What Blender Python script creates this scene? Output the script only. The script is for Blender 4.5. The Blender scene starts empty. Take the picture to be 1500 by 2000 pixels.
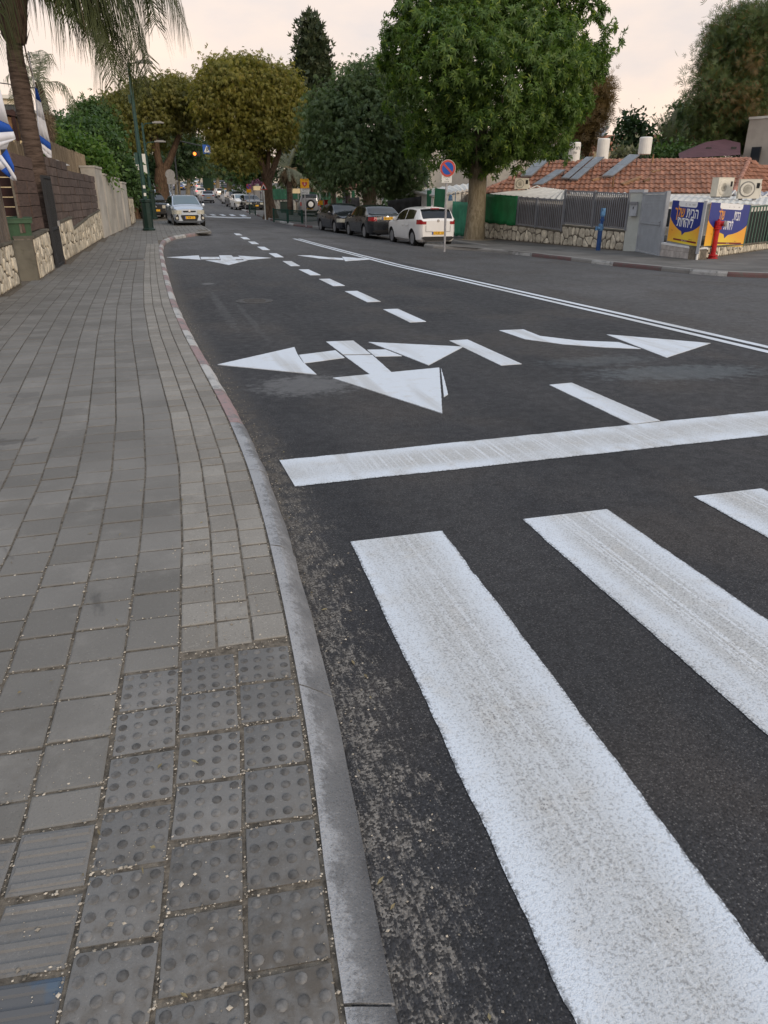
import bpy, bmesh, math, random
import numpy as np
from mathutils import Vector, Matrix
SC = bpy.context.scene
COL = SC.collection
RNG = random.Random(11)
NP = np.random.default_rng(5)
R_ = math.radians

# ------------------------------------------------------------------ camera, sky, sun, exposure
FPX = 1386.0; PITCH = R_(23.83); YAW = R_(16.9); EYE = 1.66
cp_, sp_ = math.cos(PITCH), math.sin(PITCH); cy_, sy_ = math.cos(YAW), math.sin(YAW)
FW = Vector((sy_*cp_, cy_*cp_, -sp_)); RT = Vector((cy_, -sy_, 0)); UP = Vector((sy_*sp_, cy_*sp_, cp_))
cam = bpy.data.cameras.new('camera'); camo = bpy.data.objects.new('camera', cam); COL.objects.link(camo)
cam.sensor_fit = 'VERTICAL'; cam.sensor_height = 36; cam.lens = 36*FPX/2000; cam.clip_end = 8000; cam.clip_start = .05
camo.matrix_world = Matrix(((RT.x, UP.x, -FW.x, 0), (RT.y, UP.y, -FW.y, 0), (RT.z, UP.z, -FW.z, EYE), (0, 0, 0, 1)))
SC.camera = camo
SUN_EL, SUN_AZ = R_(22), R_(158)     # low evening sun, veiled by cloud, behind the viewer
wd = bpy.data.worlds.new('World'); SC.world = wd; wd.use_nodes = True
nt = wd.node_tree; nt.nodes.clear(); N = nt.nodes.new; K = nt.links.new
out = N('ShaderNodeOutputWorld'); sky = N('ShaderNodeTexSky'); sky.sky_type = 'NISHITA'; sky.sun_disc = False
sky.sun_elevation = SUN_EL; sky.sun_rotation = SUN_AZ
b1 = N('ShaderNodeBackground'); K(sky.outputs[0], b1.inputs[0]); b1.inputs[1].default_value = .09
tc = N('ShaderNodeTexCoord'); sx = N('ShaderNodeSeparateXYZ'); K(tc.outputs['Generated'], sx.inputs[0])
mp = N('ShaderNodeMapping'); mp.inputs['Scale'].default_value = (1.7, 1.7, 4.0); K(tc.outputs['Generated'], mp.inputs[0])
nz = N('ShaderNodeTexNoise'); nz.inputs['Scale'].default_value = 2.1; nz.inputs['Detail'].default_value = 6; nz.inputs['Roughness'].default_value = .55
K(mp.outputs[0], nz.inputs['Vector'])
r1 = N('ShaderNodeValToRGB'); K(sx.outputs['Z'], r1.inputs[0])
e = r1.color_ramp.elements
e[0].position = 0; e[0].color = (1.06, .83, .68, 1); e[1].position = .12; e[1].color = (1.0, .83, .715, 1)
for p, c in ((.3, (.85, .79, .76, 1)), (.55, (.78, .84, .93, 1)), (1, (.80, .92, 1.10, 1))):
    q = e.new(p); q.color = c
r2 = N('ShaderNodeValToRGB'); K(nz.outputs[0], r2.inputs[0])
e = r2.color_ramp.elements; e[0].position = .33; e[0].color = (.80, .86, .95, 1); e[1].position = .64; e[1].color = (1.12, 1.05, .98, 1)
mx = N('ShaderNodeMix'); mx.data_type = 'RGBA'; mx.blend_type = 'MULTIPLY'; mx.inputs[0].default_value = 1
K(r1.outputs[0], mx.inputs[6]); K(r2.outputs[0], mx.inputs[7])
b2 = N('ShaderNodeBackground'); K(mx.outputs[2], b2.inputs[0]); b2.inputs[1].default_value = 1.0
ms = N('ShaderNodeMixShader'); ms.inputs[0].default_value = .9; K(b1.outputs[0], ms.inputs[1]); K(b2.outputs[0], ms.inputs[2]); K(ms.outputs[0], out.inputs[0])
sl = bpy.data.lights.new('sun', 'SUN'); sl.energy = 1.5; sl.angle = R_(18); sl.color = (1, .84, .66)
so = bpy.data.objects.new('sun', sl); COL.objects.link(so)
sd = Vector((math.sin(SUN_AZ)*math.cos(SUN_EL), math.cos(SUN_AZ)*math.cos(SUN_EL), math.sin(SUN_EL)))
so.rotation_euler = sd.to_track_quat('Z', 'Y').to_euler()
vs = SC.view_settings; vs.view_transform = 'Standard'; vs.look = 'None'; vs.exposure = .15; vs.gamma = 1; vs.use_curve_mapping = False
SC.cycles.max_bounces = 6; SC.cycles.diffuse_bounces = 3; SC.cycles.glossy_bounces = 3; SC.cycles.transparent_max_bounces = 6
SC.cycles.use_denoising = True

# ------------------------------------------------------------------ terrain: heights of the street, pixel rays onto it
def lerpk(Kk, y):
    if y <= Kk[0][0]: return Kk[0][1]
    for (a, za), (b, zb) in zip(Kk, Kk[1:]):
        if y <= b: return za+(zb-za)*(y-a)/(b-a)
    return Kk[-1][1]
ZK = [(-50, 0), (20, 0), (37, .28), (60, .52), (90, .85), (117, 1.05), (150, 2.2), (250, 6.0), (420, 9.5), (3000, 9.5)]
CK = [(10, 0), (20, .02), (30, .042), (40, .055), (55, .055), (75, .03), (100, 0)]
def zr(x, y): return lerpk(ZK, y)-lerpk(CK, y)*min(max(0, x-3.5), 11)
def ray(px, py): return FW+RT*((px-750)/FPX)+UP*((1000-py)/FPX)
def G(px, py, off=0.0):
    d = ray(px, py); t = .3; pv = 0
    while t < 900:
        if EYE+d.z*t < zr(d.x*t, d.y*t)+off: break
        pv = t; t *= 1.02
    lo, hi = pv, t
    for _ in range(36):
        m = (lo+hi)/2
        if EYE+d.z*m < zr(d.x*m, d.y*m)+off: hi = m
        else: lo = m
    return Vector((d.x*hi, d.y*hi, EYE+d.z*hi))
def PY(px, py, Y):
    d = ray(px, py); return Vector((d.x*Y/d.y, Y, EYE+d.z*Y/d.y))
def PD(px, py, D): return Vector((0, 0, EYE))+ray(px, py)*D
def PROJ(p):
    q = Vector(p)-Vector((0, 0, EYE)); a = q.dot(FW); return 750+FPX*q.dot(RT)/a, 1000-FPX*q.dot(UP)/a
def ppm(p): return FPX/((Vector(p)-Vector((0, 0, EYE))).dot(FW))
def HT(p, ytop):
    lo, hi = 0, 40
    for _ in range(40):
        m = (lo+hi)/2
        if PROJ((p[0], p[1], p[2]+m))[1] > ytop: lo = m
        else: hi = m
    return lo
KO = [(-3, .20), (-.5, .225), (1.0, .325), (1.7, .40), (2.4, .45), (3.4, .50), (4.4, .52), (5.6, .50), (7.3, .43), (9.3, .345), (12.1, .27), (15.8, .24), (22, .24), (25.7, .27), (29, .45), (31.3, .89), (34.3, 2.4)]
def xk(y):      # road edge of the left kerb
    return lerpk(KO, y)
def kt(y): return lerpk([(.5, .018), (1.2, .055), (2.6, .115), (3.4, .12)], y)      # height of the pavement above the road
def zp(x, y): return zr(x, y)+kt(y)

# ------------------------------------------------------------------ mesh building
class MB:
    def __init__(s): s.v = []; s.f = []; s.m = []
    def add(s, vs_, fs, m=0):
        b = len(s.v); s.v += [tuple(p) for p in vs_]
        for f in fs: s.f.append(tuple(i+b for i in f)); s.m.append(m)
    def poly(s, pts, m=0): s.add(pts, [range(len(pts))], m)
    def box(s, c, d, rz=0, m=0, M=None):
        hx, hy, hz = d[0]/2, d[1]/2, d[2]/2
        P = [Vector((x, y, z)) for z in (-hz, hz) for x, y in ((-hx, -hy), (hx, -hy), (hx, hy), (-hx, hy))]
        Rm = M if M is not None else Matrix.Rotation(rz, 3, 'Z')
        s.add([Rm @ p+Vector(c) for p in P], [(3, 2, 1, 0), (4, 5, 6, 7), (0, 1, 5, 4), (1, 2, 6, 5), (2, 3, 7, 6), (3, 0, 4, 7)], m)
    def beam(s, p, q, w, h, m=0, up=(0, 0, 1)):
        p, q = Vector(p), Vector(q); a = q-p; L = a.length; a = a/L; u = Vector(up)
        if abs(a.dot(u)) > .98: u = Vector((0, 1, 0))
        x = a.cross(u).normalized(); z = x.cross(a)
        s.box((p+q)/2, (w, L, h), m=m, M=Matrix((x, a, z)).transposed())
    def prism(s, pts, vec, m=0):
        n = len(pts); v = Vector(vec); P = [Vector(p) for p in pts]
        s.add(P+[p+v for p in P], [tuple(range(n-1, -1, -1)), tuple(range(n, 2*n))]+[(i, (i+1) % n, (i+1) % n+n, i+n) for i in range(n)], m)
    def tube(s, pts, rad, n=8, m=0, cap=True):
        P = [Vector(p) for p in pts]
        if not hasattr(rad, '__len__'): rad = [rad]*len(P)
        b = len(s.v); rings = []
        up = Vector((0, 0, 1)); px = None
        for i, p in enumerate(P):
            t = (P[min(i+1, len(P)-1)]-P[max(i-1, 0)]).normalized()
            if px is None:
                px = t.cross(up if abs(t.z) < .95 else Vector((0, 1, 0))).normalized()
            else: px = (px-t*px.dot(t)).normalized()
            py = t.cross(px)
            s.v += [tuple(p+(px*math.cos(2*math.pi*k/n)+py*math.sin(2*math.pi*k/n))*rad[i]) for k in range(n)]
        for i in range(len(P)-1):
            for k in range(n):
                s.f.append((b+i*n+k, b+i*n+(k+1) % n, b+(i+1)*n+(k+1) % n, b+(i+1)*n+k)); s.m.append(m)
        if cap:
            s.f.append(tuple(b+k for k in range(n-1, -1, -1))); s.m.append(m)
            s.f.append(tuple(b+(len(P)-1)*n+k for k in range(n))); s.m.append(m)
    def lathe(s, prof, c=(0, 0, 0), n=16, m=0, axis='Z'):
        b = len(s.v); c = Vector(c)
        for r, z in prof:
            for k in range(n):
                a = 2*math.pi*k/n; x, y = r*math.cos(a), r*math.sin(a)
                p = Vector((x, y, z)) if axis == 'Z' else (Vector((z, x, y)) if axis == 'X' else Vector((x, z, y)))
                s.v.append(tuple(p+c))
        for i in range(len(prof)-1):
            for k in range(n):
                s.f.append((b+i*n+k, b+i*n+(k+1) % n, b+(i+1)*n+(k+1) % n, b+(i+1)*n+k)); s.m.append(m)
        if prof[0][0] > 1e-4: s.f.append(tuple(b+k for k in range(n))); s.m.append(m)
        if prof[-1][0] > 1e-4: s.f.append(tuple(b+(len(prof)-1)*n+k for k in range(n))); s.m.append(m)
    def grid(s, rows, m=0):
        b = len(s.v); n = len(rows[0])
        for r in rows: s.v += [tuple(p) for p in r]
        for i in range(len(rows)-1):
            for k in range(n-1):
                s.f.append((b+i*n+k, b+i*n+k+1, b+(i+1)*n+k+1, b+(i+1)*n+k)); s.m.append(m)
    def mesh(s, name, mats, smooth=0, shift=None):
        me = bpy.data.meshes.new(name)
        v = s.v if shift is None else [(p[0]-shift[0], p[1]-shift[1], p[2]-shift[2]) for p in s.v]
        me.from_pydata(v, [], s.f)
        for m_ in (mats if isinstance(mats, (list, tuple)) else [mats]): me.materials.append(m_)
        if any(s.m): me.polygons.foreach_set('material_index', s.m)
        bm = bmesh.new(); bm.from_mesh(me)
        if len(s.f) < 60000: bmesh.ops.recalc_face_normals(bm, faces=bm.faces)
        bm.to_mesh(me); bm.free()
        if smooth:
            me.polygons.foreach_set('use_smooth', [True]*len(me.polygons))
            me.set_sharp_from_angle(angle=R_(smooth if smooth > 1 else 40))
        me.update(); return me
def npmesh(name, V, F, mat):
    me = bpy.data.meshes.new(name); V = np.asarray(V, np.float32); F = np.asarray(F, np.int32); k = F.shape[1]
    me.vertices.add(len(V)); me.vertices.foreach_set('co', V.ravel())
    me.loops.add(F.size); me.loops.foreach_set('vertex_index', F.ravel())
    me.polygons.add(len(F)); me.polygons.foreach_set('loop_start', np.arange(0, F.size, k, dtype=np.int32))
    me.update(calc_edges=True); me.materials.append(mat); return me
def link(name, me, parent=None, loc=None, rot=None):
    o = bpy.data.objects.new(name, me); COL.objects.link(o); o.parent = parent
    if loc is not None: o.location = loc
    if rot is not None: o.rotation_euler = rot
    return o
def tag(o, label=None, cat=None, group=None, kind=None):
    for k, v in (('label', label), ('category', cat), ('group', group), ('kind', kind)):
        if v: o[k] = v
    return o
class T:
    """a thing: an Empty at its base that parents its parts; parts are given in world metres (or local ones when local=True)"""
    def __init__(s, name, label, cat, loc=(0, 0, 0), rz=0, group=None, local=False):
        s.o = bpy.data.objects.new(name, None); COL.objects.link(s.o); s.o.empty_display_size = .2
        s.o.location = loc; s.o.rotation_euler = (0, 0, rz); s.loc = None if local else Vector(loc)
        tag(s.o, label, cat, group)
    def part(s, name, mb, mats, parent=None, smooth=0, label=None, kind=None):
        me = mb.mesh(name, mats, smooth, s.loc) if isinstance(mb, MB) else mb
        o = link(name, me, parent or s.o)
        return tag(o, label=label, kind=kind)
def solo(name, label, cat, mb, mats, group=None, smooth=0, loc=(0, 0, 0), kind=None):
    me = mb.mesh(name, mats, smooth, Vector(loc)); o = link(name, me, loc=loc); return tag(o, label, cat, group, kind)
def struct(name, mb, mats, smooth=0):
    return tag(link(name, mb.mesh(name, mats, smooth) if isinstance(mb, MB) else mb), kind='structure')
KIDS = {}
def copy_tree(o, parent=None):
    c = o.copy(); COL.objects.link(c)
    if parent is not None: c.parent = parent
    for ch in list(o.children): copy_tree(ch, c)
    return c
def text_mb(s, size, origin, xdir, zdir, mb, m=0, rtl=False, align='CENTER', sx_=1.0, bold=0):
    cu = bpy.data.curves.new('lettering', 'FONT'); cu.body = s[::-1] if rtl else s; cu.size = size; cu.align_x = align; cu.resolution_u = 3; cu.offset = bold
    o = bpy.data.objects.new('lettering', cu); COL.objects.link(o)
    me = bpy.data.meshes.new_from_object(o.evaluated_get(bpy.context.evaluated_depsgraph_get()))
    X, Z, O = Vector(xdir), Vector(zdir), Vector(origin)
    mb.add([O+X*(v.co.x*sx_)+Z*v.co.y for v in me.vertices], [tuple(p.vertices) for p in me.polygons], m)
    bpy.data.objects.remove(o); bpy.data.curves.remove(cu); bpy.data.meshes.remove(me)
# ------------------------------------------------------------------ materials
class NB:
    def __init__(s, name):
        s.mat = bpy.data.materials.new(name); s.mat.use_nodes = True; s.t = s.mat.node_tree; s.b = s.t.nodes['Principled BSDF']; s.out = s.t.nodes['Material Output']
    def n(s, ty, **kw):
        n = s.t.nodes.new(ty)
        for k, v in kw.items(): setattr(n, k, v)
        return n
    def l(s, a, b): s.t.links.new(a, b)
    def val(s, x, sock):
        if isinstance(x, (int, float)): sock.default_value = x
        elif isinstance(x, tuple): sock.default_value = x+(1,) if len(x) == 3 and sock.type == 'RGBA' else x
        else: s.l(x, sock)
    def math(s, op, a, b=0.0, c=None, clamp=False):
        n = s.n('ShaderNodeMath', operation=op, use_clamp=clamp); s.val(a, n.inputs[0]); s.val(b, n.inputs[1])
        if c is not None: s.val(c, n.inputs[2])
        return n.outputs[0]
    def mix(s, f, a, b, mode='MIX'):
        n = s.n('ShaderNodeMix', data_type='RGBA', blend_type=mode); s.val(f, n.inputs[0]); s.val(a, n.inputs[6]); s.val(b, n.inputs[7]); return n.outputs[2]
    def step(s, x, a, b, lo=0.0, hi=1.0):
        n = s.n('ShaderNodeMapRange', interpolation_type='SMOOTHSTEP'); s.val(x, n.inputs[0])
        for i, v in enumerate((a, b, lo, hi)): n.inputs[i+1].default_value = v
        return n.outputs[0]
    def pos(s): return s.n('ShaderNodeNewGeometry').outputs['Position']
    def obj(s): return s.n('ShaderNodeTexCoord').outputs['Object']
    def mapv(s, v, sc): n = s.n('ShaderNodeMapping'); s.l(v, n.inputs[0]); n.inputs['Scale'].default_value = sc; return n.outputs[0]
    def noise(s, v, sc, det=3, rough=.55, dist=0):
        n = s.n('ShaderNodeTexNoise'); s.l(v, n.inputs['Vector']); n.inputs['Scale'].default_value = sc; n.inputs['Detail'].default_value = det
        n.inputs['Roughness'].default_value = rough; n.inputs['Distortion'].default_value = dist; return n.outputs[0]
    def voro(s, v, sc, feat='F1', rnd=1):
        n = s.n('ShaderNodeTexVoronoi', feature=feat); s.l(v, n.inputs['Vector']); n.inputs['Scale'].default_value = sc; n.inputs['Randomness'].default_value = rnd; return n
    def bump(s, h, strength=.3, dist=.01):
        n = s.n('ShaderNodeBump'); n.inputs['Strength'].default_value = strength; n.inputs['Distance'].default_value = dist; s.l(h, n.inputs['Height']); s.l(n.outputs[0], s.b.inputs['Normal'])
    def rnd(s):
        a = s.n('ShaderNodeNewGeometry').outputs['Random Per Island']; o = s.n('ShaderNodeObjectInfo').outputs['Random']
        return s.math('FRACT', s.math('ADD', a, o))
    def sep(s, v): n = s.n('ShaderNodeSeparateXYZ'); s.l(v, n.inputs[0]); return n.outputs
    def fin(s, col=None, rough=None, spec=None):
        if col is not None: s.val(col, s.b.inputs['Base Color'])
        if rough is not None: s.val(rough, s.b.inputs['Roughness'])
        if spec is not None: s.b.inputs['Specular IOR Level'].default_value = spec
        return s.mat
def M(name, col, rough=.7, var=.25, sc=6, bump=0, bs=40, rnd=0, metal=0, spec=.3, coat=0, world=False, stretch=None, dirt=0, dirtcol=(.09, .075, .055)):
    b = NB(name); v = b.pos() if world else b.obj()
    if stretch: v = b.mapv(v, stretch)
    c = col
    if var:
        f = b.step(b.noise(v, sc, 4, .6), .3, .7); lo = tuple(x*(1-var) for x in col); hi = tuple(min(1, x*(1+var*.7)) for x in col); c = b.mix(f, lo, hi)
    if rnd:
        r = b.rnd(); k = b.math('MULTIPLY_ADD', r, 2*rnd, 1-rnd); cc = b.n('ShaderNodeCombineColor')
        for i in range(3): b.l(k, cc.inputs[i])
        c = b.mix(1.0, c, cc.outputs[0], 'MULTIPLY')
    if dirt:
        d = b.step(b.noise(v, sc*1.7, 5, .7), .55, .75, 0, dirt); c = b.mix(d, c, dirtcol)
    if bump: b.bump(b.noise(v, bs, 4, .65), bump, .01)
    b.b.inputs['Metallic'].default_value = metal; b.b.inputs['Coat Weight'].default_value = coat; b.b.inputs['Coat Roughness'].default_value = .08
    return b.fin(c, rough, spec)
def leafmat(name, c1, c2, c3=None, tr=.35, ns=.7):
    b = NB(name); r = b.n('ShaderNodeNewGeometry').outputs['Random Per Island']; o = b.n('ShaderNodeObjectInfo').outputs['Random']
    f = b.math('ADD', b.math('MULTIPLY', r, .65), b.math('MULTIPLY', b.step(b.noise(b.pos(), ns, 2), .35, .65), .35)); c = b.mix(f, c1, c2)
    if c3: c = b.mix(b.step(r, .9, .97), c, c3)
    b.fin(c, .5, .35); t = b.n('ShaderNodeBsdfTranslucent'); b.l(b.mix(1.0, c, (1.2, 1.3, .7), 'MULTIPLY'), t.inputs[0]); m = b.n('ShaderNodeMixShader'); m.inputs[0].default_value = tr
    b.l(b.b.outputs[0], m.inputs[1]); b.l(t.outputs[0], m.inputs[2]); b.l(m.outputs[0], b.out.inputs[0]); return b.mat

# asphalt: binder, aggregate, worn strip along the kerb, older carriageway across the centre line, ghosts of scrubbed-off arrows
def asphalt():
    b = NB('asphalt'); p = b.pos(); X, Y, Z = b.sep(p); ed = b.n('ShaderNodeAttribute', attribute_name='kerbdist').outputs['Fac']
    vn = b.voro(p, 150); cell = b.n('ShaderNodeSeparateColor'); b.l(vn.outputs['Color'], cell.inputs[0]); cr = cell.outputs[0]
    big = b.noise(p, .8, 4); med = b.noise(p, 9, 4, .65); streak = b.noise(b.mapv(p, (22, 4.5, 1)), 2.2, 5, .72)
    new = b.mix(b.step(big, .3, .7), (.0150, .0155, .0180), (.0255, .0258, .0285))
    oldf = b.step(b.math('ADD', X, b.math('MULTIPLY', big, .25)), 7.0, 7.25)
    farf = b.step(b.math('ADD', Y, b.math('MULTIPLY', big, 8)), 17, 38)  # far road paler: older asphalt, with grazing sky sheen mixed into the colour
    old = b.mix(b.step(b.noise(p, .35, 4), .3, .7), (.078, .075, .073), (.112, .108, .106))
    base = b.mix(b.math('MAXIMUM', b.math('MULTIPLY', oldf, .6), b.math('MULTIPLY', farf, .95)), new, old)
    wheel = b.step(b.noise(b.mapv(p, (1.1, .04, 1)), 1.0, 2), .4, .62)
    base = b.mix(b.math('MULTIPLY', wheel, .35), base, (.045, .043, .042))
    brown = b.step(b.noise(b.mapv(p, (.7, .5, 1)), 1.1, 3), .48, .66, 0, .65); base = b.mix(brown, base, (.046, .040, .036))
    grain = b.n('ShaderNodeCombineColor'); gk = b.math('MULTIPLY_ADD', cr, 1.05, .5)
    for q in range(3): b.l(gk, grain.inputs[q])
    base = b.mix(1.0, base, grain.outputs[0], 'MULTIPLY')
    spk = b.step(b.math('MULTIPLY', cr, b.step(vn.outputs['Distance'], .55, .25)), .62, .86, 0, .6)
    base = b.mix(b.math('MULTIPLY', spk, b.step(big, .3, .65, .5, 1)), base, (.20, .19, .175))
    nearw = b.math('MULTIPLY', b.step(ed, .34, .08), b.step(Y, 9, 3, .35, 1))
    thr = b.math('ADD', b.math('MULTIPLY', streak, .62), b.math('MULTIPLY', med, .38))
    worn = b.math('MULTIPLY', b.step(b.math('ADD', thr, b.math('MULTIPLY', nearw, .12)), .565, .67), b.step(ed, .48, .25, 0, 1))
    worn = b.math('MULTIPLY', worn, b.step(cr, .2, .6, .12, 1)); worn = b.math('MULTIPLY', worn, b.step(Y, 6.5, 3.0, .12, 1))
    base = b.mix(worn, base, b.mix(cr, (.055, .049, .042), (.235, .215, .19)))
    dust = b.math('MULTIPLY', b.step(ed, .30, .0), b.step(med, .38, .6, .2, .75)); dust = b.math('MULTIPLY', dust, b.step(Y, 1.5, 4.5, .15, .8)); base = b.mix(dust, base, (.115, .098, .078))
    def ghost(cx, cy, rx, ry, s, c, rot=0):
        nonlocal base
        mm = b.n('ShaderNodeMapping', vector_type='TEXTURE'); b.l(p, mm.inputs[0]); mm.inputs['Location'].default_value = (cx, cy, 0); mm.inputs['Rotation'].default_value = (0, 0, rot); mm.inputs['Scale'].default_value = (rx, ry, 100)
        ln = b.n('ShaderNodeVectorMath', operation='LENGTH'); b.l(mm.outputs[0], ln.inputs[0])
        d = b.math('ADD', ln.outputs['Value'], b.math('MULTIPLY', b.math('SUBTRACT', med, .5), 1.6)); f = b.math('MULTIPLY', b.step(d, 1.0, .45), s); base = b.mix(f, base, c)
    ghost(1.25, 6.75, .62, .5, .55, (.16, .16, .16)); ghost(5.1, 6.15, 1.25, .42, .42, (.12, .14, .15), R_(-8)); ghost(4.6, 6.9, .9, .3, .25, (.12, .14, .15))
    ghost(.95, 12.5, .10, 3.2, .3, (.10, .10, .10)); ghost(1.25, 11.0, .06, 2.6, .25, (.10, .10, .10)); ghost(1.0, 16.2, .2, .2, .5, (.2, .2, .2)); ghost(.80, 1.62, .012, .07, .4, (.3, .32, .35), R_(12))
    crack = b.voro(b.mapv(p, (.35, 1.1, 1)), .6, 'DISTANCE_TO_EDGE'); ck = b.math('MULTIPLY', b.step(crack.outputs['Distance'], .006, .001), b.step(b.noise(p, .5, 2), .52, .6)); base = b.mix(b.math('MULTIPLY', ck, .5), base, (.01, .01, .01))
    h = b.math('ADD', b.math('MULTIPLY', vn.outputs['Distance'], -1.0), b.math('MULTIPLY', med, .6)); b.bump(h, .55, .006)
    return b.fin(base, b.step(med, .3, .7, .62, .82), .35)
def paint():
    b = NB('road_paint'); p = b.pos(); ac = b.n('ShaderNodeAttribute', attribute_name='across').outputs['Fac']; fine = b.noise(p, 120, 3, .6); fin2 = b.noise(p, 260, 2, .6); med = b.noise(p, 7, 4); big = b.noise(p, 1.7, 3); X, Y, Z = b.sep(p)
    tyre = b.noise(b.mapv(p, (60, .10, 1)), 1.0, 2, .5); t2 = b.noise(b.mapv(p, (3.2, .3, 1)), 1.2, 2)
    mid = b.math('MULTIPLY', b.step(ac, .10, .38), b.step(ac, .97, .62)); mid = b.math('MULTIPLY', mid, b.step(big, .30, .62, .45, 1)); worn = b.math('MAXIMUM', mid, b.step(t2, .48, .66, 0, .7))
    c = b.mix(b.math('MULTIPLY', worn, .85), (.63, .675, .725), (.43, .43, .415)); c = b.mix(b.math('MULTIPLY', worn, b.math('MULTIPLY', b.step(tyre, .50, .60, 0, .85), b.step(b.noise(b.mapv(p, (1.9, .15, 1)), 1.3, 2), .42, .58, .35, 1))), c, (.66, .69, .72)); c = b.mix(b.step(med, .52, .75, 0, .4), c, (.50, .475, .43))
    near = b.step(Y, 7, 2, .35, 1); pit = b.math('MULTIPLY', b.step(fine, .52, .63), b.math('MULTIPLY', near, b.math('MULTIPLY_ADD', worn, .45, .38))); c = b.mix(pit, c, (.26, .26, .26)); c = b.mix(b.math('MULTIPLY', b.step(fine, .44, .36), b.math('MULTIPLY', near, b.math('MULTIPLY', worn, .6))), c, (.66, .68, .70)); c = b.mix(b.math('MULTIPLY', b.step(fin2, .56, .7), b.math('MULTIPLY', near, .35)), c, (.34, .34, .34))
    hole = b.step(b.math('ADD', b.math('MULTIPLY', fine, .6), b.math('MULTIPLY', med, .4)), .655, .69, 0, .85); c = b.mix(hole, c, (.05, .05, .05)); edge = b.math('MULTIPLY', b.math('MAXIMUM', b.step(ac, .035, .0), b.step(ac, .965, 1.0)), b.step(fine, .42, .56)); ez = b.math('MULTIPLY', edge, b.math('GREATER_THAN', ac, .0001)); c = b.mix(b.math('MULTIPLY', ez, .8), c, (.06, .06, .06))
    b.bump(b.math('ADD', b.math('MULTIPLY', fine, -1.0), b.math('MULTIPLY', fin2, -.4)), .8, .006); return b.fin(c, .62, .35)
def paverm(name, c1, c2, speck=.3, stain=1.0):
    b = NB(name); p = b.pos(); r = b.rnd(); c = b.mix(r, c1, c2); bn = b.noise(p, 1.3, 4); fn = b.noise(p, 130, 3, .7); mn = b.noise(p, 22, 4, .6)
    c = b.mix(b.step(bn, .32, .7, 0, .38), c, tuple(x*.62 for x in c1)); c = b.mix(b.step(fn, .58, .72, 0, speck), c, tuple(x*.35 for x in c1)); c = b.mix(b.step(fn, .40, .30, 0, speck), c, tuple(x*1.6 for x in c2))
    c = b.mix(b.step(mn, .6, .8, 0, .4), c, (.16, .14, .11)); st = b.noise(b.mapv(p, (1.2, .7, 1)), 1.5, 5, .7, .6); c = b.mix(b.step(st, .64, .72, 0, .45*stain), c, (.035, .034, .033))
    for cx, cy, rx, ry, k in ((-1.55, 5.05, .42, .22, .55), (-1.25, 5.25, .30, .10, .5), (-1.9, 6.3, .22, .15, .35), (-1.2, 6.6, .12, .12, .3), (-2.0, 4.6, .3, .12, .35)):
        mm = b.n('ShaderNodeMapping', vector_type='TEXTURE'); b.l(p, mm.inputs[0]); mm.inputs['Location'].default_value = (cx, cy, 0); mm.inputs['Scale'].default_value = (rx, ry, 100); ln = b.n('ShaderNodeVectorMath', operation='LENGTH'); b.l(mm.outputs[0], ln.inputs[0])
        c = b.mix(b.math('MULTIPLY', b.step(b.math('ADD', ln.outputs['Value'], b.math('MULTIPLY', b.math('SUBTRACT', b.noise(p, 7, 4, .65), .5), 2.2)), 1.0, .7), k), c, (.045, .043, .040))
    X, Y, Z = b.sep(p); soil = b.math('MULTIPLY', b.step(b.math('ADD', bn, b.math('MULTIPLY', mn, .6)), .74, .98), b.step(Y, 2.4, .8, 0, .85)); c = b.mix(soil, c, (.088, .074, .058)); c = b.mix(b.step(b.noise(p, 3.2, 5, .7), .50, .72, 0, .35), c, tuple(x*1.35 for x in c2)); b.bump(b.math('ADD', fn, mn), .4, .004); return b.fin(c, .75, .35)
def kerbnear():
    b = NB('kerb_worn_white'); p = b.pos(); ac = b.n('ShaderNodeAttribute', attribute_name='across').outputs['Fac']; n1 = b.noise(p, 5, 5, .7); n2 = b.noise(p, 55, 4, .7); f = b.math('ADD', b.math('MULTIPLY', n1, .5), b.math('MULTIPLY', n2, .5))
    g = b.mix(b.step(n1, .35, .65), (.155, .157, .16), (.23, .23, .23)); w = b.step(b.math('ADD', b.math('MULTIPLY', ac, .34), f), .62, .80, 0, .75); c = b.mix(w, g, (.38, .39, .405)); c = b.mix(b.math('MULTIPLY', b.math('MULTIPLY', b.step(ac, .5, .02), b.step(n1, .3, .6, .35, .9)), b.step(b.sep(p)[1], 2.1, 1.2, .12, 1)), c, (.055, .055, .058)); c = b.mix(b.step(n2, .60, .72, 0, .6), c, (.06, .06, .06))
    pt = b.noise(p, 140, 3, .65); c = b.mix(b.step(pt, .56, .68, 0, .55), c, (.07, .07, .07)); c = b.mix(b.step(pt, .40, .30, 0, .35), c, (.33, .33, .33)); b.bump(b.math('ADD', b.noise(p, 30, 5, .75), pt), .9, .006); return b.fin(c, .85, .2)
def kerbm(name, c, wear, wc=(.17, .17, .165)):
    b = NB(name); p = b.pos(); f = b.math('ADD', b.math('MULTIPLY', b.noise(p, 5, 5, .7), .6), b.math('MULTIPLY', b.noise(p, 60, 3, .7), .4)); k = b.mix(b.step(f, wear-.05, wear+.06), c, wc)
    k = b.mix(b.step(b.noise(p, 3, 4), .55, .8, 0, .5), k, (.07, .065, .06)); b.bump(b.noise(p, 70, 4, .7), .4, .005); return b.fin(k, .8, .25)
def barkm(name, c1, c2, sc=(6, 6, 1.5)):
    b = NB(name); v = b.mapv(b.obj(), sc); f = b.noise(v, 2.2, 5, .7); c = b.mix(b.step(f, .35, .65), c1, c2); b.bump(f, .8, .05); return b.fin(c, .9, .15)
def glassm(name, c=(.008, .009, .010), rough=.06):
    b = NB(name); return b.fin(c, rough, .5)
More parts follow.
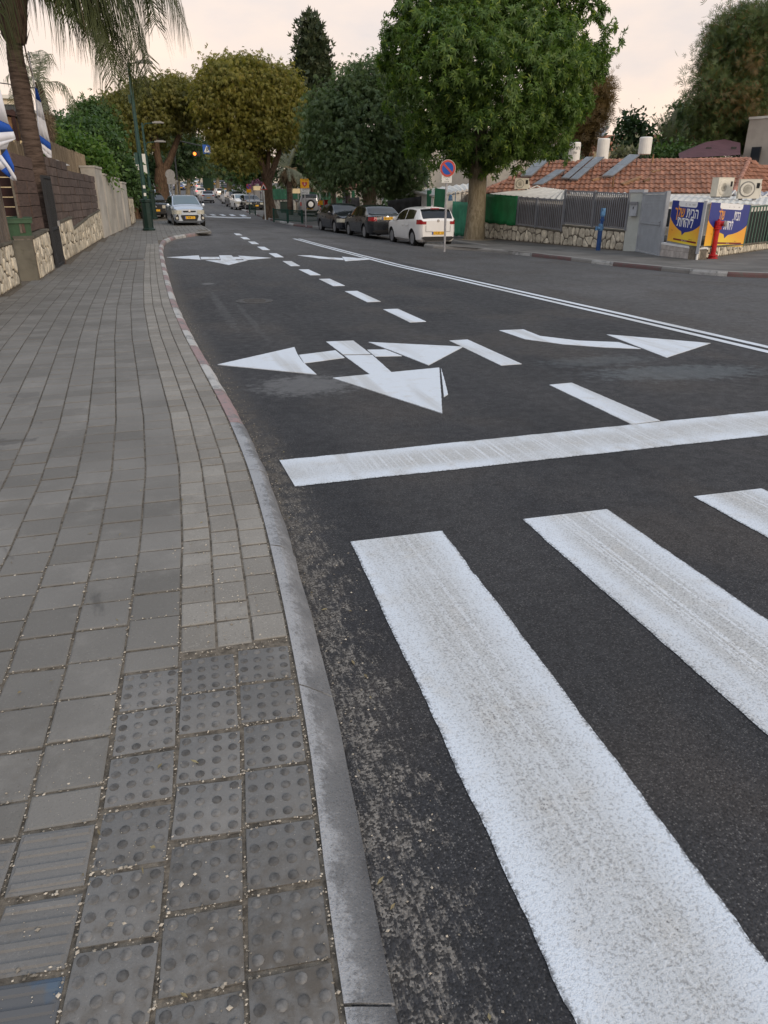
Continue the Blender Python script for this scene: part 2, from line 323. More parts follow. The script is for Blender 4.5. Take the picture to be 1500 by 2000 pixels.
def emitm(name, c, s):
    b = NB(name); b.b.inputs['Emission Color'].default_value = c+(1,); b.b.inputs['Emission Strength'].default_value = s; return b.fin(c, .4, .3)
MT = {}
MT['asphalt'] = asphalt(); MT['paint'] = paint()
MT['paver'] = paverm('grey_paver', (.138, .130, .116), (.192, .182, .165)); MT['lightpaver'] = paverm('sandy_paver', (.195, .180, .156), (.265, .247, .217), .7, .4)
MT['tactile'] = paverm('tactile_concrete', (.148, .143, .135), (.182, .175, .164), .35, .8); MT['dome'] = M('worn_dome', (.122, .117, .110), .8, .4, 40, rnd=.3)
MT['joint'] = M('joint_sand', (.135, .115, .09), .95, .5, 30, .5, 120, world=True)
MT['walkway'] = M('old_walkway_asphalt', (.125, .118, .108), .9, .3, .8, .3, 60, world=True, dirt=.5, dirtcol=(.06, .057, .052)); MT['earth'] = M('earth', (.10, .085, .06), .95, .4, .5, world=True)
MT['kgrey'] = kerbnear(); MT['kwhite'] = kerbm('kerb_white', (.42, .41, .39), .54); MT['kred'] = kerbm('kerb_red', (.29, .205, .20), .52)
MT['kredd'] = kerbm('kerb_dark_red', (.15, .088, .086), .53, (.12, .11, .10)); MT['kstone'] = kerbm('kerb_concrete', (.22, .21, .195), .62, (.13, .125, .12))
MT['stone'] = M('limestone', (.52, .465, .365), .85, .35, 5, .8, 14, rnd=.28, world=True, dirt=.45, dirtcol=(.20, .14, .08)); MT['mortar'] = M('mortar', (.145, .125, .10), .95, .3, 12, .5, 50, world=True)
MT['concrete'] = M('pale_concrete', (.44, .41, .36), .85, .2, 1.5, .3, 50, world=True, dirt=.35, dirtcol=(.16, .145, .12)); MT['oldconcrete'] = M('mossy_concrete', (.13, .12, .095), .9, .35, 2, .4, 40, world=True, dirt=.6, dirtcol=(.05, .05, .03))
MT['brownblock'] = M('brown_block', (.115, .086, .074), .85, .3, 5, .4, 60, rnd=.22, world=True); MT['brownplank'] = M('brown_plank', (.105, .068, .054), .7, .3, 3, .3, 30, rnd=.2, world=True, stretch=(6, 1, 8))
MT['redplank'] = M('dark_red_plank', (.035, .012, .010), .55, .3, 3, 0, rnd=.25); MT['greywood'] = M('weathered_wood', (.14, .115, .095), .9, .4, 3, .5, 20, stretch=(8, 8, .8), world=True, rnd=.15)
MT['darkmetal'] = M('charcoal_metal', (.030, .032, .036), .5, .2, 4); MT['greymetal'] = M('grey_painted_metal', (.20, .205, .22), .5, .12, 3, rnd=.06); MT['gatemetal'] = M('grey_gate_metal', (.33, .35, .38), .42, .1, 3)
MT['galv'] = M('galvanised_steel', (.42, .42, .43), .38, .2, 8, metal=.6); MT['polegreen'] = M('dark_green_pole', (.022, .060, .052), .45, .25, 6, dirt=.2, dirtcol=(.1, .1, .09)); MT['basegreen'] = M('green_pole_base', (.008, .026, .020), .5, .3, 9, dirt=.15, dirtcol=(.15, .15, .14))
MT['white'] = M('white_paint', (.72, .71, .69), .6, .1, 3); MT['cream'] = M('cream_wall', (.66, .58, .47), .85, .12, 1, .15, 60, world=True, dirt=.15, dirtcol=(.3, .25, .18)); MT['beige'] = M('beige_wall', (.40, .36, .31), .9, .1, 1, .2, 80, world=True)
MT['whitewall'] = M('whitewashed_wall', (.62, .60, .55), .85, .12, 2, .2, 60, world=True, dirt=.25, dirtcol=(.3, .28, .24)); MT['yellowwall'] = M('yellow_wall', (.58, .46, .27), .85, .15, 1.2, world=True)
MT['corr'] = M('corrugated_white_sheet', (.60, .59, .55), .5, .15, 1.5, dirt=.3, dirtcol=(.35, .31, .25)); MT['corrgrey'] = M('corrugated_grey_sheet', (.30, .32, .36), .45, .2, 2)
MT['tile'] = M('clay_tile', (.285, .135, .085), .85, .3, 3, .4, 40, rnd=.22, world=True, dirt=.3, dirtcol=(.15, .085, .06)); MT['tileridge'] = M('ridge_tile', (.34, .17, .12), .85, .3, 4, .4, 40, rnd=.2, world=True)
MT['tarp'] = M('green_tarpaulin', (.016, .17, .058), .45, .25, 2, .3, 6); MT['net'] = M('faded_green_cloth', (.055, .27, .16), .6, .25, 1.5, .3, 8); MT['blackcloth'] = M('black_shade_cloth', (.022, .022, .022), .9, .4, 3, .4, 8)
MT['green'] = M('green_sheet', (.03, .16, .08), .6, .25, 2, world=True); MT['greenpanel'] = M('green_picket', (.060, .12, .088), .5, .2, 4, rnd=.12); MT['greenrail'] = M('green_railing', (.010, .055, .040), .5, .2, 4)
MT['red'] = M('red_paint', (.42, .018, .022), .42, .2, 6, dirt=.25, dirtcol=(.14, .03, .02)); MT['bluepipe'] = M('blue_paint', (.018, .065, .20), .45, .2, 6, dirt=.2, dirtcol=(.2, .2, .2)); MT['bluebits'] = M('blue_brass', (.10, .22, .38), .4, .5, 12)
MT['signblue'] = M('sign_blue', (.02, .09, .36), .4, .1, 8); MT['signred'] = M('sign_red', (.48, .075, .055), .4, .15, 8); MT['signwhite'] = M('sign_white', (.66, .65, .60), .45, .06, 8); MT['signyellow'] = M('sign_yellow', (.80, .38, .01), .45, .06, 6)
MT['orange'] = M('banner_orange', (.80, .33, .03), .5, 0); MT['bannerblue'] = M('banner_blue', (.020, .036, .22), .45, .06, 2); MT['bannerwhite'] = M('banner_white', (.78, .78, .78), .5, 0); MT['bannerred'] = M('banner_dark_red', (.18, .02, .02), .5, 0)
MT['black'] = M('black_plastic', (.012, .012, .013), .5, .2, 5); MT['rubber'] = M('tyre_rubber', (.014, .014, .014), .85, .2, 9); MT['rim'] = M('alloy_rim', (.42, .42, .43), .3, .1, 9, metal=.8); MT['steelgrey'] = M('dull_grey_back', (.27, .26, .245), .7, .15, 8)
MT['headlamp'] = M('headlamp_lens', (.50, .48, .40), .15, .25, 20, spec=.7, coat=.5); MT['taillamp'] = M('red_lamp_lens', (.30, .008, .012), .18, .3, 14, spec=.6, coat=.5); MT['plate'] = M('yellow_plate', (.75, .40, .02), .5, .1, 20)
MT['brake'] = emitm('lit_brake_lamp', (1.0, .10, .12), 1.6); MT['beam'] = emitm('lit_headlamp', (1.0, .80, .62), 3.0); MT['amber'] = emitm('lit_amber_lamp', (1.0, .22, .03), 2.2); MT['lampwhite'] = M('lamp_white', (.75, .76, .78), .4, .05)
MT['glass'] = glassm('dark_glass'); MT['glassblue'] = glassm('windscreen_glass', (.10, .14, .16), .10); MT['chrome'] = M('chrome', (.6, .6, .6), .15, 0, metal=1)
MT['flagwhite'] = M('flag_white', (.66, .67, .72), .8, .08, 3); MT['flagblue'] = M('flag_blue', (.018, .085, .40), .75, .12, 3); MT['binggreen'] = M('green_bin', (.040, .085, .045), .5, .2, 5); MT['pane'] = glassm('dark_window', (.03, .035, .042), .12)
MT['reed'] = M('reed', (.24, .19, .13), .95, .5, 4, .6, 30, stretch=(14, 14, .6), world=True, rnd=.25); MT['maroon'] = M('maroon_shade_cloth', (.085, .038, .045), .9, .15, 2); MT['solar'] = M('solar_glass', (.13, .15, .17), .25, .25, 2, spec=.7, coat=.4); MT['acgrille'] = M('fan_grille', (.22, .21, .19), .6, .3, 30)
MT['tank'] = M('white_tank', (.74, .73, .68), .45, .06, 3); MT['acbody'] = M('cream_casing', (.62, .58, .49), .5, .08, 3); MT['pipewhite'] = M('white_pipe', (.7, .7, .68), .5, .1, 3); MT['timber'] = M('old_timber', (.26, .15, .08), .9, .4, 4, rnd=.2, world=True); MT['plantblock'] = M('pinkish_block', (.44, .40, .37), .85, .2, 6, .3, 50, rnd=.1, world=True)
MT['bark'] = barkm('brown_bark', (.065, .042, .028), (.16, .105, .068)); MT['palebark'] = barkm('pale_bark', (.14, .115, .075), (.24, .205, .145), (4, 4, 1)); MT['palmbark'] = barkm('palm_bark', (.050, .035, .027), (.125, .090, .072), (1.2, 1.2, 8))
MT['husk'] = M('palm_husk', (.085, .055, .04), .95, .5, 6, .5, 20, stretch=(4, 4, .7)); MT['strawfrond'] = M('dry_frond', (.22, .17, .11), .9, .4, 4)
MT['l_star'] = leafmat('bright_broad_leaf', (.046, .098, .022), (.135, .215, .045), (0.225, 0.300, 0.045), .34); MT['l_olive'] = leafmat('olive_brown_leaf', (.110, .120, .024), (.275, .245, .050), (0.289, 0.221, 0.051), .36); MT['l_oliveg'] = leafmat('brown_green_leaf', (.092, .105, .026), (.215, .195, .045), None, .3)
MT['l_mid'] = leafmat('grey_green_leaf', (.060, .10, .045), (.135, .19, .078), None, .32); MT['l_dark'] = leafmat('dark_green_leaf', (0.025, 0.053, 0.020), (0.059, 0.098, 0.034), None, .28); MT['l_cyp'] = leafmat('cypress_needle', (0.027, 0.046, 0.024), (0.065, 0.078, 0.035), None, .15)
MT['l_pine'] = leafmat('pine_needle', (.045, .080, .028), (.12, .155, .05), (0.196, 0.105, 0.042), .2); MT['l_bright'] = leafmat('bright_shrub_leaf', (.058, .125, .028), (.15, .235, .05), None, .4); MT['l_shrub'] = leafmat('hedge_leaf', (.04, .085, .026), (.085, .145, .042), None, .35)
MT['l_palm'] = leafmat('palm_leaflet', (.040, .056, .018), (.085, .098, .028), (.13, .10, .05), .3); MT['l_palmg'] = leafmat('grey_palm_leaflet', (.13, .145, .09), (.22, .22, .14), None, .3); MT['l_sunlit_dry'] = leafmat('sunlit_dry_needle', (0.091, 0.065, 0.023), (0.208, 0.130, 0.046), None, .25); MT['l_bloom'] = leafmat('magenta_bloom', (.10, .05, .08), (.20, .06, .14), None, .3); MT['l_litter'] = leafmat('dry_leaf', (.16, .12, .06), (.30, .25, .13), None, .1)
MT['gravel'] = M('pale_gravel', (.36, .32, .26), .9, .3, 40, rnd=.55, world=True)
MT['meshgrey'] = M('grey_mesh', (.085, .086, .09), .6, .2, 60)
# ------------------------------------------------------------------ ground, road, markings
g = MB()
xs = [-3000, -600, -150, -60, -25, -10, 0, 10, 25, 50, 100, 300, 900, 3000]; ys = [-1500, -200, -50, -10, 10, 30, 45, 60, 80, 100, 117, 135, 150, 180, 215, 250, 300, 360, 420, 800, 2000, 4500]
g.grid([[(x, y, zr(x, y)-.25) for x in xs] for y in ys]); struct('ground', g, MT['earth'])
xs = sorted(set([-3, -1.5] + [round(-.6+.1*i, 2) for i in range(24)] + [2, 2.5, 3, 3.5, 4.5, 5.5, 6.5, 7.5, 8.5, 9.5, 10.5, 11.5, 12.5, 13.5, 14.5, 16, 20, 30, 60]))
ys = [-6, -2]+[round(.4*i, 2) for i in range(0, 40)]+list(range(16, 60, 2))+list(range(60, 330, 5))
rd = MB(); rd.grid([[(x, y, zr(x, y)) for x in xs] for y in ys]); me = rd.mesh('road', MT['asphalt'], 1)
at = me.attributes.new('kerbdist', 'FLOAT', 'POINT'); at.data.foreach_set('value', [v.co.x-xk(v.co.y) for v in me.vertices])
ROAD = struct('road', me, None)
LIFT = [0]
def mark(name, pts, jit=.004, lift=.005):
    """one painted marking: outline in world x,y, edges slightly ragged"""
    o = []; LIFT[0] += 1; lift = lift+.0004*(LIFT[0] % 7)
    for i, p in enumerate(pts):
        q = pts[(i+1) % len(pts)]; L = math.hypot(q[0]-p[0], q[1]-p[1]); n = max(1, min(90, int(L/.035)))
        for k in range(n):
            t = k/n; j = jit*.5 if k else 0
            o.append((p[0]+(q[0]-p[0])*t+RNG.uniform(-j, j), p[1]+(q[1]-p[1])*t+RNG.uniform(-j, j)))
    m = MB(); T_ = [(x, y, zr(x, y)+lift) for x, y in o]; B_ = [(x, y, zr(x, y)-.001) for x, y in o]; n = len(o)
    m.add(T_+B_, [tuple(range(n))]+[(i, (i+1) % n, (i+1) % n+n, i+n) for i in range(n)])
    return link(name, m.mesh(name, MT['paint']), ROAD)
def strip(name, pl, w, step=1.0):
    m = MB(); rows = []
    for (x0, y0), (x1, y1) in zip(pl, pl[1:]):
        n = max(1, int(abs(y1-y0)/step))
        for k in range(n): t = k/n; x = x0+(x1-x0)*t; y = y0+(y1-y0)*t; rows.append(((x+RNG.uniform(-.004, .004), y, zr(x, y)+.006), (x+w+RNG.uniform(-.004, .004), y, zr(x+w, y)+.006)))
    m.grid(rows); return link(name, m.mesh(name, MT['paint']), ROAD)
def gm(px): return [tuple(G(a, b, .005))[:2] for a, b in px]
def band(name, a0, a1, b0, b1, step=.03, jit=.0016):
    """wide painted band; a0-a1 and b0-b1 are its long edges"""
    m = MB(); L = math.hypot(a1[0]-a0[0], a1[1]-a0[1]); n = int(L/step); F = (0, .02, .25, .5, .75, .98, 1); rows = []; w1 = w2 = 0.0
    for k in range(n+1):
        t = k/n; w1 = w1*.8+RNG.gauss(0, jit); w2 = w2*.8+RNG.gauss(0, jit); u1, u2 = (w1, w2); A = (a0[0]+(a1[0]-a0[0])*t, a0[1]+(a1[1]-a0[1])*t); B = (b0[0]+(b1[0]-b0[0])*t, b0[1]+(b1[1]-b0[1])*t); W = math.hypot(B[0]-A[0], B[1]-A[1]); e = (RNG.gauss(0, .003) if k in (0, n) else 0)
        rows.append([(A[0]+(B[0]-A[0])*(f+(u1/W)*(1-f)+(u2/W)*f), A[1]+(B[1]-A[1])*(f+(u1/W)*(1-f)+(u2/W)*f)+e, (zr(0, A[1])+(.0035 if f in (0, 1) else .005))) for f in F])
    m.grid(rows); me = m.mesh(name, MT['paint']); at = me.attributes.new('across', 'FLOAT', 'POINT'); at.data.foreach_set('value', [f for _ in rows for f in F]); return link(name, me, ROAD)
for x0, x1, sl_ in ((.81, 1.32, .052), (1.81, 2.35, .012), (2.96, 3.46, .01), (3.97, 4.48, 0), (5.0, 5.5, 0), (6.0, 6.5, 0), (7.0, 7.5, 0), (8.0, 8.5, 0), (9, 9.5, 0), (10, 10.5, 0), (11, 11.5, 0)):
    d = sl_*3.6; band('zebra_stripe', (x0, 3.265), (x0-d, -.35), (x1, 3.25), (x1-d, -.35))
band('stop_line', (.67, 4.13), (6.65, 4.12), (.655, 4.65), (6.65, 4.70))
mark('lane_line', [(3.5, 4.682), (3.78, 4.70), (3.77, 6.06), (3.52, 6.05)])
for a, b in ((6.99, 8.52), (10.05, 11.43), (12.38, 14.02), (14.98, 16.43), (17.35, 18.87), (19.95, 21.35), (22.6, 24.0), (25.3, 26.7), (28, 29.3), (30.6, 31.9), (33.2, 34.4)):
    mark('lane_dash', [(3.45, a), (3.70, a), (3.71, b), (3.46, b)])
DL = [(7.0, -6), (6.9, 0), (6.73, 6.7), (6.57, 10.8), (6.44, 16.4), (6.22, 21.5), (5.85, 28), (5.6, 33)]
strip('centre_line', DL, .125); strip('centre_line', [(x+.23, y) for x, y in DL], .125)
for nm, px in (('arrow_head', [(425, 712), (575, 678), (581, 692), (592, 708), (618, 731)]), ('arrow_shaft', [(584, 693), (655, 684), (673, 698.5), (594, 709)]),
               ('arrow_shaft', [(637, 667), (690, 665), (724, 691), (670, 692)]), ('arrow_shaft', [(672, 694), (727, 693), (768, 730), (727, 734)]), ('arrow_shaft', [(717, 683), (753, 682.5), (785, 695), (733, 696)]),
               ('arrow_head', [(720, 668), (905, 677), (837, 713), (776, 689)]), ('arrow_head', [(650, 738), (858, 718), (864, 807)]),
               ('arrow_overspray', [(861, 718), (867, 737), (875, 770), (867, 775), (864, 745)]),
               ('arrow_shaft', [(975, 645), (1022, 643), (1055, 656), (1130, 665), (1208, 668), (1252, 681), (1180, 678), (1100, 672), (1025, 662)]), ('arrow_head', [(1185, 653), (1388, 670), (1302, 698)])):
    mark(nm, gm(px))
fx = lambda l: [(300+.5333*a, 440+.5333*b) for a, b in l]
for nm, px in (('arrow_head', [(48, 117), (165, 110), (172, 126)]), ('arrow_shaft', [(172, 116), (240, 116), (243, 124), (174, 124)]), ('arrow_shaft', [(240, 110), (285, 110), (302, 126), (246, 127)]), ('arrow_head', [(190, 128), (345, 128), (275, 145)]),
               ('arrow_shaft', [(292, 116), (315, 116), (325, 124), (300, 124)]), ('arrow_head', [(310, 111), (430, 119), (331, 127)]), ('arrow_shaft', [(527, 110), (575, 110), (640, 117), (692, 120), (697, 127), (605, 121)]), ('arrow_head', [(690, 115), (805, 124), (702, 131)])):
    mark(nm, gm(fx(px)), .002)
fx = lambda l: [(250+a/5, 250+b/5) for a, b in l]
for px in ([(715, 843), (745, 842), (775, 852), (740, 853)], [(795, 842), (835, 842), (865, 854), (825, 855)], [(888, 843), (925, 842), (960, 856), (920, 857)], [(985, 843), (1020, 842), (1055, 858), (1010, 859)], [(1085, 847), (1130, 846), (1165, 862), (1120, 864)]): mark('zebra_stripe', gm(fx(px)), .002)
mark('stop_line', gm(fx([(690, 858), (1000, 868), (1200, 872), (1200, 882), (1000, 880), (690, 867)])), .002)
for c, r, lb in (((497, 588), .29, 'dark round manhole cover set in the asphalt of the near lane'),):
    p = G(*c); m = MB(); m.lathe([(r+.04, -.02), (r+.04, .006), (r+.005, .007), (r, .002), (r-.01, .008), (.001, .009)], (0, 0, 0), 28)
    for k in range(5): m.box((0, -.2+.1*k, .011), (.42-.06*abs(k-2), .03, .006))
    o = solo('manhole_cover', lb, 'manhole cover', m, M('iron_cover', (.055, .053, .052), .6, .3, 20, .3, 60), loc=(0, 0, 0)); o.location = p
p = G(257, 507, .12); m = MB(); m.box((0, 0, 0), (.75, .6, .02), m=0); m.box((0, 0, .008), (.62, .48, .012), m=1)
o = solo('inspection_cover', 'grey rectangular inspection cover set in the pavement near the kerb', 'inspection cover', m, [MT['kstone'], MT['walkway']], loc=(0, 0, 0)); o.location = p+Vector((0, 0, -.002))

# ------------------------------------------------------------------ left pavement: base, pavers, tactile tiles, kerb stones
WL = [(-10, -2.75), (14, -2.7), (17, -2.6), (20, -2.35), (32, -1.66), (40, -.95), (60, -.9)]     # foot of the walls
def xin(y): return xk(y)-.124
def xref(y): return lerpk(KO, min(y, 26))-.124
b = MB(); rows = []
for y in [-4, -2, 0, .5, 1.0, 1.5, 2, 2.6, 3.4]+list(range(4, 34)):
    xa = xin(y)+.02; rows.append([(x, y, zp(x, y)-(.0055 if y < 6 else .010)) for x in (-9, -4, -2.6, -1.6, -.8, xa)])
b.grid(rows)
for y0, y1 in ((33, 36), (36, 42), (42, 50), (50, 62)): b.grid([[(x, y, zp(x, y)-.014) for x in (-9, -2, 0, 2.40)] for y in (y0, y1)])
PAVE = struct('pavement', b, MT['joint'])
def paver_mb(w, l, h=.03, ch=.006, gap=.0050):
    m = MB(); a, c = w/2-gap, l/2-gap; A, C = a-ch, c-ch
    m.add([(-a, -c, -h), (a, -c, -h), (a, c, -h), (-a, c, -h), (-a, -c, -.003), (a, -c, -.003), (a, c, -.003), (-a, c, -.003), (-A, -C, 0), (A, -C, 0), (A, C, 0), (-A, C, 0)],
          [(0, 1, 5, 4), (1, 2, 6, 5), (2, 3, 7, 6), (3, 0, 4, 7), (4, 5, 9, 8), (5, 6, 10, 9), (6, 7, 11, 10), (7, 4, 8, 11), (8, 9, 10, 11)]); return m
dark, light = [], []
for j in range(-13, 15):
    runs = [(2.272, 46)] if j == 0 else ([(-1.6, .50), (1.640, 46)] if 1 <= j <= 6 else [(-1.6, 46)])
    for ya, yb in runs:
        y = ya; first = True
        while y < yb-.03:
            l = min(.205, yb-y); l = RNG.choice((.08, .13, .205)) if first and ya > 0 else l; first = False; yc = y+l/2; xc = xref(yc)-.41-.2*j-.1
            ok = (xc-.1 > lerpk(WL, yc)+.02 and xc+.1 < xin(yc)-.02) if yc < 34.5 else (xc-.1 > lerpk(WL, yc)+.02 and xc < 2.34 and (yc > 35.2 or xc < 2.0))
            if j < 0 and yc < 27.2: ok = False
            if ok: dark.append((xc, yc, .2, round(l, 3)))
            y += l
for j in range(3):
    y = 2.34; off = 0
    if j: y += 0
    while y < 27.2:
        l = RNG.choice((.135, .17, .2)) if y > 2.4 else .17; yc = y+l/2; light.append((xref(yc)-.0685-.1365*j, yc, .1365, l)); y += l
def slope(x, y): return (zp(x, y+.1)-zp(x, y-.1))/.2
def xf(x, y, j=1.0):
    yaw = -(xref(y+.1)-xref(y-.1))/.2
    return Vector((x, y, zp(x, y)+RNG.uniform(-.0022, .0022)*j)), (math.atan(slope(x, y))+RNG.gauss(0, .006)*j, RNG.gauss(0, .006)*j, math.atan(yaw)+RNG.gauss(0, .012)*j)
from mathutils import Euler
def lay(items, name, mat, keep=300):
    items.sort(key=lambda q: q[0]**2+q[1]**2+(60 if q[1] < .45 or q[0] < -.75*q[1]-.35 else 0)); cache = {}; rest = MB()
    for i, (x, y, w, l) in enumerate(items):
        if (w, l) not in cache: mb = paver_mb(w, l); cache[(w, l)] = (mb.mesh(name, mat), mb)
        p, r = xf(x, y)
        if i < keep: link(name, cache[(w, l)][0], PAVE, p, r)
        else:
            Rm = Euler(r).to_matrix(); mb = cache[(w, l)][1]; rest.add([Rm @ Vector(v)+p for v in mb.v], mb.f)
    tag(link('laid_'+name, rest.mesh('laid_'+name, mat), PAVE), kind='stuff')
lay(dark, 'paver', MT['paver']); lay(light, 'edge_paver', MT['lightpaver'])
tm = MB(); base = paver_mb(.2, .2, gap=.0065); tm.add(base.v, base.f)
for a in range(4):
    for c in range(4): tm.lathe([(.0150, -.001), (.0125, .0026), (.0075, .0036), (.0001, .004)], (-.072+.048*a, -.072+.048*c, 0), 9, 1)
tmm = tm.mesh('tactile_tile', [MT['tactile'], MT['dome']], 50)
bm_ = MB(); bm_.add(base.v, base.f)
for c in range(4):
    yy = -.072+.048*c; bm_.add([(-.088, yy-.012, -.001), (.088, yy-.012, -.001), (.088, yy+.012, -.001), (-.088, yy+.012, -.001), (-.082, yy-.007, .005), (.082, yy-.007, .005), (.082, yy+.007, .005), (-.082, yy+.007, .005)], [(0, 1, 5, 4), (1, 2, 6, 5), (2, 3, 7, 6), (3, 0, 4, 7), (4, 5, 6, 7)])
bmm = bm_.mesh('guide_tile', [MT['tactile']]); tiles = []
bs = MB(); bs.add(bm_.v, bm_.f, 0); bmb = bs.mesh('guide_tile', [NB('x').mat]); 
bb = NB('blue_stained_concrete'); pp = bb.pos(); f_ = bb.step(bb.noise(pp, 9, 3), .48, .58, 0, .7); bmb.materials[0] = bb.fin(bb.mix(f_, (.11, .112, .115), (.075, .12, .175)), .85, .25)
for j in range(3):
    for k in range(14):
        y = 2.20-.2035*k-(.035 if j == 2 else 0); x = xref(y)-.105-.2*j; p, r = xf(x, y, 1.4); link('tactile_tile', tmm, PAVE, p, r); tiles.append((x, y))
for j in range(3, 9):
    for k in range(6):
        y = 1.555-.2035*k-.02; x = xref(y)-.105-.2*j; p, r = xf(x, y, 1.6); link('guide_tile', bmb if (k == 2 and j < 6) else bmm, PAVE, p, r); tiles.append((x, y))
def kerb(name, pl, mats, colour, inward, hfun, L=1.08, start=0.0, wid=.119, face=False):
    """kerb stones along a polyline: each about a metre, laid end to end with an open joint"""
    P = [Vector((x, y, 0)) for x, y in pl]; cum = [0]
    for a, b in zip(P, P[1:]): cum.append(cum[-1]+(b-a).length)
    def pt(s):
        s = min(max(s, 0), cum[-1]-1e-6)
        for i in range(len(P)-1):
            if s <= cum[i+1]: return P[i].lerp(P[i+1], (s-cum[i])/(cum[i+1]-cum[i]))
    root = bpy.data.objects.new(name, None); COL.objects.link(root); tag(root, kind='structure'); s = start; k = 0
    while s < cum[-1]-.3:
        e = min(s+L, cum[-1]); m = MB(); rows = []; ns = 6 if L < 2 else 3
        for q in range(ns+1):
            u = s+.004+(e-s-.008)*q/ns; p = pt(u); d = (pt(u+.15)-pt(u-.15)).normalized(); n = Vector((d.y, -d.x, 0))*inward; h = hfun(p.x, p.y)
            z0 = zr(p.x, p.y); jx = RNG.uniform(-.004, .004)
            fl = lerpk([(2.0, 1), (4.6, 0)], p.y) if not face and p.x < 3 else 0; fl = max(fl, .25 if p.x < 1.2 else 0); hz = lambda a, b_: h*(b_+(a-b_)*fl); rows.append([p+n*(jx)+Vector((0, 0, z0-.05)), p+n*(jx+.004)+Vector((0, 0, z0+hz(.22, .55))), p+n*(.022+.02*fl+jx)+Vector((0, 0, z0+hz(.50, .90))), p+n*(.045+.045*fl)+Vector((0, 0, z0+hz(.86, 1)))+Vector((0, 0, RNG.gauss(0, .002))), p+n*wid+Vector((0, 0, z0+h+.002)), p+n*wid+Vector((0, 0, z0-.05))])
        m.grid(rows); m.poly(rows[0][::-1]); m.poly(rows[-1]); me = m.mesh('kerb_stone', mats, 14); at = me.attributes.new('across', 'FLOAT', 'POINT'); at.data.foreach_set('value', [(0, .08, .3, .6, 1, 1)[q % 6] for q in range(len(me.vertices))]); ci = colour(k, pt((s+e)/2))
        me.polygons.foreach_set('material_index', [ci if not face or (i < 5*ns and i % 5 < 2) else 4 for i in range(len(me.polygons))]); link('kerb_stone', me, root); s = e; k += 1
    return root
KM = [MT['kgrey'], MT['kred'], MT['kwhite'], MT['kredd'], MT['kstone']]
kl = [(x, y) for y, x in KO]+[(2.52, 34.6), (2.50, 36), (2.45, 40), (2.5, 62)]
def smooth_pl(pl, n=4):
    o = []
    for i in range(len(pl)-1):
        p0, p1, p2, p3 = [Vector(pl[max(0, min(len(pl)-1, i+k))]) for k in (-1, 0, 1, 2)]
        for k in range(n):
            t = k/n; o.append(tuple(.5*((2*p1)+(p2-p0)*t+(2*p0-5*p1+4*p2-p3)*t*t+(3*p1-p0-3*p2+p3)*t**3)))
    return o+[pl[-1]]
kcl = smooth_pl(kl[:16], 4)+[tuple(Vector(q)) for q in kl[16:]]
kerb('left_kerb', kcl, KM, lambda k, p: (0 if p.y < 5.55 else (1 if int((p.y-5.6)/1.09) % 2 == 0 else 2) if p.y < 33 else 4), -1, lambda x, y: kt(y)+.002, start=.72)
# ------------------------------------------------------------------ right pavement
XRK = [(9, 40), (11.5, 19), (13, 15.6), (14.5, 14.05), (15.6, 13.25), (18.1, 13.08), (22, 12.85), (25.9, 12.05), (28.0, 10.5), (28.6, 10.4), (28.93, 10.6), (28.97, 13.4), (44.2, 13.4), (44.6, 9.6), (45.2, 8.9), (46.8, 8.3), (53, 8.15), (75, 8.7), (100, 9.5), (140, 11.5), (170, 13), (250, 21), (320, 28)]
b = MB(); rows = []; ysr = sorted(set([q[0] for q in XRK]+list(range(9, 60))+list(range(60, 320, 6))))
for y in ysr:
    x0 = lerpk(XRK, y)+.1; rows.append([(x0+(48-x0)*t*t, y, zr(x0+(48-x0)*t*t, y)+.12) for t in [i/12 for i in range(13)]])
b.grid(rows); struct('right_pavement', b, MT['walkway'], 1)
kr = smooth_pl([(x, y) for y, x in XRK[:9]], 4)+[(10.36, 28.6), (10.5, 28.88), (10.85, 29.02), (13.35, 29.04)]
kerb('right_kerb', kr, KM, lambda k, p: 4 if p.y > 26 else (3, 3, 2, 4)[k % 4], 1, lambda x, y: .122, face=True)
kerb('bay_kerb', [(13.4, 44.2), (9.6, 44.4), (8.9, 45.0), (8.35, 46.8), (8.2, 53), (8.7, 75), (9.5, 100)], KM, lambda k, p: (2, 4, 3, 2)[k % 4], 1, lambda x, y: .122, L=2.2)
kerb('bay_kerb', [(13.36, 29.1), (13.36, 44.2)], KM, lambda k, p: 4, 1, lambda x, y: .122, L=2.2)
b = MB(); b.grid([[(x, y, zr(x, y)+.11) for x in (xl, xl-6, xl-40)] for xl, y in ((2.35, 62), (3.6, 100), (4.2, 117), (3.6, 145), (4.2, 165), (11, 250), (18, 320))]); struct('far_pavement', b, MT['walkway'])

# loose gravel and dry litter in the joints
oct_ = [(1, 0, 0), (0, 1, 0), (-1, 0, 0), (0, -1, 0), (0, 0, 1), (0, 0, -1)]; of = [(0, 1, 4), (1, 2, 4), (2, 3, 4), (3, 0, 4), (1, 0, 5), (2, 1, 5), (3, 2, 5), (0, 3, 5)]
gv = MB()
def pebble(x, y, s):
    a = RNG.uniform(0, 6.28); z = (zp(x, y) if x < xin(y) else zr(x, y)); sx_, sy_, sz_ = s*RNG.uniform(.7, 1.2), s*RNG.uniform(.6, 1), s*RNG.uniform(.4, .7)
    gv.add([(x+(px*sx_*math.cos(a)-py*sy_*math.sin(a))*RNG.uniform(.75, 1.1), y+(px*sx_*math.sin(a)+py*sy_*math.cos(a))*RNG.uniform(.75, 1.1), z+pz*sz_+sz_*.25) for px, py, pz in oct_], of)
near = [t for t in tiles+[(q[0], q[1]) for q in dark+light] if t[1] < 3.3 and t[1] > .3]
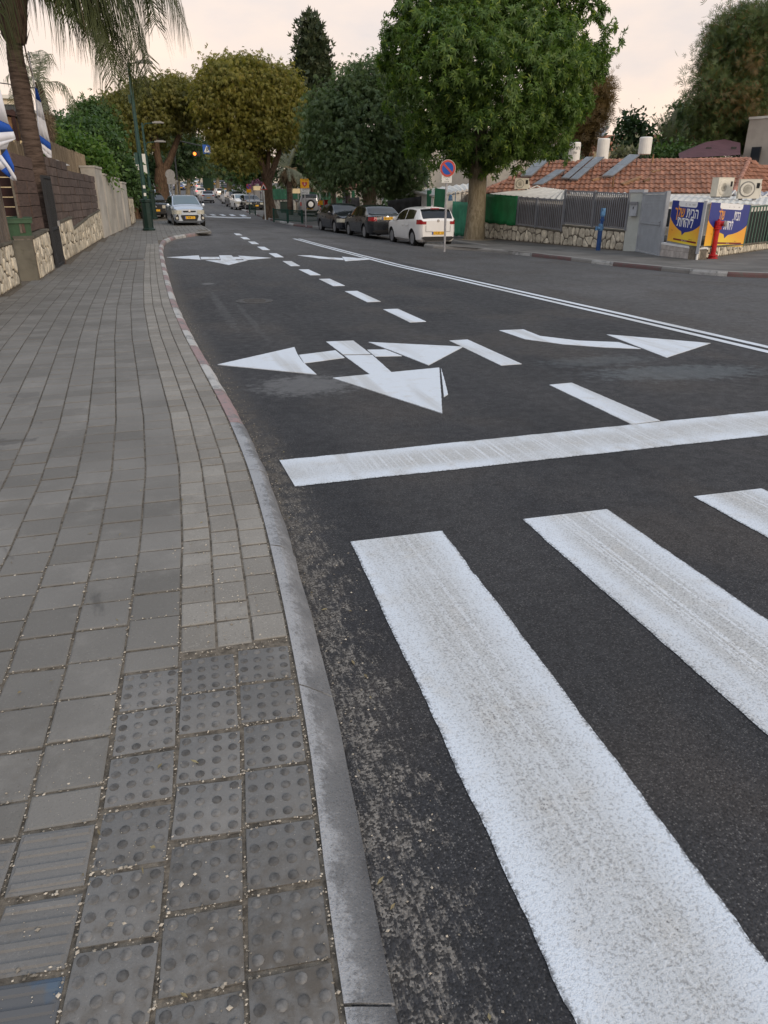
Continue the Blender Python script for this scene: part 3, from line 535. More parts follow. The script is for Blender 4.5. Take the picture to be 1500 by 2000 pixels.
for i in range(11000):
    x, y = RNG.choice(near); s = RNG.choice((-1, 1))*.1
    if RNG.random() < .5: x += s+RNG.gauss(0, .004); y += RNG.uniform(-.1, .1)
    else: y += s+RNG.gauss(0, .004); x += RNG.uniform(-.1, .1)
    if RNG.random() > (1.25-.33*y): continue
    pebble(x, y, RNG.choice((.0024, .003, .004, .005)) if RNG.random() < .94 else .007)
for i in range(900): y = RNG.uniform(.5, 2.0); pebble(RNG.gauss(-.32, .26), y, RNG.choice((.0015, .002, .0028)))
for i in range(46): y = RNG.uniform(.7, 1.4); pebble(RNG.gauss(-.30, .22), y, RNG.uniform(.005, .010))
for i in range(1500): y = RNG.uniform(.6, 12); pebble(xk(y)-.124+RNG.gauss(0, .006), y, RNG.choice((.002, .003, .004)))
for i in range(900): y = RNG.uniform(3.4, 13); pebble(xk(y)+abs(RNG.gauss(0, .07))+.01, y, RNG.choice((.002, .003, .005)))
for i in range(160): y = RNG.uniform(.8, 3.5); pebble(xk(y)+abs(RNG.gauss(0, .13))+.01, y, RNG.choice((.0025, .004, .006)))
tag(link('gravel', gv.mesh('gravel', MT['gravel'])), kind='stuff')
lt = MB()
for i in range(110):
    y = RNG.uniform(.6, 9); x = RNG.uniform(-.35-.55*y, .1) if RNG.random() < .8 else xk(y)+RNG.uniform(.01, .2); x = max(x, -2.4); a = RNG.uniform(0, 6.28); L, w = RNG.uniform(.006, .017), RNG.uniform(.002, .006); z = (zp(x, y) if x < xin(y) else zr(x, y))+.004
    d = Vector((math.cos(a), math.sin(a), 0)); n = Vector((-d.y, d.x, 0)); c = Vector((x, y, z)); lt.add([c-d*L, c+n*w+Vector((0, 0, .004)), c+d*L+Vector((0, 0, .003)), c-n*w+Vector((0, 0, .002))], [(0, 1, 2, 3)])
tag(link('leaf_litter', lt.mesh('leaf_litter', MT['l_litter'])), kind='stuff')
# ------------------------------------------------------------------ masonry with separate stones
def clip(poly, a, b, c):     # keep a*x+b*y<=c
    o = []
    for i, p in enumerate(poly):
        q = poly[(i+1) % len(poly)]; dp, dq = a*p[0]+b*p[1]-c, a*q[0]+b*q[1]-c
        if dp <= 0: o.append(p)
        if dp*dq < 0: t = dp/(dp-dq); o.append((p[0]+(q[0]-p[0])*t, p[1]+(q[1]-p[1])*t))
    return o
def cells(dom, pts, gap):
    out = []
    for i, p in enumerate(pts):
        c = dom
        for j, q in enumerate(pts):
            if i == j: continue
            dx, dy = q[0]-p[0], q[1]-p[1]; L = math.hypot(dx, dy)
            if L > 2.2: continue
            c = clip(c, dx/L, dy/L, (dx*(p[0]+q[0])/2+dy*(p[1]+q[1])/2)/L-gap)
            if len(c) < 3: break
        if len(c) >= 3:
            cx = sum(v[0] for v in c)/len(c); cy = sum(v[1] for v in c)/len(c); out.append([(cx+(x-cx)*.95, cy+(y-cy)*.95) for x, y in c])
    return out
def inpoly(p, poly):
    s = False
    for i, a in enumerate(poly):
        b_ = poly[i-1]
        if (a[1] > p[1]) != (b_[1] > p[1]) and p[0] < (b_[0]-a[0])*(p[1]-a[1])/(b_[1]-a[1])+a[0]: s = not s
    return s
def chaikin(c):
    o = []
    for i, p in enumerate(c):
        q = c[(i+1) % len(c)]; o += [(p[0]*.78+q[0]*.22, p[1]*.78+q[1]*.22), (p[0]*.22+q[0]*.78, p[1]*.22+q[1]*.78)]
    return o
def stone_face(t, O, u, nrm, dom, size, gap=.014, asp=1.25, parent=None):
    """stones of one face: dom is its outline in (along, up) metres"""
    W = max(p[0] for p in dom); Hh = max(p[1] for p in dom); pts = []; x0 = min(p[0] for p in dom); y0 = min(p[1] for p in dom)
    nu, nv = max(1, round((W-x0)/size)), max(1, round((Hh-y0)/(size*asp)))
    for i in range(nu):
        for j in range(nv):
            p = (x0+(i+.5+RNG.uniform(-.4, .4)+(.25 if j % 2 else -.25))*(W-x0)/nu, y0+(j+.5+RNG.uniform(-.42, .42))*(Hh-y0)/nv)
            if inpoly(p, dom): pts.append(p)
    for c in cells(dom, pts, gap):
        A = abs(sum(c[i-1][0]*c[i][1]-c[i][0]*c[i-1][1] for i in range(len(c))))/2
        if A < .0015: continue
        c = chaikin(c); n = len(c); cx = sum(v[0] for v in c)/n; cy = sum(v[1] for v in c)/n; d = RNG.uniform(.018, .038); m = MB()
        w = lambda x, y, h: O+u*x+Vector((0, 0, 1))*y+nrm*h
        m.add([w(x, y, -.01) for x, y in c]+[w(x, y, d*.55) for x, y in c]+[w(cx+(x-cx)*.82, cy+(y-cy)*.82, d+RNG.uniform(-.005, .005)) for x, y in c],
              [(i, (i+1) % n, (i+1) % n+n, i+n) for i in range(n)]+[(i+n, (i+1) % n+n, (i+1) % n+2*n, i+2*n) for i in range(n)]+[tuple(range(2*n, 3*n))])
        t.part('stone', m, MT['stone'], parent)
def stone_wall(label, a, b_, hs, th, size, zf=zp, side=1, cat='stone wall', zdrop=.02, end=True, group=None, asp=1.25):
    """a,b: ends of the front foot line; hs: (fraction, height) steps of the top"""
    A = Vector((a[0], a[1], zf(*a))); B = Vector((b_[0], b_[1], zf(*b_))); L = math.hypot(B.x-A.x, B.y-A.y); u = Vector(((B.x-A.x)/L, (B.y-A.y)/L, (B.z-A.z)/L)); uh = Vector((u.x, u.y, 0)).normalized(); nrm = Vector((uh.y, -uh.x, 0))*side
    t = T('stone_wall', label, cat, A, group=group); m = MB(); cp = MB()
    for (f0, h0), (f1, h1) in zip(hs[::2], hs[1::2]):
        P = [A+u*(L*f0), A+u*(L*f1)]; q = [P[0]-Vector((0, 0, .1)), P[1]-Vector((0, 0, .1)), P[1]+Vector((0, 0, h1)), P[0]+Vector((0, 0, h0))]; m.prism(q, -nrm*th)
        c0, c1 = P[0]+Vector((0, 0, h0+.002))+nrm*.035, P[1]+Vector((0, 0, h1+.002))+nrm*.035; cp.prism([c0, c1, c1+Vector((0, 0, .045)), c0+Vector((0, 0, .045))], -nrm*(th+.05))
        stone_face(t, A, u if abs(u.z) < 1e-3 else Vector((u.x, u.y, u.z)), nrm, [(L*f0+.01, zdrop), (L*f1-.01, zdrop), (L*f1-.01, h1-.01), (L*f0+.01, h0-.01)], size, asp=asp)
    t.part('core', m, MT['mortar']); t.part('capping', cp, MT['oldconcrete']); return t, A, u, nrm, L
# ------------------------------------------------------------------ the left side of the street
t, *_ = stone_wall('low rubble stone wall nearest the viewer, under the weathered board fence', (-2.72, 9.0), (-2.6, 15.85), [(0, .74), (1, .76)], .3, .21)
m = MB(); m.box((-2.79, 15.9, .48), (.44, .07, .92)); t.part('end_pier', m, MT['oldconcrete'])
t, *_ = stone_wall('short rubble stone pier with concrete flank, under the brown board screen', (-2.34, 16.8), (-2.31, 19.55), [(0, .80), (.85, .86)], .35, .22)
m = MB(); m.box((-2.98, 16.78, .46), (1.25, .12, .86)); t.part('concrete_flank', m, MT['oldconcrete'])
t, *_ = stone_wall('stepped rubble stone wall along the pavement, below the brown block wall', (-2.31, 20.95), (-1.80, 30.6), [(0, .92), (.27, .97), (.27, .66), (.62, .82), (.62, .84), (1, .95)], .3, .24)
def block_wall(name, label, cat, a, b_, z0, cols, rows, tops, mat, th=.12, colw=None, setback=.09, rowjit=0):
    """wall of separate blocks; tops: number of rows per column"""
    A = Vector((a[0], a[1], z0)); B = Vector((b_[0], b_[1], z0)); L = (B-A).length; u = (B-A)/L; n = Vector((u.y, -u.x, 0)); t = T(name, label, cat, A); w = L/cols; bk = MB()
    for i in range(cols):
        hj = RNG.uniform(-.01, .01)
        for j in range(tops[i]):
            d = RNG.uniform(-.012, .012); c = A+u*(w*(i+.5))+Vector((0, 0, rows*(j+.5)+hj))+n*(-setback+d); mb = MB(); g_ = .007
            M3 = Matrix((u, n, Vector((0, 0, 1)))).transposed(); mb.box(c, (w-2*g_, th, rows-2*g_), M=M3); t.part('plank' if 'plank' in mat.name else 'block', mb, mat)
        bk.prism([A+u*(w*i)-n*(setback+.02), A+u*(w*(i+1))-n*(setback+.02), A+u*(w*(i+1))-n*(setback+.02)+Vector((0, 0, rows*tops[i]-.03)), A+u*(w*i)-n*(setback+.02)+Vector((0, 0, rows*tops[i]-.03))], -n*.04)
    t.part('backing', bk, MT['mortar']); return t
block_wall('block_wall', 'tall brown block wall with stepped top, over the stepped rubble stone wall', 'block wall', (-2.33, 20.95), (-1.78, 30.6), zp(-2.3, 21)+.55, 11, .215, [9, 9, 9, 9, 8, 8, 8, 8, 8, 8, 8], MT['brownblock'])
block_wall('board_screen', 'brown wide board screen between the narrow grey gate and the dark red slats', 'board screen', (-2.40, 16.85), (-2.36, 19.5), zp(-2.3, 17)+.9, 2, .245, [6, 6], MT['brownplank'], th=.05)
# narrow grey gate
def bar_gate(name, label, cat, A, B, h, z0, nb, mat, fw=.05, rails=(0, 1), lock=None):
    A = Vector((A[0], A[1], z0)); B = Vector((B[0], B[1], z0)); u = (B-A).normalized(); L = (B-A).length; t = T(name, label, cat, A); f = MB()
    for e in (fw/2, L-fw/2): f.box(A+u*e+Vector((0, 0, h/2)), (fw, fw, h), rz=math.atan2(u.y, u.x))
    for k in rails: f.beam(A+u*fw+Vector((0, 0, fw/2+(h-fw)*k)), B-u*fw+Vector((0, 0, fw/2+(h-fw)*k)), fw*.8, fw)
    t.part('frame', f, mat); s = MB(); s.box(A+u*.1, (.01, .01, .01))
    for i in range(nb):
        p = A+u*(fw+(L-2*fw)*(i+.5)/nb); q = MB(); q.box(p+Vector((0, 0, h/2)), (.022, .022, h-2*fw), rz=math.atan2(u.y, u.x)); t.part('picket', q, mat)
    return t, A, u, L
t, A, u, L = bar_gate('garden_gate', 'narrow charcoal gate with pickets and mesh in front of the palm trunk', 'gate', (-2.30, 19.62), (-2.27, 20.85), 2.02, zp(-2.3, 20)+.02, 10, MT['darkmetal'], .06, (0, .42, 1))
m = MB(); m.box(A+u*(L-.12)+Vector((.05, 0, .95)), (.05, .09, .12)); t.part('lock', m, MT['galv'])
m = MB(); m.box(A+u*(L/2)+Vector((-.02, 0, .98)), (.006, L-.16, 1.75), rz=0); t.part('mesh_sheet', m, MT['meshgrey'])
# dark red slatted gate set back
t = T('slat_gate', 'dark red horizontal slat gate behind the near flag and the green bin', 'gate', (-3.7, 17.5, .1))
for k in range(11): m = MB(); m.box((-3.72, 17.5, .30+.185*k), (2.2, .03, .166)); t.part('slat', m, MT['redplank'])
for x in (-2.62, -4.85): m = MB(); m.box((x, 17.53, 1.2), (.07, .07, 2.25)); t.part('post', m, MT['darkmetal'])
# weathered board fence on the near wall
t = T('board_fence', 'weathered grey vertical board fence standing on the nearest stone wall', 'fence', (-2.85, 9, .85))
y = 9.1; k = 0
while y < 15.8:
    wx = -2.72+(y-9)/6.85*.12-.03; m = MB(); w = .14; m.box((wx+RNG.uniform(-.006, .006), y, .84+.55), (.028, w-.008, 1.05+RNG.uniform(-.015, .015))); t.part('board', m, MT['greywood']); y += w
for z in (1.15, 1.75): m = MB(); m.beam((-2.80, 9, z), (-2.69, 15.7, z), .05, .08); t.part('rail', m, MT['greywood'])
m = MB(); m.box((-2.64, 15.86, 1.40), (.09, .07, 1.2)); t.part('post', m, MT['greywood'])
# wheelie bin
def bin_(loc, rz, label):
    t = T('wheelie_bin', label, 'bin', loc, rz, local=True); m = MB()
    m.add([(-.2, -.22, .08), (.2, -.22, .08), (.2, .2, .08), (-.2, .2, .08), (-.26, -.3, .92), (.26, -.3, .92), (.26, .27, .92), (-.26, .27, .92)], [(3, 2, 1, 0), (4, 5, 6, 7), (0, 1, 5, 4), (1, 2, 6, 5), (2, 3, 7, 6), (3, 0, 4, 7)])
    m.box((0, -.02, .90), (.58, .62, .07)); t.part('body', m, MT['binggreen'])
    l = MB(); rows = [[(x, y, .945+.05*math.cos(y*4)*(1-abs(x)*1.2)) for x in (-.3, -.15, 0, .15, .3)] for y in (-.34, -.2, 0, .2, .32)]; l.grid(rows); l.box((0, -.01, .945), (.6, .66, .02)); l.tube([(-.2, .36, .93), (.2, .36, .93)], .018); t.part('lid', l, MT['binggreen'])
    for s in (-1, 1): w = MB(); w.lathe([(.02, -.025), (.1, -.025), (.1, .025), (.02, .025)], (s*.24, .24, .1), 14, axis='X'); t.part('wheel', w, MT['rubber'])
    n = MB(); text_mb('5', .26, (0, -.272, .36), (1, 0, 0), (0, .08, 1), n); t.part('number', n, MT['white'])
bin_((-2.63, 17.14, .34), R_(8), 'green wheelie bin with white number behind the nearest stone wall')
# pale concrete wall panels, stepping along
cw = [((-1.76, 30.75), (-1.62, 32.6), 2.45), ((-1.60, 32.75), (-1.38, 35.3), 2.22), ((-1.36, 35.45), (-1.17, 37.6), 2.12), ((-1.12, 38.5), (-.98, 40.6), 1.95)]
for i, (a, b_, h) in enumerate(cw):
    z = zp(*a); A, B = Vector((a[0], a[1], z-.05)), Vector((b_[0], b_[1], z-.05)); u = (B-A).normalized(); n = Vector((u.y, -u.x, 0)); lb = ('tallest pale concrete wall panel, adjoining the brown block wall', 'pale concrete wall panel next after the tallest one', 'third pale concrete wall panel beyond the brown block wall', 'last and lowest pale concrete wall panel, near the green poles')[i]
    t = T('wall_panel', lb, 'wall panel', A); m = MB(); m.prism([A, B, B+Vector((0, 0, h)), A+Vector((0, 0, h))], -n*(.5 if i == 0 else .22)); t.part('panel', m, MT['concrete'])
    m = MB(); m.prism([A+n*.03-u*.02+Vector((0, 0, h+.002)), B+n*.03+Vector((0, 0, h+.002)), B+n*.03+Vector((0, 0, h+.07)), A+n*.03-u*.02+Vector((0, 0, h+.07))], -n*(.56 if i == 0 else .28)); t.part('capping', m, MT['concrete'])
    m = MB(); m.box(B+u*.07+Vector((0, 0, h*.45))-n*.12, (.10, .05, h*.9), rz=math.atan2(u.y, u.x)); t.part('gate_post', m, MT['darkmetal'])
t, *_ = stone_wall('small rubble stone pier beyond the last pale concrete panel', (-.96, 40.9), (-.80, 43.2), [(0, 1.25), (1, 1.2)], .4, .35)
t, *_ = stone_wall('long low rubble wall far along the left pavement, below the hedge', (-1.6, 44), (-1.9, 62), [(0, 1.1), (1, 1.1)], .35, .6)
# reed screens and white awning behind the brown wall
def reed(label, a, b_, z0, h):
    A, B = Vector((a[0], a[1], z0)), Vector((b_[0], b_[1], z0)); L = (B-A).length; u = (B-A)/L; m = MB(); s = 0
    while s < L: p = A+u*s; m.tube([p, p+Vector((0, 0, h+RNG.uniform(-.06, .08)))], .018, 4); s += .034
    t = T('reed_screen', label, 'reed screen', A); t.part('reeds', m, MT['reed'], kind='stuff'); f = MB(); f.beam(A+Vector((-.04, 0, h*.35)), B+Vector((-.04, 0, h*.35)), .03, .03); f.beam(A+Vector((-.04, 0, h*.75)), B+Vector((-.04, 0, h*.75)), .03, .03); t.part('wire_frame', f, MT['darkmetal'])
p0 = PY(100, 327, 25); p1 = PY(168, 327, 33); reed('pale reed screen rising behind the brown block wall', p0[:2], p1[:2], 1.2, p0.z-1.2+.65)
p0 = PY(20, 325, 24); p1 = PY(52, 325, 25.5); reed('pale reed screen seen between the near flag and the palm trunk', p0[:2], p1[:2], 1.2, p0.z-1.2+.65)
m = MB(); q = [PY(111, 312, 24.5), PY(137, 323, 26), PY(116, 324, 24.5)]; m.prism(q, (-.35, .1, 0)); solo('awning', 'white triangular awning tip poking above the brown block wall', 'awning', m, MT['white'], loc=q[0])
# houses behind on the left
def house(name, label, parts, loc):
    t = T(name, label, 'house', loc); return t
pc = PY(20, 310, 42); X0, X1, Y0, Y1 = pc.x-9, PY(46, 230, 42).x, 42, 54; z0 = 0
t = T('house', 'cream two storey house with timber pergola behind the palm', 'house', ((X0+X1)/2, 48, z0)); zt = PY(30, 182, 42).z; zm = PY(30, 255, 42).z
m = MB(); m.box(((X0+X1)/2, 48, zm/2), (X1-X0, 12, zm)); t.part('wall', m, MT['yellowwall']); m = MB(); m.box(((X0+X1)/2-.3, 49, (zt+zm)/2+.003), (X1-X0-.6, 9, zt-zm)); t.part('upper_wall', m, MT['cream'])
m = MB(); m.box(((X0+X1)/2-.3, 49, zt+.09), (X1-X0-.3, 9.4, .16)); t.part('roof', m, MT['whitewall']); m = MB(); m.box(((X0+X1)/2, 48, zm-.1), (X1-X0+.5, 12.4, .14)); t.part('balcony_slab', m, MT['whitewall'])
for k in range(5):
    w = MB(); xw = X0+1.2+k*2.0; w.box((xw, 41.98, zm-1.4), (1.1, .06, 1.2)); f = t.part('window', w, MT['darkmetal']); g_ = MB(); g_.box((xw, 41.94, zm-1.4), (.95, .03, 1.05)); t.part('pane', g_, MT['pane'], f)
    w = MB(); w.box((xw-.1, 44.48, (zt+zm)/2), (1.0, .06, 1.1)); f = t.part('window', w, MT['darkmetal']); g_ = MB(); g_.box((xw-.1, 44.44, (zt+zm)/2), (.86, .03, .95)); t.part('pane', g_, MT['pane'], f)
m = MB()
for k in range(9): m.box((X1+.05, 42+k*.8, zm-.9), (.05, .05, 1.0))
m.box((X1+.05, 45.2, zm-.4), (.06, 6.6, .06)); m.box((X1+.05, 45.2, zm-1.4), (.06, 6.6, .06)); t.part('balcony_rail', m, MT['darkmetal'])
pa = PY(5, 207, 30); pb = PY(29, 217, 31); zt = pa.z; t = T('pergola', 'dark timber pergola roof with pale cloth behind the near flag', 'pergola', (pa.x-2, 30, 0)); m = MB()
m.prism([pa+Vector((-4, 0, .5)), pb, pb+Vector((0, 0, -.16)), pa+Vector((-4, 0, .34))], (0, 3.2, 0)); t.part('roof', m, MT['redplank'])
m = MB(); m.prism([pa+Vector((-4, .1, .30)), pb+Vector((-.05, .1, -.2)), pb+Vector((-.3, .1, -.75)), pa+Vector((-4, .1, -.4))], (0, 2.8, 0)); t.part('side_boards', m, MT['timber'])
for x, y in ((pb.x-.1, 31.1), (pb.x-.1, 33.9), (pa.x-3.8, 31), (pa.x-3.8, 33.5)): m = MB(); m.box((x, y, zt/2), (.12, .12, zt)); t.part('post', m, MT['redplank'])
c0 = PY(120, 256, 58); m = MB(); m.box((c0.x-1, 62, c0.z/2-.5), (9, 7, c0.z-.2)); t = T('house', 'small white house half hidden by shrubs beyond the second flag', 'house', (c0.x-1, 62, 0)); t.part('wall', m, MT['whitewall']); m = MB(); m.box((c0.x-1, 62, c0.z-.5), (9.6, 7.6, .25)); t.part('roof', m, MT['whitewall'])
for k in range(3): w = MB(); w.box((c0.x+1.8-k*2.4, 58.47, c0.z-2.0), (1.0, .06, 1.1)); f = t.part('window', w, MT['white']); g_ = MB(); g_.box((c0.x+1.8-k*2.4, 58.43, c0.z-2.0), (.86, .03, .96)); t.part('pane', g_, MT['pane'], f)
# flags
def flag(label, Lp, Rp, stripes, loc, wave, pole, dY):
    t = T('flag', label, 'flag', loc); m = MB(); rows = []; n = 9
    for (l, r, yy) in zip(Lp, Rp, dY):
        a, b_ = PY(l[0], l[1], yy[0]), PY(r[0], r[1], yy[1]); rows.append([a.lerp(b_, k/n)+Vector((math.sin(k*1.5+len(rows)*.5)*wave*.5, math.sin(k*1.9+len(rows)*.6)*wave, 0)) for k in range(n+1)])
    for i in range(len(rows)-1): m.grid([rows[i], rows[i+1]], stripes[i])
    me = m.mesh('cloth', [MT['flagwhite'], MT['flagblue']], 1, t.loc); mo = link('cloth', me, t.o); so_ = mo.modifiers.new('thick', 'SOLIDIFY'); so_.thickness = .004
    p = MB(); p.tube(pole, .016, 8); t.part('pole', p, MT['galv']); return t
flag('blue and white striped flag hanging folded at the left edge', [(-62, 160), (-60, 205), (-52, 262), (-44, 288), (-40, 306)], [(-2, 165), (17, 243), (26, 257), (30, 270), (30, 272)], [0, 1, 0, 0], PY(-30, 170, 15), .012, [PY(-64, 150, 15.1), PY(-40, 340, 15.1), PY(-36, 420, 15.1)], [(15, 15)]*5)
t = T('flag_fold', 'lower blue and white folds of the flag at the left edge', 'flag', PY(0, 300, 15)); m = MB(); fl = bpy.data.objects['flag']
bpy.data.objects.remove(t.o); t = T.__new__(T); t.o = fl; t.loc = Vector(fl.location); m = MB()
P = lambda a, b_, d=0: PY(a, b_, 14.96+d)
m.grid([[P(-40, 262, .02), P(0, 262, .05), P(26, 257, .05)], [P(-40, 300, .02), P(0, 292, .06), P(13, 291, .08)]], 0)
m.grid([[P(3, 303, .03), P(13, 291, .0)], [P(20, 326, -.02), P(27, 324, -.05)], [P(24, 338, -.02), P(28, 336, -.05)]], 1)
m.grid([[P(-6, 303, 0), P(3, 303, -.01)], [P(12, 326, -.03), P(20, 327, -.05)], [P(24, 347, -.03), P(31, 345, -.06)], [P(28, 352, -.03), P(33, 353, -.05)]], 0)
m.grid([[P(-14, 312, .03), P(-2, 306, .03)], [P(2, 333, .03), P(12, 326, .02)]], 0); m.grid([[P(2, 333, .03), P(12, 326, .02)], [P(18, 347, .02), P(25, 339, .0)]], 1); m.grid([[P(18, 347, .02), P(25, 339, .0)], [P(26, 353, .02), P(32, 352, -.01)]], 0)
o = t.part('folded_end', m, [MT['flagwhite'], MT['flagblue']], smooth=1); so_ = o.modifiers.new('thick', 'SOLIDIFY'); so_.thickness = .004
Y = 22.6
flag('narrow blue and white striped flag on the pole behind the palm', [(68, 170), (70, 193), (72, 225), (75, 262), (77, 277), (80, 288), (83, 298)], [(72, 174), (80, 200), (88, 236), (98, 279), (100, 294), (102, 307), (97, 311)], [1, 0, 0, 1, 0, 0], PY(70, 170, Y), .012, [PY(55, 100, Y+.1), PY(68, 170, Y+.05), PY(76, 262, Y+.05), PY(82, 330, Y+.05), PY(86, 400, Y+.05)], [(Y, Y)]*7)
m = MB(); m.tube([PY(-30, 158, 20), PY(0, 162, 21), PY(30, 166, 21.8), PY(68, 172, Y+.05)], .012, 5); solo('overhead_cable', 'thin dark cable crossing behind the palm trunk to the flag pole', 'cable', m, MT['black'], loc=PY(30, 166, 21))
# green street lamps and poles
def lamp(label, base, h, arms, gear, group, basez=1.25):
    t = T('street_lamp', label, 'street lamp', base); B = Vector(base); m = MB(); m.tube([B, B+Vector((0, 0, 1.0)), B+Vector((0, 0, h*.55)), B+Vector((0, 0, h))], [.10, .095, .085, .055], 10); t.part('pole', m, MT['polegreen'])
    if basez:
        s = MB(); s.lathe([(.27, 0), (.27, .06), (.22, .1), (.205, basez-.12), (.25, basez-.1), (.25, basez), (.12, basez+.02)], B, 8); t.part('base_sleeve', s, MT['basegreen'])
    for z, L, a in arms:
        d = Vector((math.cos(a), math.sin(a), 0)); s = MB(); s.tube([B+Vector((0, 0, z-.25)), B+d*(L*.3)+Vector((0, 0, z-.03)), B+d*L+Vector((0, 0, z))], .028, 6); ar = t.part('arm', s, MT['polegreen']); hd = MB(); c = B+d*(L+.3)+Vector((0, 0, z+.02)); hd.box(c, (.62, .24, .07), rz=a); hd.box(c+Vector((0, 0, .05)), (.4, .14, .05), rz=a); t.part('lamp_head', hd, MT['steelgrey'], ar)
    for z, sz, dx in gear: s = MB(); s.box(B+Vector((dx, -.05, z)), sz); t.part('junction_box', s, MT['polegreen'])
    return t, B
b0 = G(291, 450, .12); h = HT(b0, 122)
t, B = lamp('tall green street lamp with dark octagonal sleeve nearest the viewer', b0, h, [(h, .35, R_(-10))], [(h-3.5, (.14, .1, .45), -.15), (h-1.3, (.1, .1, .3), -.12)], 'green street lamps')
for z in (1.75, 1.45): s = MB(); s.box(B+Vector((.02, -.105, z)), (.1, .012, .12)); t.part('sticker', s, MT['signwhite'])
b0 = G(300, 428, .12); h = HT(b0, 240); t, B = lamp('green street lamp with two lamp heads standing behind the nearest one', b0, h, [(h, .6, R_(-8)), (HT(b0, 277), .6, R_(-8))], [(h*.55, (.12, .1, .5), -.15)], 'green street lamps', 1.6)
s = MB(); s.box(B+Vector((-.35, -.14, 3.0)), (.62, .03, 1.05)); t.part('white_board', s, MT['signwhite'])
for px, py0, py1, lb in ((222, 385, 301, 'slim garden lamp post with white globe above the shrubs'), (231, 385, 312, 'thin green post beside the slim garden lamp')):
    b0 = PY(px+4, 385, 47); zt = PY(px, py1, 47); t = T('garden_lamp' if px == 222 else 'thin_post', lb, 'lamp post' if px == 222 else 'post', (zt.x, 47, .5)); m = MB(); m.tube([(zt.x, 47, .4), (zt.x, 47, zt.z)], .045, 7); t.part('pole', m, MT['polegreen'])
    if px == 222: m = MB(); m.lathe([(.05, -.1), (.14, -.02), (.15, .06), (.06, .14), (.001, .15)], (zt.x, 47, zt.z+.05), 10); t.part('lamp_globe', m, MT['lampwhite'])
# round sign seen from behind
def pole_sign(label, base, h, build, mat='galv', r=.035, cat='road sign'):
    t = T('road_sign', label, cat, base); B = Vector(base); m = MB(); m.tube([B-Vector((0, 0, .05)), B+Vector((0, 0, h))], r, 8); t.part('pole', m, MT[mat]); build(t, B); return t
b0 = G(342, 424, .12); hh_ = HT(b0, 333)
def bk(t, B):
    c = B+Vector((-.02, -.04, HT(b0, 341))); m = MB(); m.lathe([(.001, 0), (.30, 0), (.30, .012), (.001, .014)], c, 24, axis='Y'); t.part('disc', m, MT['steelgrey']); m = MB(); m.box(B+Vector((0, -.05, HT(b0, 354))), (.52, .015, .32)); t.part('plate', m, MT['steelgrey'])
pole_sign('round road sign seen from its grey back, above the silver car', b0, hh_, bk)
b0 = G(352, 420, .05); pole_sign('thin bare sign post just right of the grey backed sign', b0, HT(b0, 352), lambda t, B: (lambda m: (m.box(B+Vector((0, -.04, HT(b0, 354))), (.16, .02, .12)), t.part('plate', m, MT['steelgrey'])))(MB()), r=.03)
# ------------------------------------------------------------------ the right side: walls, fences, gate, banners
zg = lambda x, y: zr(x, y)+.12
def GP(px, py): p = G(px, py, .12); return p
def lin(a, b_, f): return a.lerp(b_, f)
A0, A1, B1 = GP(944, 465), GP(1094, 479), GP(1216, 490)
hA0, hA1, hB0, hB1 = HT(A0, 432), HT(A1, 453), HT(A1, 441), HT(B1, 453)
stone_wall('low crazy-paved stone wall under the green tarpaulin, right of the big tree', A0[:2], A1[:2], [(0, hA0), (1, hA1)], .3, .34, zf=zg, asp=1.15)
stone_wall('taller crazy-paved stone wall behind the blue standpipe', (A1+(B1-A1)*.005)[:2], B1[:2], [(0, hB0), (1, hB1)], .3, .33, zf=zg, asp=1.15)
def fence_run(label, a, b_, za, zb, ta, tb, n, posts, mat, back=None, cat='fence', pw=.045, name='picket_fence'):
    """a,b ground ends; za..: bottom heights, ta..: top heights above the ground ends"""
    a, b_ = Vector(a), Vector(b_); u = (b_-a); L = u.length; uh = Vector((u.x, u.y, 0)).normalized(); rz = math.atan2(uh.y, uh.x); nr = Vector((uh.y, -uh.x, 0)); t = T(name, label, cat, a+Vector((0, 0, za)))
    P = lambda f, h: a+u*f+Vector((0, 0, h)); lo = lambda f: za+(zb-za)*f; hi = lambda f: ta+(tb-ta)*f
    for i in range(n):
        f = (i+.5)/n; m = MB(); z0, z1 = lo(f)+.05, hi(f)-.04; m.box(P(f, (z0+z1)/2), (pw, .025, z1-z0), rz=rz); t.part('picket', m, mat)
    for h in (lambda f: lo(f)+.05, lambda f: hi(f)-.05): m = MB(); m.beam(P(0, h(0))-nr*.02, P(1, h(1))-nr*.02, .04, .05); t.part('rail', m, mat)
    for f in posts: m = MB(); m.box(P(f, (lo(f)+hi(f))/2), (.07, .08, hi(f)-lo(f)+.03), rz=rz); t.part('post', m, mat)
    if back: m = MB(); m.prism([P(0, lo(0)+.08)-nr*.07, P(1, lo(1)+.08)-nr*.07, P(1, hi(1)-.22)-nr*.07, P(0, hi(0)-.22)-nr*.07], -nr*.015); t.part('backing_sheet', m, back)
    return t
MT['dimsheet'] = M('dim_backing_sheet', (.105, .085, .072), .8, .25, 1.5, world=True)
m1 = lin(A0, A1, .46); hm = hA0+(hA1-hA0)*.46
fence_run('grey picket fence section right of the green tarpaulin', m1, A1, hm+.02, hA1+.03, HT(m1, 383), HT(A1, 389), 26, (0, .44, 1), MT['greymetal'], MT['dimsheet'])
fence_run('taller grey picket fence section behind the blue standpipe', A1+(B1-A1)*.01, B1, hB0+.06, hB1+.06, HT(A1, 370), HT(B1, 376), 33, (0, .5, 1), MT['greymetal'], MT['dimsheet'])
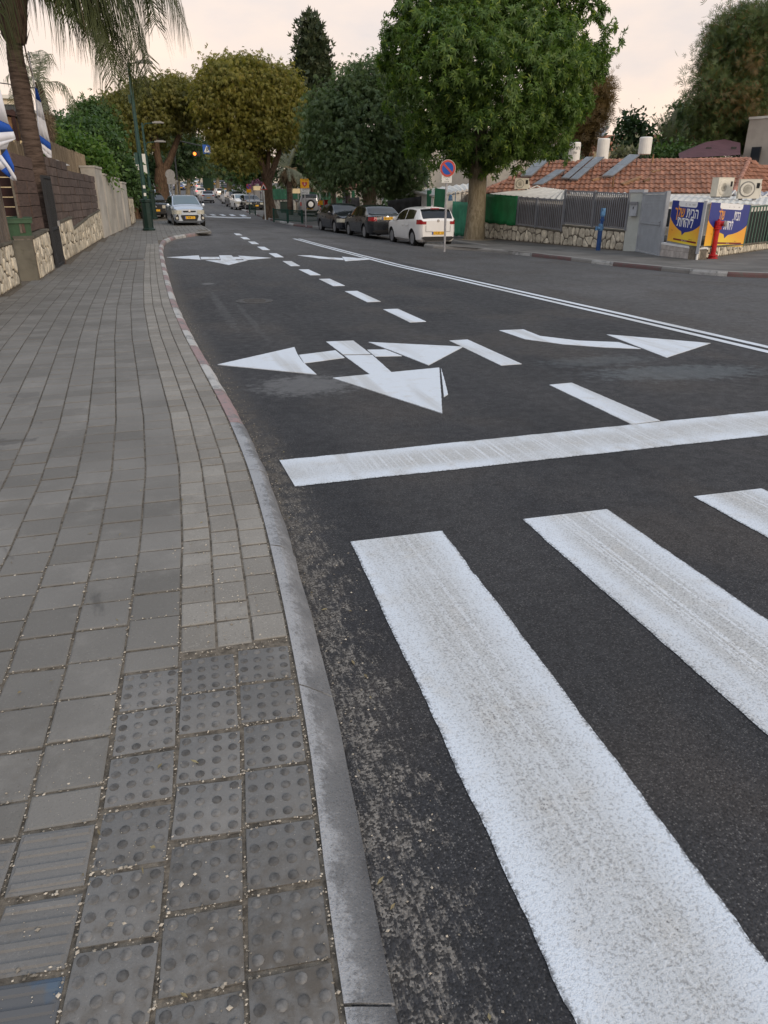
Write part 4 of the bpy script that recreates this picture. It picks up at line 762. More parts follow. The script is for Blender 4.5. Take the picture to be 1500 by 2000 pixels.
def cloth(name, label, TL, TR, BL, BR, mat, wav=.05, nx=16, nz=8, fold=3.0):
    m = MB(); TL, TR, BL, BR = map(Vector, (TL, TR, BL, BR)); n = (TR-TL).cross(Vector((0, 0, 1))).normalized(); rows = []
    for j in range(nz+1):
        v = j/nz; rows.append([TL.lerp(TR, i/nx).lerp(BL.lerp(BR, i/nx), v)+n*(wav*math.sin(i*fold*.7+math.sin(j*.9)*.8)*v**.5*RNG.uniform(.6, 1.2))+Vector((0, 0, .03*math.sin(i*1.3)*v)) for i in range(nx+1)])
    m.grid(rows); o = solo(name, label, 'tarpaulin', m, mat, smooth=1, loc=TL); s = o.modifiers.new('t', 'SOLIDIFY'); s.thickness = .006; return o
nA = Vector((-(A1-A0).y, (A1-A0).x, 0)).normalized()*-1
nA = Vector((-1, -.12, 0)).normalized()
up = lambda p, y: p+Vector((0, 0, HT(p, y)))
cloth('green_tarpaulin', 'bright green tarpaulin tied over the fence right of the big tree trunk', up(A0, 378)+nA*.05, up(m1, 383)+nA*.05, up(A0, 434)+nA*.07, up(m1, 441)+nA*.07, MT['tarp'], .03)
q0, q1 = GP(882, 461), GP(921, 464)
cloth('green_cloth', 'faded green cloth hanging to the ground left of the big tree trunk', up(q0, 393), up(q1, 396), up(q0, 460), up(q1, 462), MT['net'], .06)
q2, q3 = GP(757, 452), GP(822, 456); cloth('black_cloth', 'sagging dark brown shade cloth fence behind the parked white hatchback', up(q2, 392), up(q3, 383), up(q2, 450), up(q3, 454), MT['blackcloth'], .07, 18, 8, 2.2)
a_, b_ = up(q0, 393)+Vector((.6, .3, 0)), up(q1, 394)+Vector((.6, .3, 0)); t = T('slat_fence', 'pale splintered slat fence top above the faded green cloth', 'fence', a_-Vector((0, 0, 1.6)))
for k in range(15): f = k/14; p = a_.lerp(b_, f); m = MB(); m.box(p+Vector((0, 0, -.6)), (.05, .02, 1.9+RNG.uniform(-.05, .1)), rz=R_(100)); t.part('slat', m, MT['greywood'])
m = MB(); m.beam(a_+Vector((.05, 0, -.2)), b_+Vector((.05, 0, -.2)), .03, .06); t.part('rail', m, MT['greywood'])
# gate pillar, mailbox, louvred gate
P0, P1, P2 = B1, GP(1242, 491), GP(1283, 499); hp = HT(P0, 375); uh = (P1-P0); uh.z = 0; wP = uh.length; uh.normalize(); nP = Vector((uh.y, -uh.x, 0)); rzP = math.atan2(uh.y, uh.x)
t = T('gate_pillar', 'plain pale grey pillar between picket fence and louvred gate', 'pillar', P0); m = MB(); m.box((P0+P1)/2-nP*.15+Vector((0, 0, hp/2-.05)), (wP-.01, .3, hp+.05), rz=rzP); t.part('shaft', m, M('pillar_plaster', (.44, .46, .43), .9, .1, 2, .15, 60, world=True, dirt=.2, dirtcol=(.2, .18, .14)))
m = MB(); m.box((P0+P1)/2-nP*.15+Vector((0, 0, hp+.03)), (wP+.04, .36, .10), rz=rzP); t.part('capping', m, MT['gatemetal'])
c = (P0+P1)/2+Vector((0, 0, hp*.72))+nP*.08; t = T('mailbox', 'grey metal mailbox mounted on the pale gate pillar', 'mailbox', c); m = MB(); m.box(c, (.24, .12, .48), rz=rzP); t.part('body', m, MT['gatemetal']); m = MB(); m.box(c+nP*.065+Vector((0, 0, .19)), (.27, .05, .09), rz=rzP); t.part('flap', m, MT['greymetal']); m = MB(); m.box(c+nP*.064+Vector((0, 0, .03)), (.03, .01, .09), rz=rzP); t.part('lock', m, MT['darkmetal'])
hg = HT(P1, 377); u2 = P2-P1; u2.z = 0; Lg = u2.length; u2.normalize(); n2 = Vector((u2.y, -u2.x, 0)); rz2 = math.atan2(u2.y, u2.x); zb = Vector((0, 0, P1.z-.02))
t = T('louvred_gate', 'grey louvred metal gate beside the pale pillar', 'gate', P1); base2 = Vector((P1.x, P1.y, P1.z-.03)); Lg = Lg+.08
for f, w in ((.05, .09), (Lg-.05, .09)): m = MB(); m.box(base2+u2*f+Vector((0, 0, hg/2+.04)), (w, .07, hg+.04), rz=rz2); t.part('stile', m, MT['gatemetal'])
for z in (.05, hg*.52, hg+.02): m = MB(); m.box(base2+u2*(Lg/2)+Vector((0, 0, z)), (Lg-.18, .05, .06), rz=rz2); t.part('rail', m, MT['gatemetal'])
ns = 40
for k in range(ns):
    z = .10+(hg-.12)*(k+.5)/ns
    m = MB(); m.box(base2+u2*(Lg/2)+Vector((0, 0, z)), (Lg-.19, .010, (hg-.12)/ns*1.05), M=Matrix.Rotation(rz2, 3, 'Z') @ Matrix.Rotation(R_(-28), 3, 'X')); t.part('slat', m, MT['gatemetal'])
m = MB(); m.box(base2+u2*(Lg-.15)+n2*.05+Vector((0, 0, hg*.55)), (.12, .03, .025), rz=rz2); m.box(base2+u2*(Lg-.1)+n2*.04+Vector((0, 0, hg*.53)), (.035, .02, .18), rz=rz2); t.part('handle', m, MT['greymetal'])
m = MB(); m.box(base2+u2*(Lg+.06)-n2*.03+Vector((0, 0, hg/2+.04)), (.12, .12, hg+.08), rz=rz2); t.part('frame_post', m, MT['gatemetal'])
# planter with banners
C0, C1 = GP(1283, 499), GP(1361, 507.5); hc0, hc1 = HT(C0, 473), HT(C1, 484); uc = C1-C0; uc.normalize(); C0 = C0+uc*.16; Lc = (C1-C0).length; nc = Vector((uc.y, -uc.x, 0)).normalized(); rzc = math.atan2(uc.y, uc.x)
t = T('block_plinth', 'low pinkish block plinth with white trim under the left banner', 'plinth', C0); m = MB(); m.prism([C0-Vector((0, 0, .1)), C1-Vector((0, 0, .1)), C1+Vector((0, 0, hc1-.03)), C0+Vector((0, 0, hc0-.03))], -nc*.3); t.part('core', m, MT['mortar'])
for k in range(16):
    f0, f1 = k/16, (k+1)/16; m = MB(); a, b_ = C0.lerp(C1, f0)+uc*.004, C0.lerp(C1, f1)-uc*.004; h0 = hc0+(hc1-hc0)*(f0+f1)/2
    for z0, z1 in ((.0, h0*.5-.004), (h0*.5+.004, h0-.035)): m = MB(); m.prism([a+Vector((0, 0, z0)), b_+Vector((0, 0, z0)), b_+Vector((0, 0, z1)), a+Vector((0, 0, z1))], nc*.02); t.part('block', m, MT['plantblock'])
m = MB(); m.prism([C0+Vector((0, 0, hc0-.055))+nc*.03, C1+Vector((0, 0, hc1-.055))+nc*.03, C1+Vector((0, 0, hc1+.005))+nc*.03, C0+Vector((0, 0, hc0+.005))+nc*.03], -nc*.36); m.box(C1+Vector((0, 0, hc1/2-.02))+nc*.01, (.05, .05, hc1), rz=rzc); m.box(C0+Vector((0, 0, hc0/2-.02))+nc*.01, (.04, .05, hc0), rz=rzc); t.part('white_trim', m, MT['white'])
D0, D1 = C1+uc*.02, GP(1500, 487); ud = D1-D0; ud.z = 0; Ld = ud.length; ud.normalize(); nd = Vector((ud.y, -ud.x, 0)).normalized(); rzd = math.atan2(ud.y, ud.x); DE = D0+ud*(Ld*2.2); DE.z = zg(DE.x, DE.y)
stone_wall('very low stone wall behind the red hydrant, under the right banner', D0[:2], DE[:2], [(0, HT(D0, 484)), (.25, .27), (.25, .27), (1, .2)], .3, .21, zf=zg, asp=.9)
gb = NB('banner_yellow'); gv_ = gb.n('ShaderNodeTexCoord').outputs['Generated']; s_ = gb.sep(gv_); MT['banner_yellow'] = gb.fin(gb.mix(gb.step(gb.math('ADD', s_[2], gb.math('MULTIPLY', gb.math('ABSOLUTE', gb.math('SUBTRACT', s_[0], .4)), .8)), .0, .7), (.78, .62, .05), (.80, .36, .03)), .5)
def banner(label, a, b_, za, zb, ta, tb):
    """printed board between two ground points; heights of its lower and upper corners"""
    a, b_ = Vector(a), Vector(b_); u = (b_-a).normalized(); uh = Vector((u.x, u.y, 0)).normalized(); n = Vector((uh.y, -uh.x, 0)); t = T('banner', label, 'banner', a+Vector((0, 0, za))); BL, BR, TL, TR = a+Vector((0, 0, za)), b_+Vector((0, 0, zb)), a+Vector((0, 0, ta)), b_+Vector((0, 0, tb))
    W = lambda x, y, d: BL.lerp(BR, x).lerp(TL.lerp(TR, x), y)+n*d
    m = MB(); m.prism([W(0, 0, 0), W(1, 0, 0), W(1, 1, 0), W(0, 1, 0)], n*.012); t.part('board', m, MT['banner_yellow'])
    pts = [(0, 1), (0, .60), (.04, .535), (.12, .45), (.22, .375), (.32, .32), (.42, .285), (.455, .19), (.53, .27), (.66, .30), (.78, .345), (.88, .405), (.96, .47), (1, .52), (1, 1)]
    lay_ = lambda pts, d, mat, nm: (lambda m: (m.prism([W(x, y, d) for x, y in pts], n*.0015), t.part(nm, m, mat)))(MB())
    lay_(pts, .0125, MT['bannerblue'], 'blue_field')
    rr = [(.22, 1), (.22, .91), (.235, .88), (.27, .865), (.75, .865), (.785, .88), (.80, .91), (.80, 1)]; lay_(rr, .0145, MT['bannerwhite'], 'white_tab'); lay_([(.20, .055), (.93, .055), (.93, .095), (.20, .095)], .0135, MT['bannerred'], 'red_strip')
    X = (BR-BL); wx = X.length; X = X/wx; Zv = (TL-BL).normalized(); H_ = (TL-BL).length; 
    for s, sz, x, y, mat, sx1 in (('הבית', .30, .69, .625, 'bannerwhite', .74), ('שלך', .30, .29, .625, 'orange', .74), ('ליהדות', .30, .50, .40, 'bannerwhite', .74), ('הבית שלך ליהדות', .033, .56, .062, 'bannerwhite', 1.0), ('הבית ליהדות', .034, .75, .11, 'bannerred', .8), ('ליהדות', .03, .12, .27, 'bannerred', .8), ('ליהדות', .045, .70, .91, 'steelgrey', 1), ('שלך', .045, .56, .91, 'steelgrey', 1), ('ה', .085, .45, .895, 'steelgrey', 1)):
        m = MB(); text_mb(s, sz*H_*1.12, W(x, y, .0165), X, Zv, m, rtl=True, sx_=sx1, bold=.02*sz*H_ if sz > .1 else 0)
        t.part('lettering', m, MT[mat], kind='stuff')
    f = MB()
    for x in (.94,): f.lathe([(.001, .016), (.012, .016), (.012, .018), (.001, .019)], (0, 0, 0), 8)
    return t, n, W
a1, b1 = C0.lerp(C1, .17), C0.lerp(C1, .985)
banner('blue and yellow banner on the left panel, not behind the hydrant', a1+nc*.02, b1+nc*.02, HT(a1, 470), HT(b1, 481.5), HT(a1, 391), HT(b1, 395.5))
a2, b2 = D0+ud*(Ld*.04), D0+ud*(Ld*.56); a2.z = zg(*a2[:2]); b2.z = zg(*b2[:2])
banner('blue and yellow banner on the right panel, partly behind the red hydrant', a2+nd*.02, b2+nd*.02, HT(a2, 480.5), HT(b2, 481.5), HT(a2, 395), HT(b2, 400.5))
t = T('banner_support', 'grey steel post and rails carrying the two banners at the corner', 'frame', D0); hh1 = HT(D0, 394)
m = MB(); m.box(D0-nd*.03+Vector((0, 0, hh1/2+.1)), (.085, .085, hh1-.15), rz=rzd); t.part('corner_post', m, MT['gatemetal'])
m = MB(); m.box(C0.lerp(C1, .15)-nc*.03+Vector((0, 0, HT(a1, 391)/2+.2)), (.06, .06, HT(a1, 391)-.4), rz=rzc); t.part('post', m, MT['gatemetal'])
m = MB(); m.beam(a1-nc*.02+Vector((0, 0, HT(a1, 473))), b1-nc*.02+Vector((0, 0, HT(b1, 484))), .04, .05); t.part('rail', m, MT['gatemetal']); m = MB(); m.beam(a2-nd*.02+Vector((0, 0, HT(a2, 484))), b2-nd*.02+Vector((0, 0, HT(b2, 484.5))), .04, .05); t.part('rail', m, MT['gatemetal'])
m = MB(); m.prism([a1-nc*.04+Vector((0, 0, HT(a1, 470))), b1-nc*.04+Vector((0, 0, HT(b1, 481))), b1-nc*.04+Vector((0, 0, HT(b1, 398))), a1-nc*.04+Vector((0, 0, HT(a1, 393)))], -nc*.01); t.part('backing_sheet', m, MT['gatemetal'])
e0 = D0+ud*(Ld*.565); e0.z = zg(*e0[:2]); fence_run('green picket fence at the right edge beyond the right banner', e0, DE, HT(e0, 483), .28, HT(e0, 401), 1.75, 34, (0, .24, .5, 1), MT['greenpanel'], MT['black'], pw=.085)
# red hydrant and blue standpipe
hb = GP(1391, 505); hh = HT(hb, 428); t = T('hydrant', 'red pillar hydrant on the pavement before the right banner', 'hydrant', hb); m = MB()
m.tube([hb, hb+Vector((0, 0, hh*.80))], .075, 14); t.part('pipe', m, MT['red']); m = MB(); m.lathe([(.16, 0), (.16, .035), (.11, .04), (.11, .07), (.155, .075), (.155, .11), (.085, .13)], hb, 14); t.part('base_flange', m, MT['red'])
m = MB(); m.lathe([(.08, hh*.74), (.13, hh*.75), (.13, hh*.78), (.11, hh*.785), (.11, hh*.80), (.13, hh*.805), (.13, hh*.835), (.09, hh*.84)], hb, 14); t.part('top_flange', m, MT['red'])
m = MB(); m.lathe([(.10, hh*.83), (.115, hh*.86), (.115, hh*.93), (.09, hh*.96), (.04, hh*.97), (.04, hh*1.0), (.001, hh)], hb, 12); t.part('head', m, MT['red'])
d = Vector((.55, -.83, 0)); m = MB(); m.tube([hb+Vector((0, 0, hh*.9)), hb+d*.2+Vector((0, 0, hh*.89))], [.075, .075], 12); n_ = t.part('outlet', m, MT['red']); m = MB(); m.tube([hb+d*.19+Vector((0, 0, hh*.89)), hb+d*.245+Vector((0, 0, hh*.887))], [.085, .08], 12); t.part('outlet_cap', m, MT['steelgrey'], n_)
sb = GP(1168, 489); hs_ = HT(sb, 406); t = T('standpipe', 'blue water standpipe with grey brass valves before the stone wall', 'standpipe', sb); m = MB(); m.tube([sb, sb+Vector((0, 0, hs_*.47))], .085, 12); t.part('lower_pipe', m, MT['bluepipe'])
m = MB(); m.tube([sb+Vector((0, 0, hs_*.47)), sb+Vector((0, 0, hs_*.63))], [.095, .08], 12); m.tube([sb+Vector((-.2, -.05, hs_*.52)), sb+Vector((.1, 0, hs_*.53))], .05, 10); m.tube([sb+Vector((-.2, -.05, hs_*.48)), sb+Vector((-.2, -.05, hs_*.57))], .055, 10); t.part('valve', m, MT['bluebits'])
m = MB(); m.tube([sb+Vector((.03, 0, hs_*.62)), sb+Vector((.03, 0, hs_*.8))], .06, 10); m.lathe([(.09, hs_*.7), (.09, hs_*.74)], sb+Vector((.03, 0, 0)), 10); t.part('upper_pipe', m, MT['bluepipe']); m = MB(); m.box(sb+Vector((.03, 0, hs_*.9)), (.13, .13, hs_*.19)); t.part('meter_box', m, MT['bluebits'])
# no-parking sign
nb_ = GP(868, 489); hn = HT(nb_, 318)
def nopark(t, B):
    zc = HT(nb_, 329); c = B+Vector((0, -.06, zc)); f = Vector((-.33, -.94, 0)).normalized(); x = Vector((-f.y, f.x, 0))*-1; x = Vector((0.94, -.33, 0)); Z = Vector((0, 0, 1))
    def disc(r0, r1, d, mat, nm, n=28):
        m = MB(); ring = lambda r, dd: [c+x*(r*math.cos(6.2832*k/n))+Z*(r*math.sin(6.2832*k/n))+f*dd for k in range(n)]
        if r0 == 0: m.prism(ring(r1, d), f*.004)
        else: m.grid([ring(r0, d)+ring(r0, d)[:1], ring(r1, d)+ring(r1, d)[:1]])
        return t.part(nm, m, mat)
    disc(0, .265, -.008, MT['signwhite'], 'disc'); disc(0, .255, -.003, MT['signred'], 'red_ring'); disc(0, .19, .002, MT['signblue'], 'blue_field')
    m = MB(); s = Vector((0, 0, 0)); dd = (x*.707-Z*.707); ee = (x*.707+Z*.707); m.prism([c+dd*.195+ee*.032+f*.0065, c+dd*.195-ee*.032+f*.0065, c-dd*.195-ee*.032+f*.0065, c-dd*.195+ee*.032+f*.0065], f*.003); t.part('red_bar', m, MT['signred'])
    zc2 = HT(nb_, 349.5); m = MB(); cc = B+Vector((0, 0, zc2))+f*.045; m.prism([cc+x*a+Z*b for a, b in ((-.17, -.12), (.17, -.12), (.17, .12), (-.17, .12))], f*.006); p = t.part('plate', m, MT['signwhite'])
    m = MB()
    for s, y in (('חוץ מנכה', .04), ('בעל', -.03), ('תו נכה', -.10)): text_mb(s, .06, cc+f*.008+Z*y, x, Z, m, rtl=True)
    t.part('lettering', m, MT['black'], p, kind='stuff')
pole_sign('blue and red no-parking sign on a grey pole at the pavement corner', nb_, hn, nopark, r=.04)
# white shed with corrugated roof behind the white car
def corr(A, B, C, D, n, amp=.025, th=.03):
    """corrugated sheet: A-B the low edge, D-C the high edge"""
    A, B, C, D = map(Vector, (A, B, C, D)); nn = (B-A).cross(D-A).normalized(); nn = nn if nn.z > 0 else -nn; m = MB(); r0, r1 = [], []
    for i in range(n*4+1): f = i/(n*4); d = nn*(amp*math.sin(i*math.pi/2)); r0.append(A.lerp(B, f)+d); r1.append(D.lerp(C, f)+d)
    m.grid([r0, r1]); m.grid([[p-nn*th for p in r0], [p-nn*th for p in r1]]); m.grid([r0, [p-nn*th for p in r0]]); m.grid([r1, [p-nn*th for p in r1]]); m.grid([[r0[0], r1[0]], [r0[0]-nn*th, r1[0]-nn*th]]); m.grid([[r0[-1], r1[-1]], [r0[-1]-nn*th, r1[-1]-nn*th]]); return m
s0, s1, s2, s3 = PD(803, 373, 46), PD(847, 381, 43), PD(926, 368, 46), PD(926, 357, 51); sA = PD(803, 373, 46)
t = T('shed', 'small whitewashed shed with white corrugated roof behind the white hatchback', 'shed', (s1.x, s1.y, zg(s1.x, s1.y))); t.part('roof', corr(s1, s2, s3, s0, 9, .045, .10), MT['corr'])
m = MB(); w0, w1, w2 = PD(815, 390, 45.6), PD(846, 390, 43.4), PD(928, 390, 46.6); zb_ = zg(w1.x, w1.y)-.3
for a, b_, ta_, tb_ in ((w0, w1, s0.z-.12, s1.z-.15), (w1, w2, s1.z-.15, s2.z-.12)): a = Vector((a.x, a.y, 0)); b_ = Vector((b_.x, b_.y, 0)); d = (b_-a).normalized(); m.prism([a+Vector((0, 0, zb_)), b_+Vector((0, 0, zb_)), b_+Vector((0, 0, tb_)), a+Vector((0, 0, ta_))], Vector((-d.y, d.x, 0))*.15)
t.part('wall', m, MT['whitewall']); m = MB(); c = PD(838, 394, 43.75); m.box(c, (.28, .06, 1.3), rz=R_(-30)); t.part('green_door', m, MT['green'])
g0, g1 = PD(848, 396, 43), PD(868, 398, 42.6); m = MB(); m.beam(g0, g1, .05, 1.6); t.part('green_panel', m, MT['green'])
l0 = PD(880, 383, 41); m = MB(); m.tube([l0+Vector((.3, 0, -.8)), l0+Vector((.3, 0, .2)), l0], .025, 6); m.lathe([(.03, -.25), (.14, -.25), (.10, 0), (.03, .08)], l0, 10); solo('outdoor_lamp', 'small blue grey lamp on a bracket above the faded green cloth', 'lamp', m, MT['bluebits'], loc=l0)
# cream block behind
c0, c1 = PD(800, 300, 68), PD(1010, 300, 62); t = T('apartment_block', 'plain cream block rising behind the shed and the big tree', 'building', (c0.x, c0.y, 0)); d = (c1-c0); d.z = 0; d.normalize(); zt = PD(840, 268, 67).z; m = MB(); m.prism([Vector((c0.x, c0.y, -1)), Vector((c1.x, c1.y, -1)), Vector((c1.x, c1.y, zt)), Vector((c0.x, c0.y, zt))], Vector((-d.y, d.x, 0))*9); t.part('wall', m, MT['cream'])
m = MB(); q = c0+d*.2-Vector((-d.y, d.x, 0))*.25; m.prism([Vector((q.x, q.y, zt)), Vector((c1.x, c1.y, zt)), Vector((c1.x, c1.y, zt+.35)), Vector((q.x, q.y, zt+.35))], Vector((-d.y, d.x, 0))*9.3); t.part('parapet', m, MT['cream'])
c2 = PD(884, 300, 65.4); m = MB(); m.prism([Vector((c2.x, c2.y, -1))-Vector((-d.y, d.x, 0))*.5, Vector((c2.x, c2.y, -1))-Vector((-d.y, d.x, 0))*.5+d*4, Vector((c2.x, c2.y, zt-1.2))-Vector((-d.y, d.x, 0))*.5+d*4, Vector((c2.x, c2.y, zt-1.2))-Vector((-d.y, d.x, 0))*.5], Vector((-d.y, d.x, 0))*.6); t.part('stair_bay', m, MT['beige'])
for px in (830, 905): w = MB(); q = PD(px, 352, 65.9); w.box(q-Vector((-d.y, d.x, 0))*.15, (1.1, .12, 1.2), rz=math.atan2(d.y, d.x)); f = t.part('window', w, MT['white']); g_ = MB(); g_.box(q-Vector((-d.y, d.x, 0))*.24, (.95, .05, 1.05), rz=math.atan2(d.y, d.x)); t.part('pane', g_, MT['pane'], f)
# ------------------------------------------------------------------ the tiled house
E0, E1 = PD(935, 377, 40), PD(1432, 381, 36.5); R0, R1 = PD(1070, 316, 42.6), PD(1463, 315.5, 39.4); E2 = PD(1640, 376, 45); R0.z = R1.z = (R0.z+R1.z)/2; E1.z = E0.z = (E0.z+E1.z)/2; E2.z = E1.z
HOUSE = T('house', 'low house with old clay tile roof behind the fences on the right', 'house', ((E0.x+E1.x)/2, (E0.y+E1.y)/2, -.1))
fwd = Vector((sy_, cy_, 0)); e1h = (E1-E0).normalized()
m = MB(); back = 7.0; bl, br = E0+fwd*back, E2+fwd*3
inner = [E0+fwd*.35+e1h*.35, E1+fwd*.45, E2+fwd*.3-RT*.4, bl+fwd*.2]; m.prism([Vector((p.x, p.y, -.6)) for p in inner], Vector((0, 0, E0.z+.55))); HOUSE.part('wall', m, MT['whitewall'])
def tilemesh(w=.26, l=.42):
    m = MB(); r0, r1 = [], []
    for i in range(7): f = i/6; z = .022*math.sin(f*2*math.pi+.6); r0.append((-w/2+w*f*1.04, -l*.5, z+.055)); r1.append((-w/2+w*f*1.04, l*.5, z+.004))
    m.grid([r0, r1]); m.grid([r0, [(x, y+.004, z-.06) for x, y, z in r0]]); return m
TMB = tilemesh(); TME = TMB.mesh('roof_tile', MT['tile'], 50); TME.transform(Matrix.Identity(4)); roofP = HOUSE.part('roof', (lambda m: (m.poly([E0-Vector((0, 0, .02)), E1-Vector((0, 0, .02)), R1-Vector((0, 0, .04)), R0-Vector((0, 0, .04))]), m.poly([E1-Vector((0, 0, .02)), E2-Vector((0, 0, .02)), R1-Vector((0, 0, .04))]), m.poly([E2-Vector((0, 0, .02)), bl, R0-Vector((0, 0, .04)), R1-Vector((0, 0, .04))]), m.poly([bl, E0, R0-Vector((0, 0, .04))]), m)[-1])(MB()), MT['tile'])
slots = []
def tile_face(a, b_, poly, rows):
    u = (b_-a).normalized(); n = u.cross(Vector(poly[2])-a).normalized(); n = n if n.z > 0 else -n; v = n.cross(u); v = v if v.z > 0 else -v; P2 = [((p-a).dot(u), (p-a).dot(v)) for p in poly]; Hs = max(p[1] for p in P2); x0, x1 = min(p[0] for p in P2), max(p[0] for p in P2); l = Hs/rows
    for j in range(rows):
        sag = RNG.uniform(-.02, .02); k = 0; x = x0+.13
        while x < x1:
            if inpoly((x, (j+.5)*l), P2):
                p = a+u*x+v*((j+.5)*l+.03*math.sin(x*.9+j))+n*(.035+RNG.uniform(0, .018)); M3 = Matrix((u, v, n)).transposed() @ Matrix.Rotation(RNG.gauss(0, .02), 3, 'Z') @ Matrix.Rotation(RNG.gauss(0, .015), 3, 'X'); slots.append((p, M3, l/.40))
            x += .26
tile_face(E0, E1, [E0, E1, R1, R0], 8); tile_face(E1, E2, [E1, E2, R1], 8)
slots.sort(key=lambda s: s[0].length); rest = MB()
for i, (p, M3, k) in enumerate(slots):
    if i < 300: o = link('roof_tile', TME, HOUSE.o); o.matrix_basis = Matrix.Translation(p-HOUSE.loc) @ M3.to_4x4() @ Matrix.Diagonal((1, k, 1, 1))
    else: rest.add([M3 @ Vector((v[0], v[1]*k, v[2]))+p for v in TMB.v], TMB.f)
HOUSE.part('laid_roof_tiles', rest, MT['tile'], kind='stuff')
def ridge(a, b_):
    n = int((b_-a).length/.38)
    for i in range(n):
        p, q = a.lerp(b_, i/n), a.lerp(b_, (i+1.12)/n); m = MB(); u = (q-p).normalized(); s = u.cross(Vector((0, 0, 1))).normalized(); w = s.cross(u); r0 = [p+s*(.14*math.cos(k*math.pi/6))+w*(.12*math.sin(k*math.pi/6)+.03) for k in range(7)]; r1 = [q+s*(.115*math.cos(k*math.pi/6))+w*(.10*math.sin(k*math.pi/6)+.035) for k in range(7)]; m.grid([r0, r1]); m.poly(r0); HOUSE.part('ridge_tile', m, MT['tileridge'])
ridge(R0, R1); ridge(E1, R1); ridge(E0, R0)
m = MB(); m.beam(E0-Vector((0, 0, .08)), E1-Vector((0, 0, .08)), .04, .16); m.beam(E1-Vector((0, 0, .08)), E2-Vector((0, 0, .08)), .04, .16); HOUSE.part('fascia', m, MT['white'])
for px in (1000, 1090, 1180, 1300, 1400):
    q = PD(px, 396, 37.4); w = MB(); w.box(Vector((q.x, q.y, E0.z-1.15)), (1.0, .1, 1.0), rz=-YAW); f = HOUSE.part('window', w, MT['white']); g_ = MB(); g_.box(Vector((q.x, q.y, E0.z-1.15))-fwd*.06, (.86, .06, .86), rz=-YAW); HOUSE.part('pane', g_, MT['pane'], f)
def roofpt(px, py):     # point on the front roof face under a pixel
    n = (E1-E0).cross(R0-E0); d = ray(px, py); return Vector((0, 0, EYE))+d*((E0-Vector((0, 0, EYE))).dot(n)/d.dot(n))
nR = (E1-E0).cross(R0-E0).normalized(); nR = nR if nR.z > 0 else -nR
for nm, lb, pa, pb, w in (('loose_board', 'long loose board lying on the tile roof below the right solar panel', (1214, 366), (1252, 350), .22), ('loose_board', 'short dark board beside the long loose board on the roof', (1256, 360), (1270, 352), .10), ('loose_board', 'broken timber lying high on the tile roof', (1272, 342), (1297, 334), .14), ('loose_board', 'dark board propped on the tile roof under the right solar panel', (1156, 358), (1176, 350), .12)):
    m = MB(); m.beam(roofpt(*pa)+nR*.16, roofpt(*pb)+nR*.12, w, .07, up=nR); m.beam(roofpt(*pa)+nR*.13+RT*.1, roofpt(*pb)+nR*.10+RT*.25, w*.6, .05, up=nR); solo(nm, lb, 'board', m, MT['timber'], group='loose boards on the roof', loc=roofpt(*pa))
for lb, pa, pb in (('thin wooden prop standing on the roof left of the loose board', (1196, 369), (1198, 351)), ('thin wooden prop near the roof ridge right of the solar tank', (1273, 325), (1277, 306))): a = roofpt(*pa); m = MB(); m.box(a+Vector((0, 0, .25)), (.07, .07, .75)); solo('timber_prop', lb, 'prop', m, MT['timber'], loc=a)
# solar panels and tanks
def panel(label, BL, BR, TR, TL, n=1):
    BL, BR, TR, TL = map(Vector, (BL, BR, TR, TL)); t = T('solar_panel', label, 'solar panel', (BL+BR)/2, group='solar panels on the tile roof'); nn = (BR-BL).cross(TL-BL).normalized(); nn = nn if nn.z > 0 else -nn
    f = MB(); f.prism([BL, BR, TR, TL], -nn*.09); t.part('frame', f, MT['greymetal'])
    W = lambda x, y: BL.lerp(BR, x).lerp(TL.lerp(TR, x), y)+nn*.004
    for y0, y1 in ((.02, .49), (.51, .98)): m = MB(); m.prism([W(.05, y0), W(.95, y0), W(.95, y1), W(.05, y1)], nn*.006); t.part('glass_sheet', m, MT['solar'])
    for x, y in ((.08, .04), (.92, .04), (.08, .95), (.92, .95)): p = W(x, y)-nn*.09; d = p-E0; h = d.dot(nR)/nR.z; m = MB(); m.tube([p, p-Vector((0, 0, max(.15, h)))], .022, 5); t.part('leg', m, MT['darkmetal'])
    return t
def tank(label, px0, px1, yt, yb, D, text=None):
    pb, pt = PD((px0+px1)/2, yb, D), PD((px0+px1)/2, yt, D); r = (px1-px0)/2*D/FPX; h = (pt-pb).length*1.05; t = T('water_tank', label, 'water tank', pb, group='white solar water tanks'); m = MB(); m.lathe([(r*.93, 0), (r, .03), (r, h-.08), (r*.97, h-.03), (r*.85, h), (.001, h+.015)], pb, 20); t.part('drum', m, MT['tank'])
    for k in range(4): a = k*1.571+.4; q = pb+Vector((math.cos(a)*r*.8, math.sin(a)*r*.8, 0)); g0 = q-E0; hz = max(.3, g0.dot(nR)/nR.z+.02) if g0.dot(nR) > 0 else .4; m = MB(); m.tube([q+Vector((0, 0, .02)), q-Vector((0, 0, min(hz, 1.2)))], .025, 5); t.part('leg', m, MT['darkmetal'])
    m = MB(); m.tube([pb+RT*(r*.9)+Vector((0, 0, h*.6)), pb+RT*(r*1.3)+Vector((0, 0, h*.5))-fwd*.1, pb+RT*(r*1.3)+Vector((0, 0, -.2))-fwd*.2], .018, 6); t.part('water_pipe', m, MT['black'])
    if text:
        m = MB()
        for s, sz, y in text: text_mb(s, sz, pb-fwd*(r+.012)+Vector((0, 0, h*y))-RT*.05, RT, (0, 0, 1), m, rtl=True)
        t.part('lettering', m, MT['black'], kind='stuff')
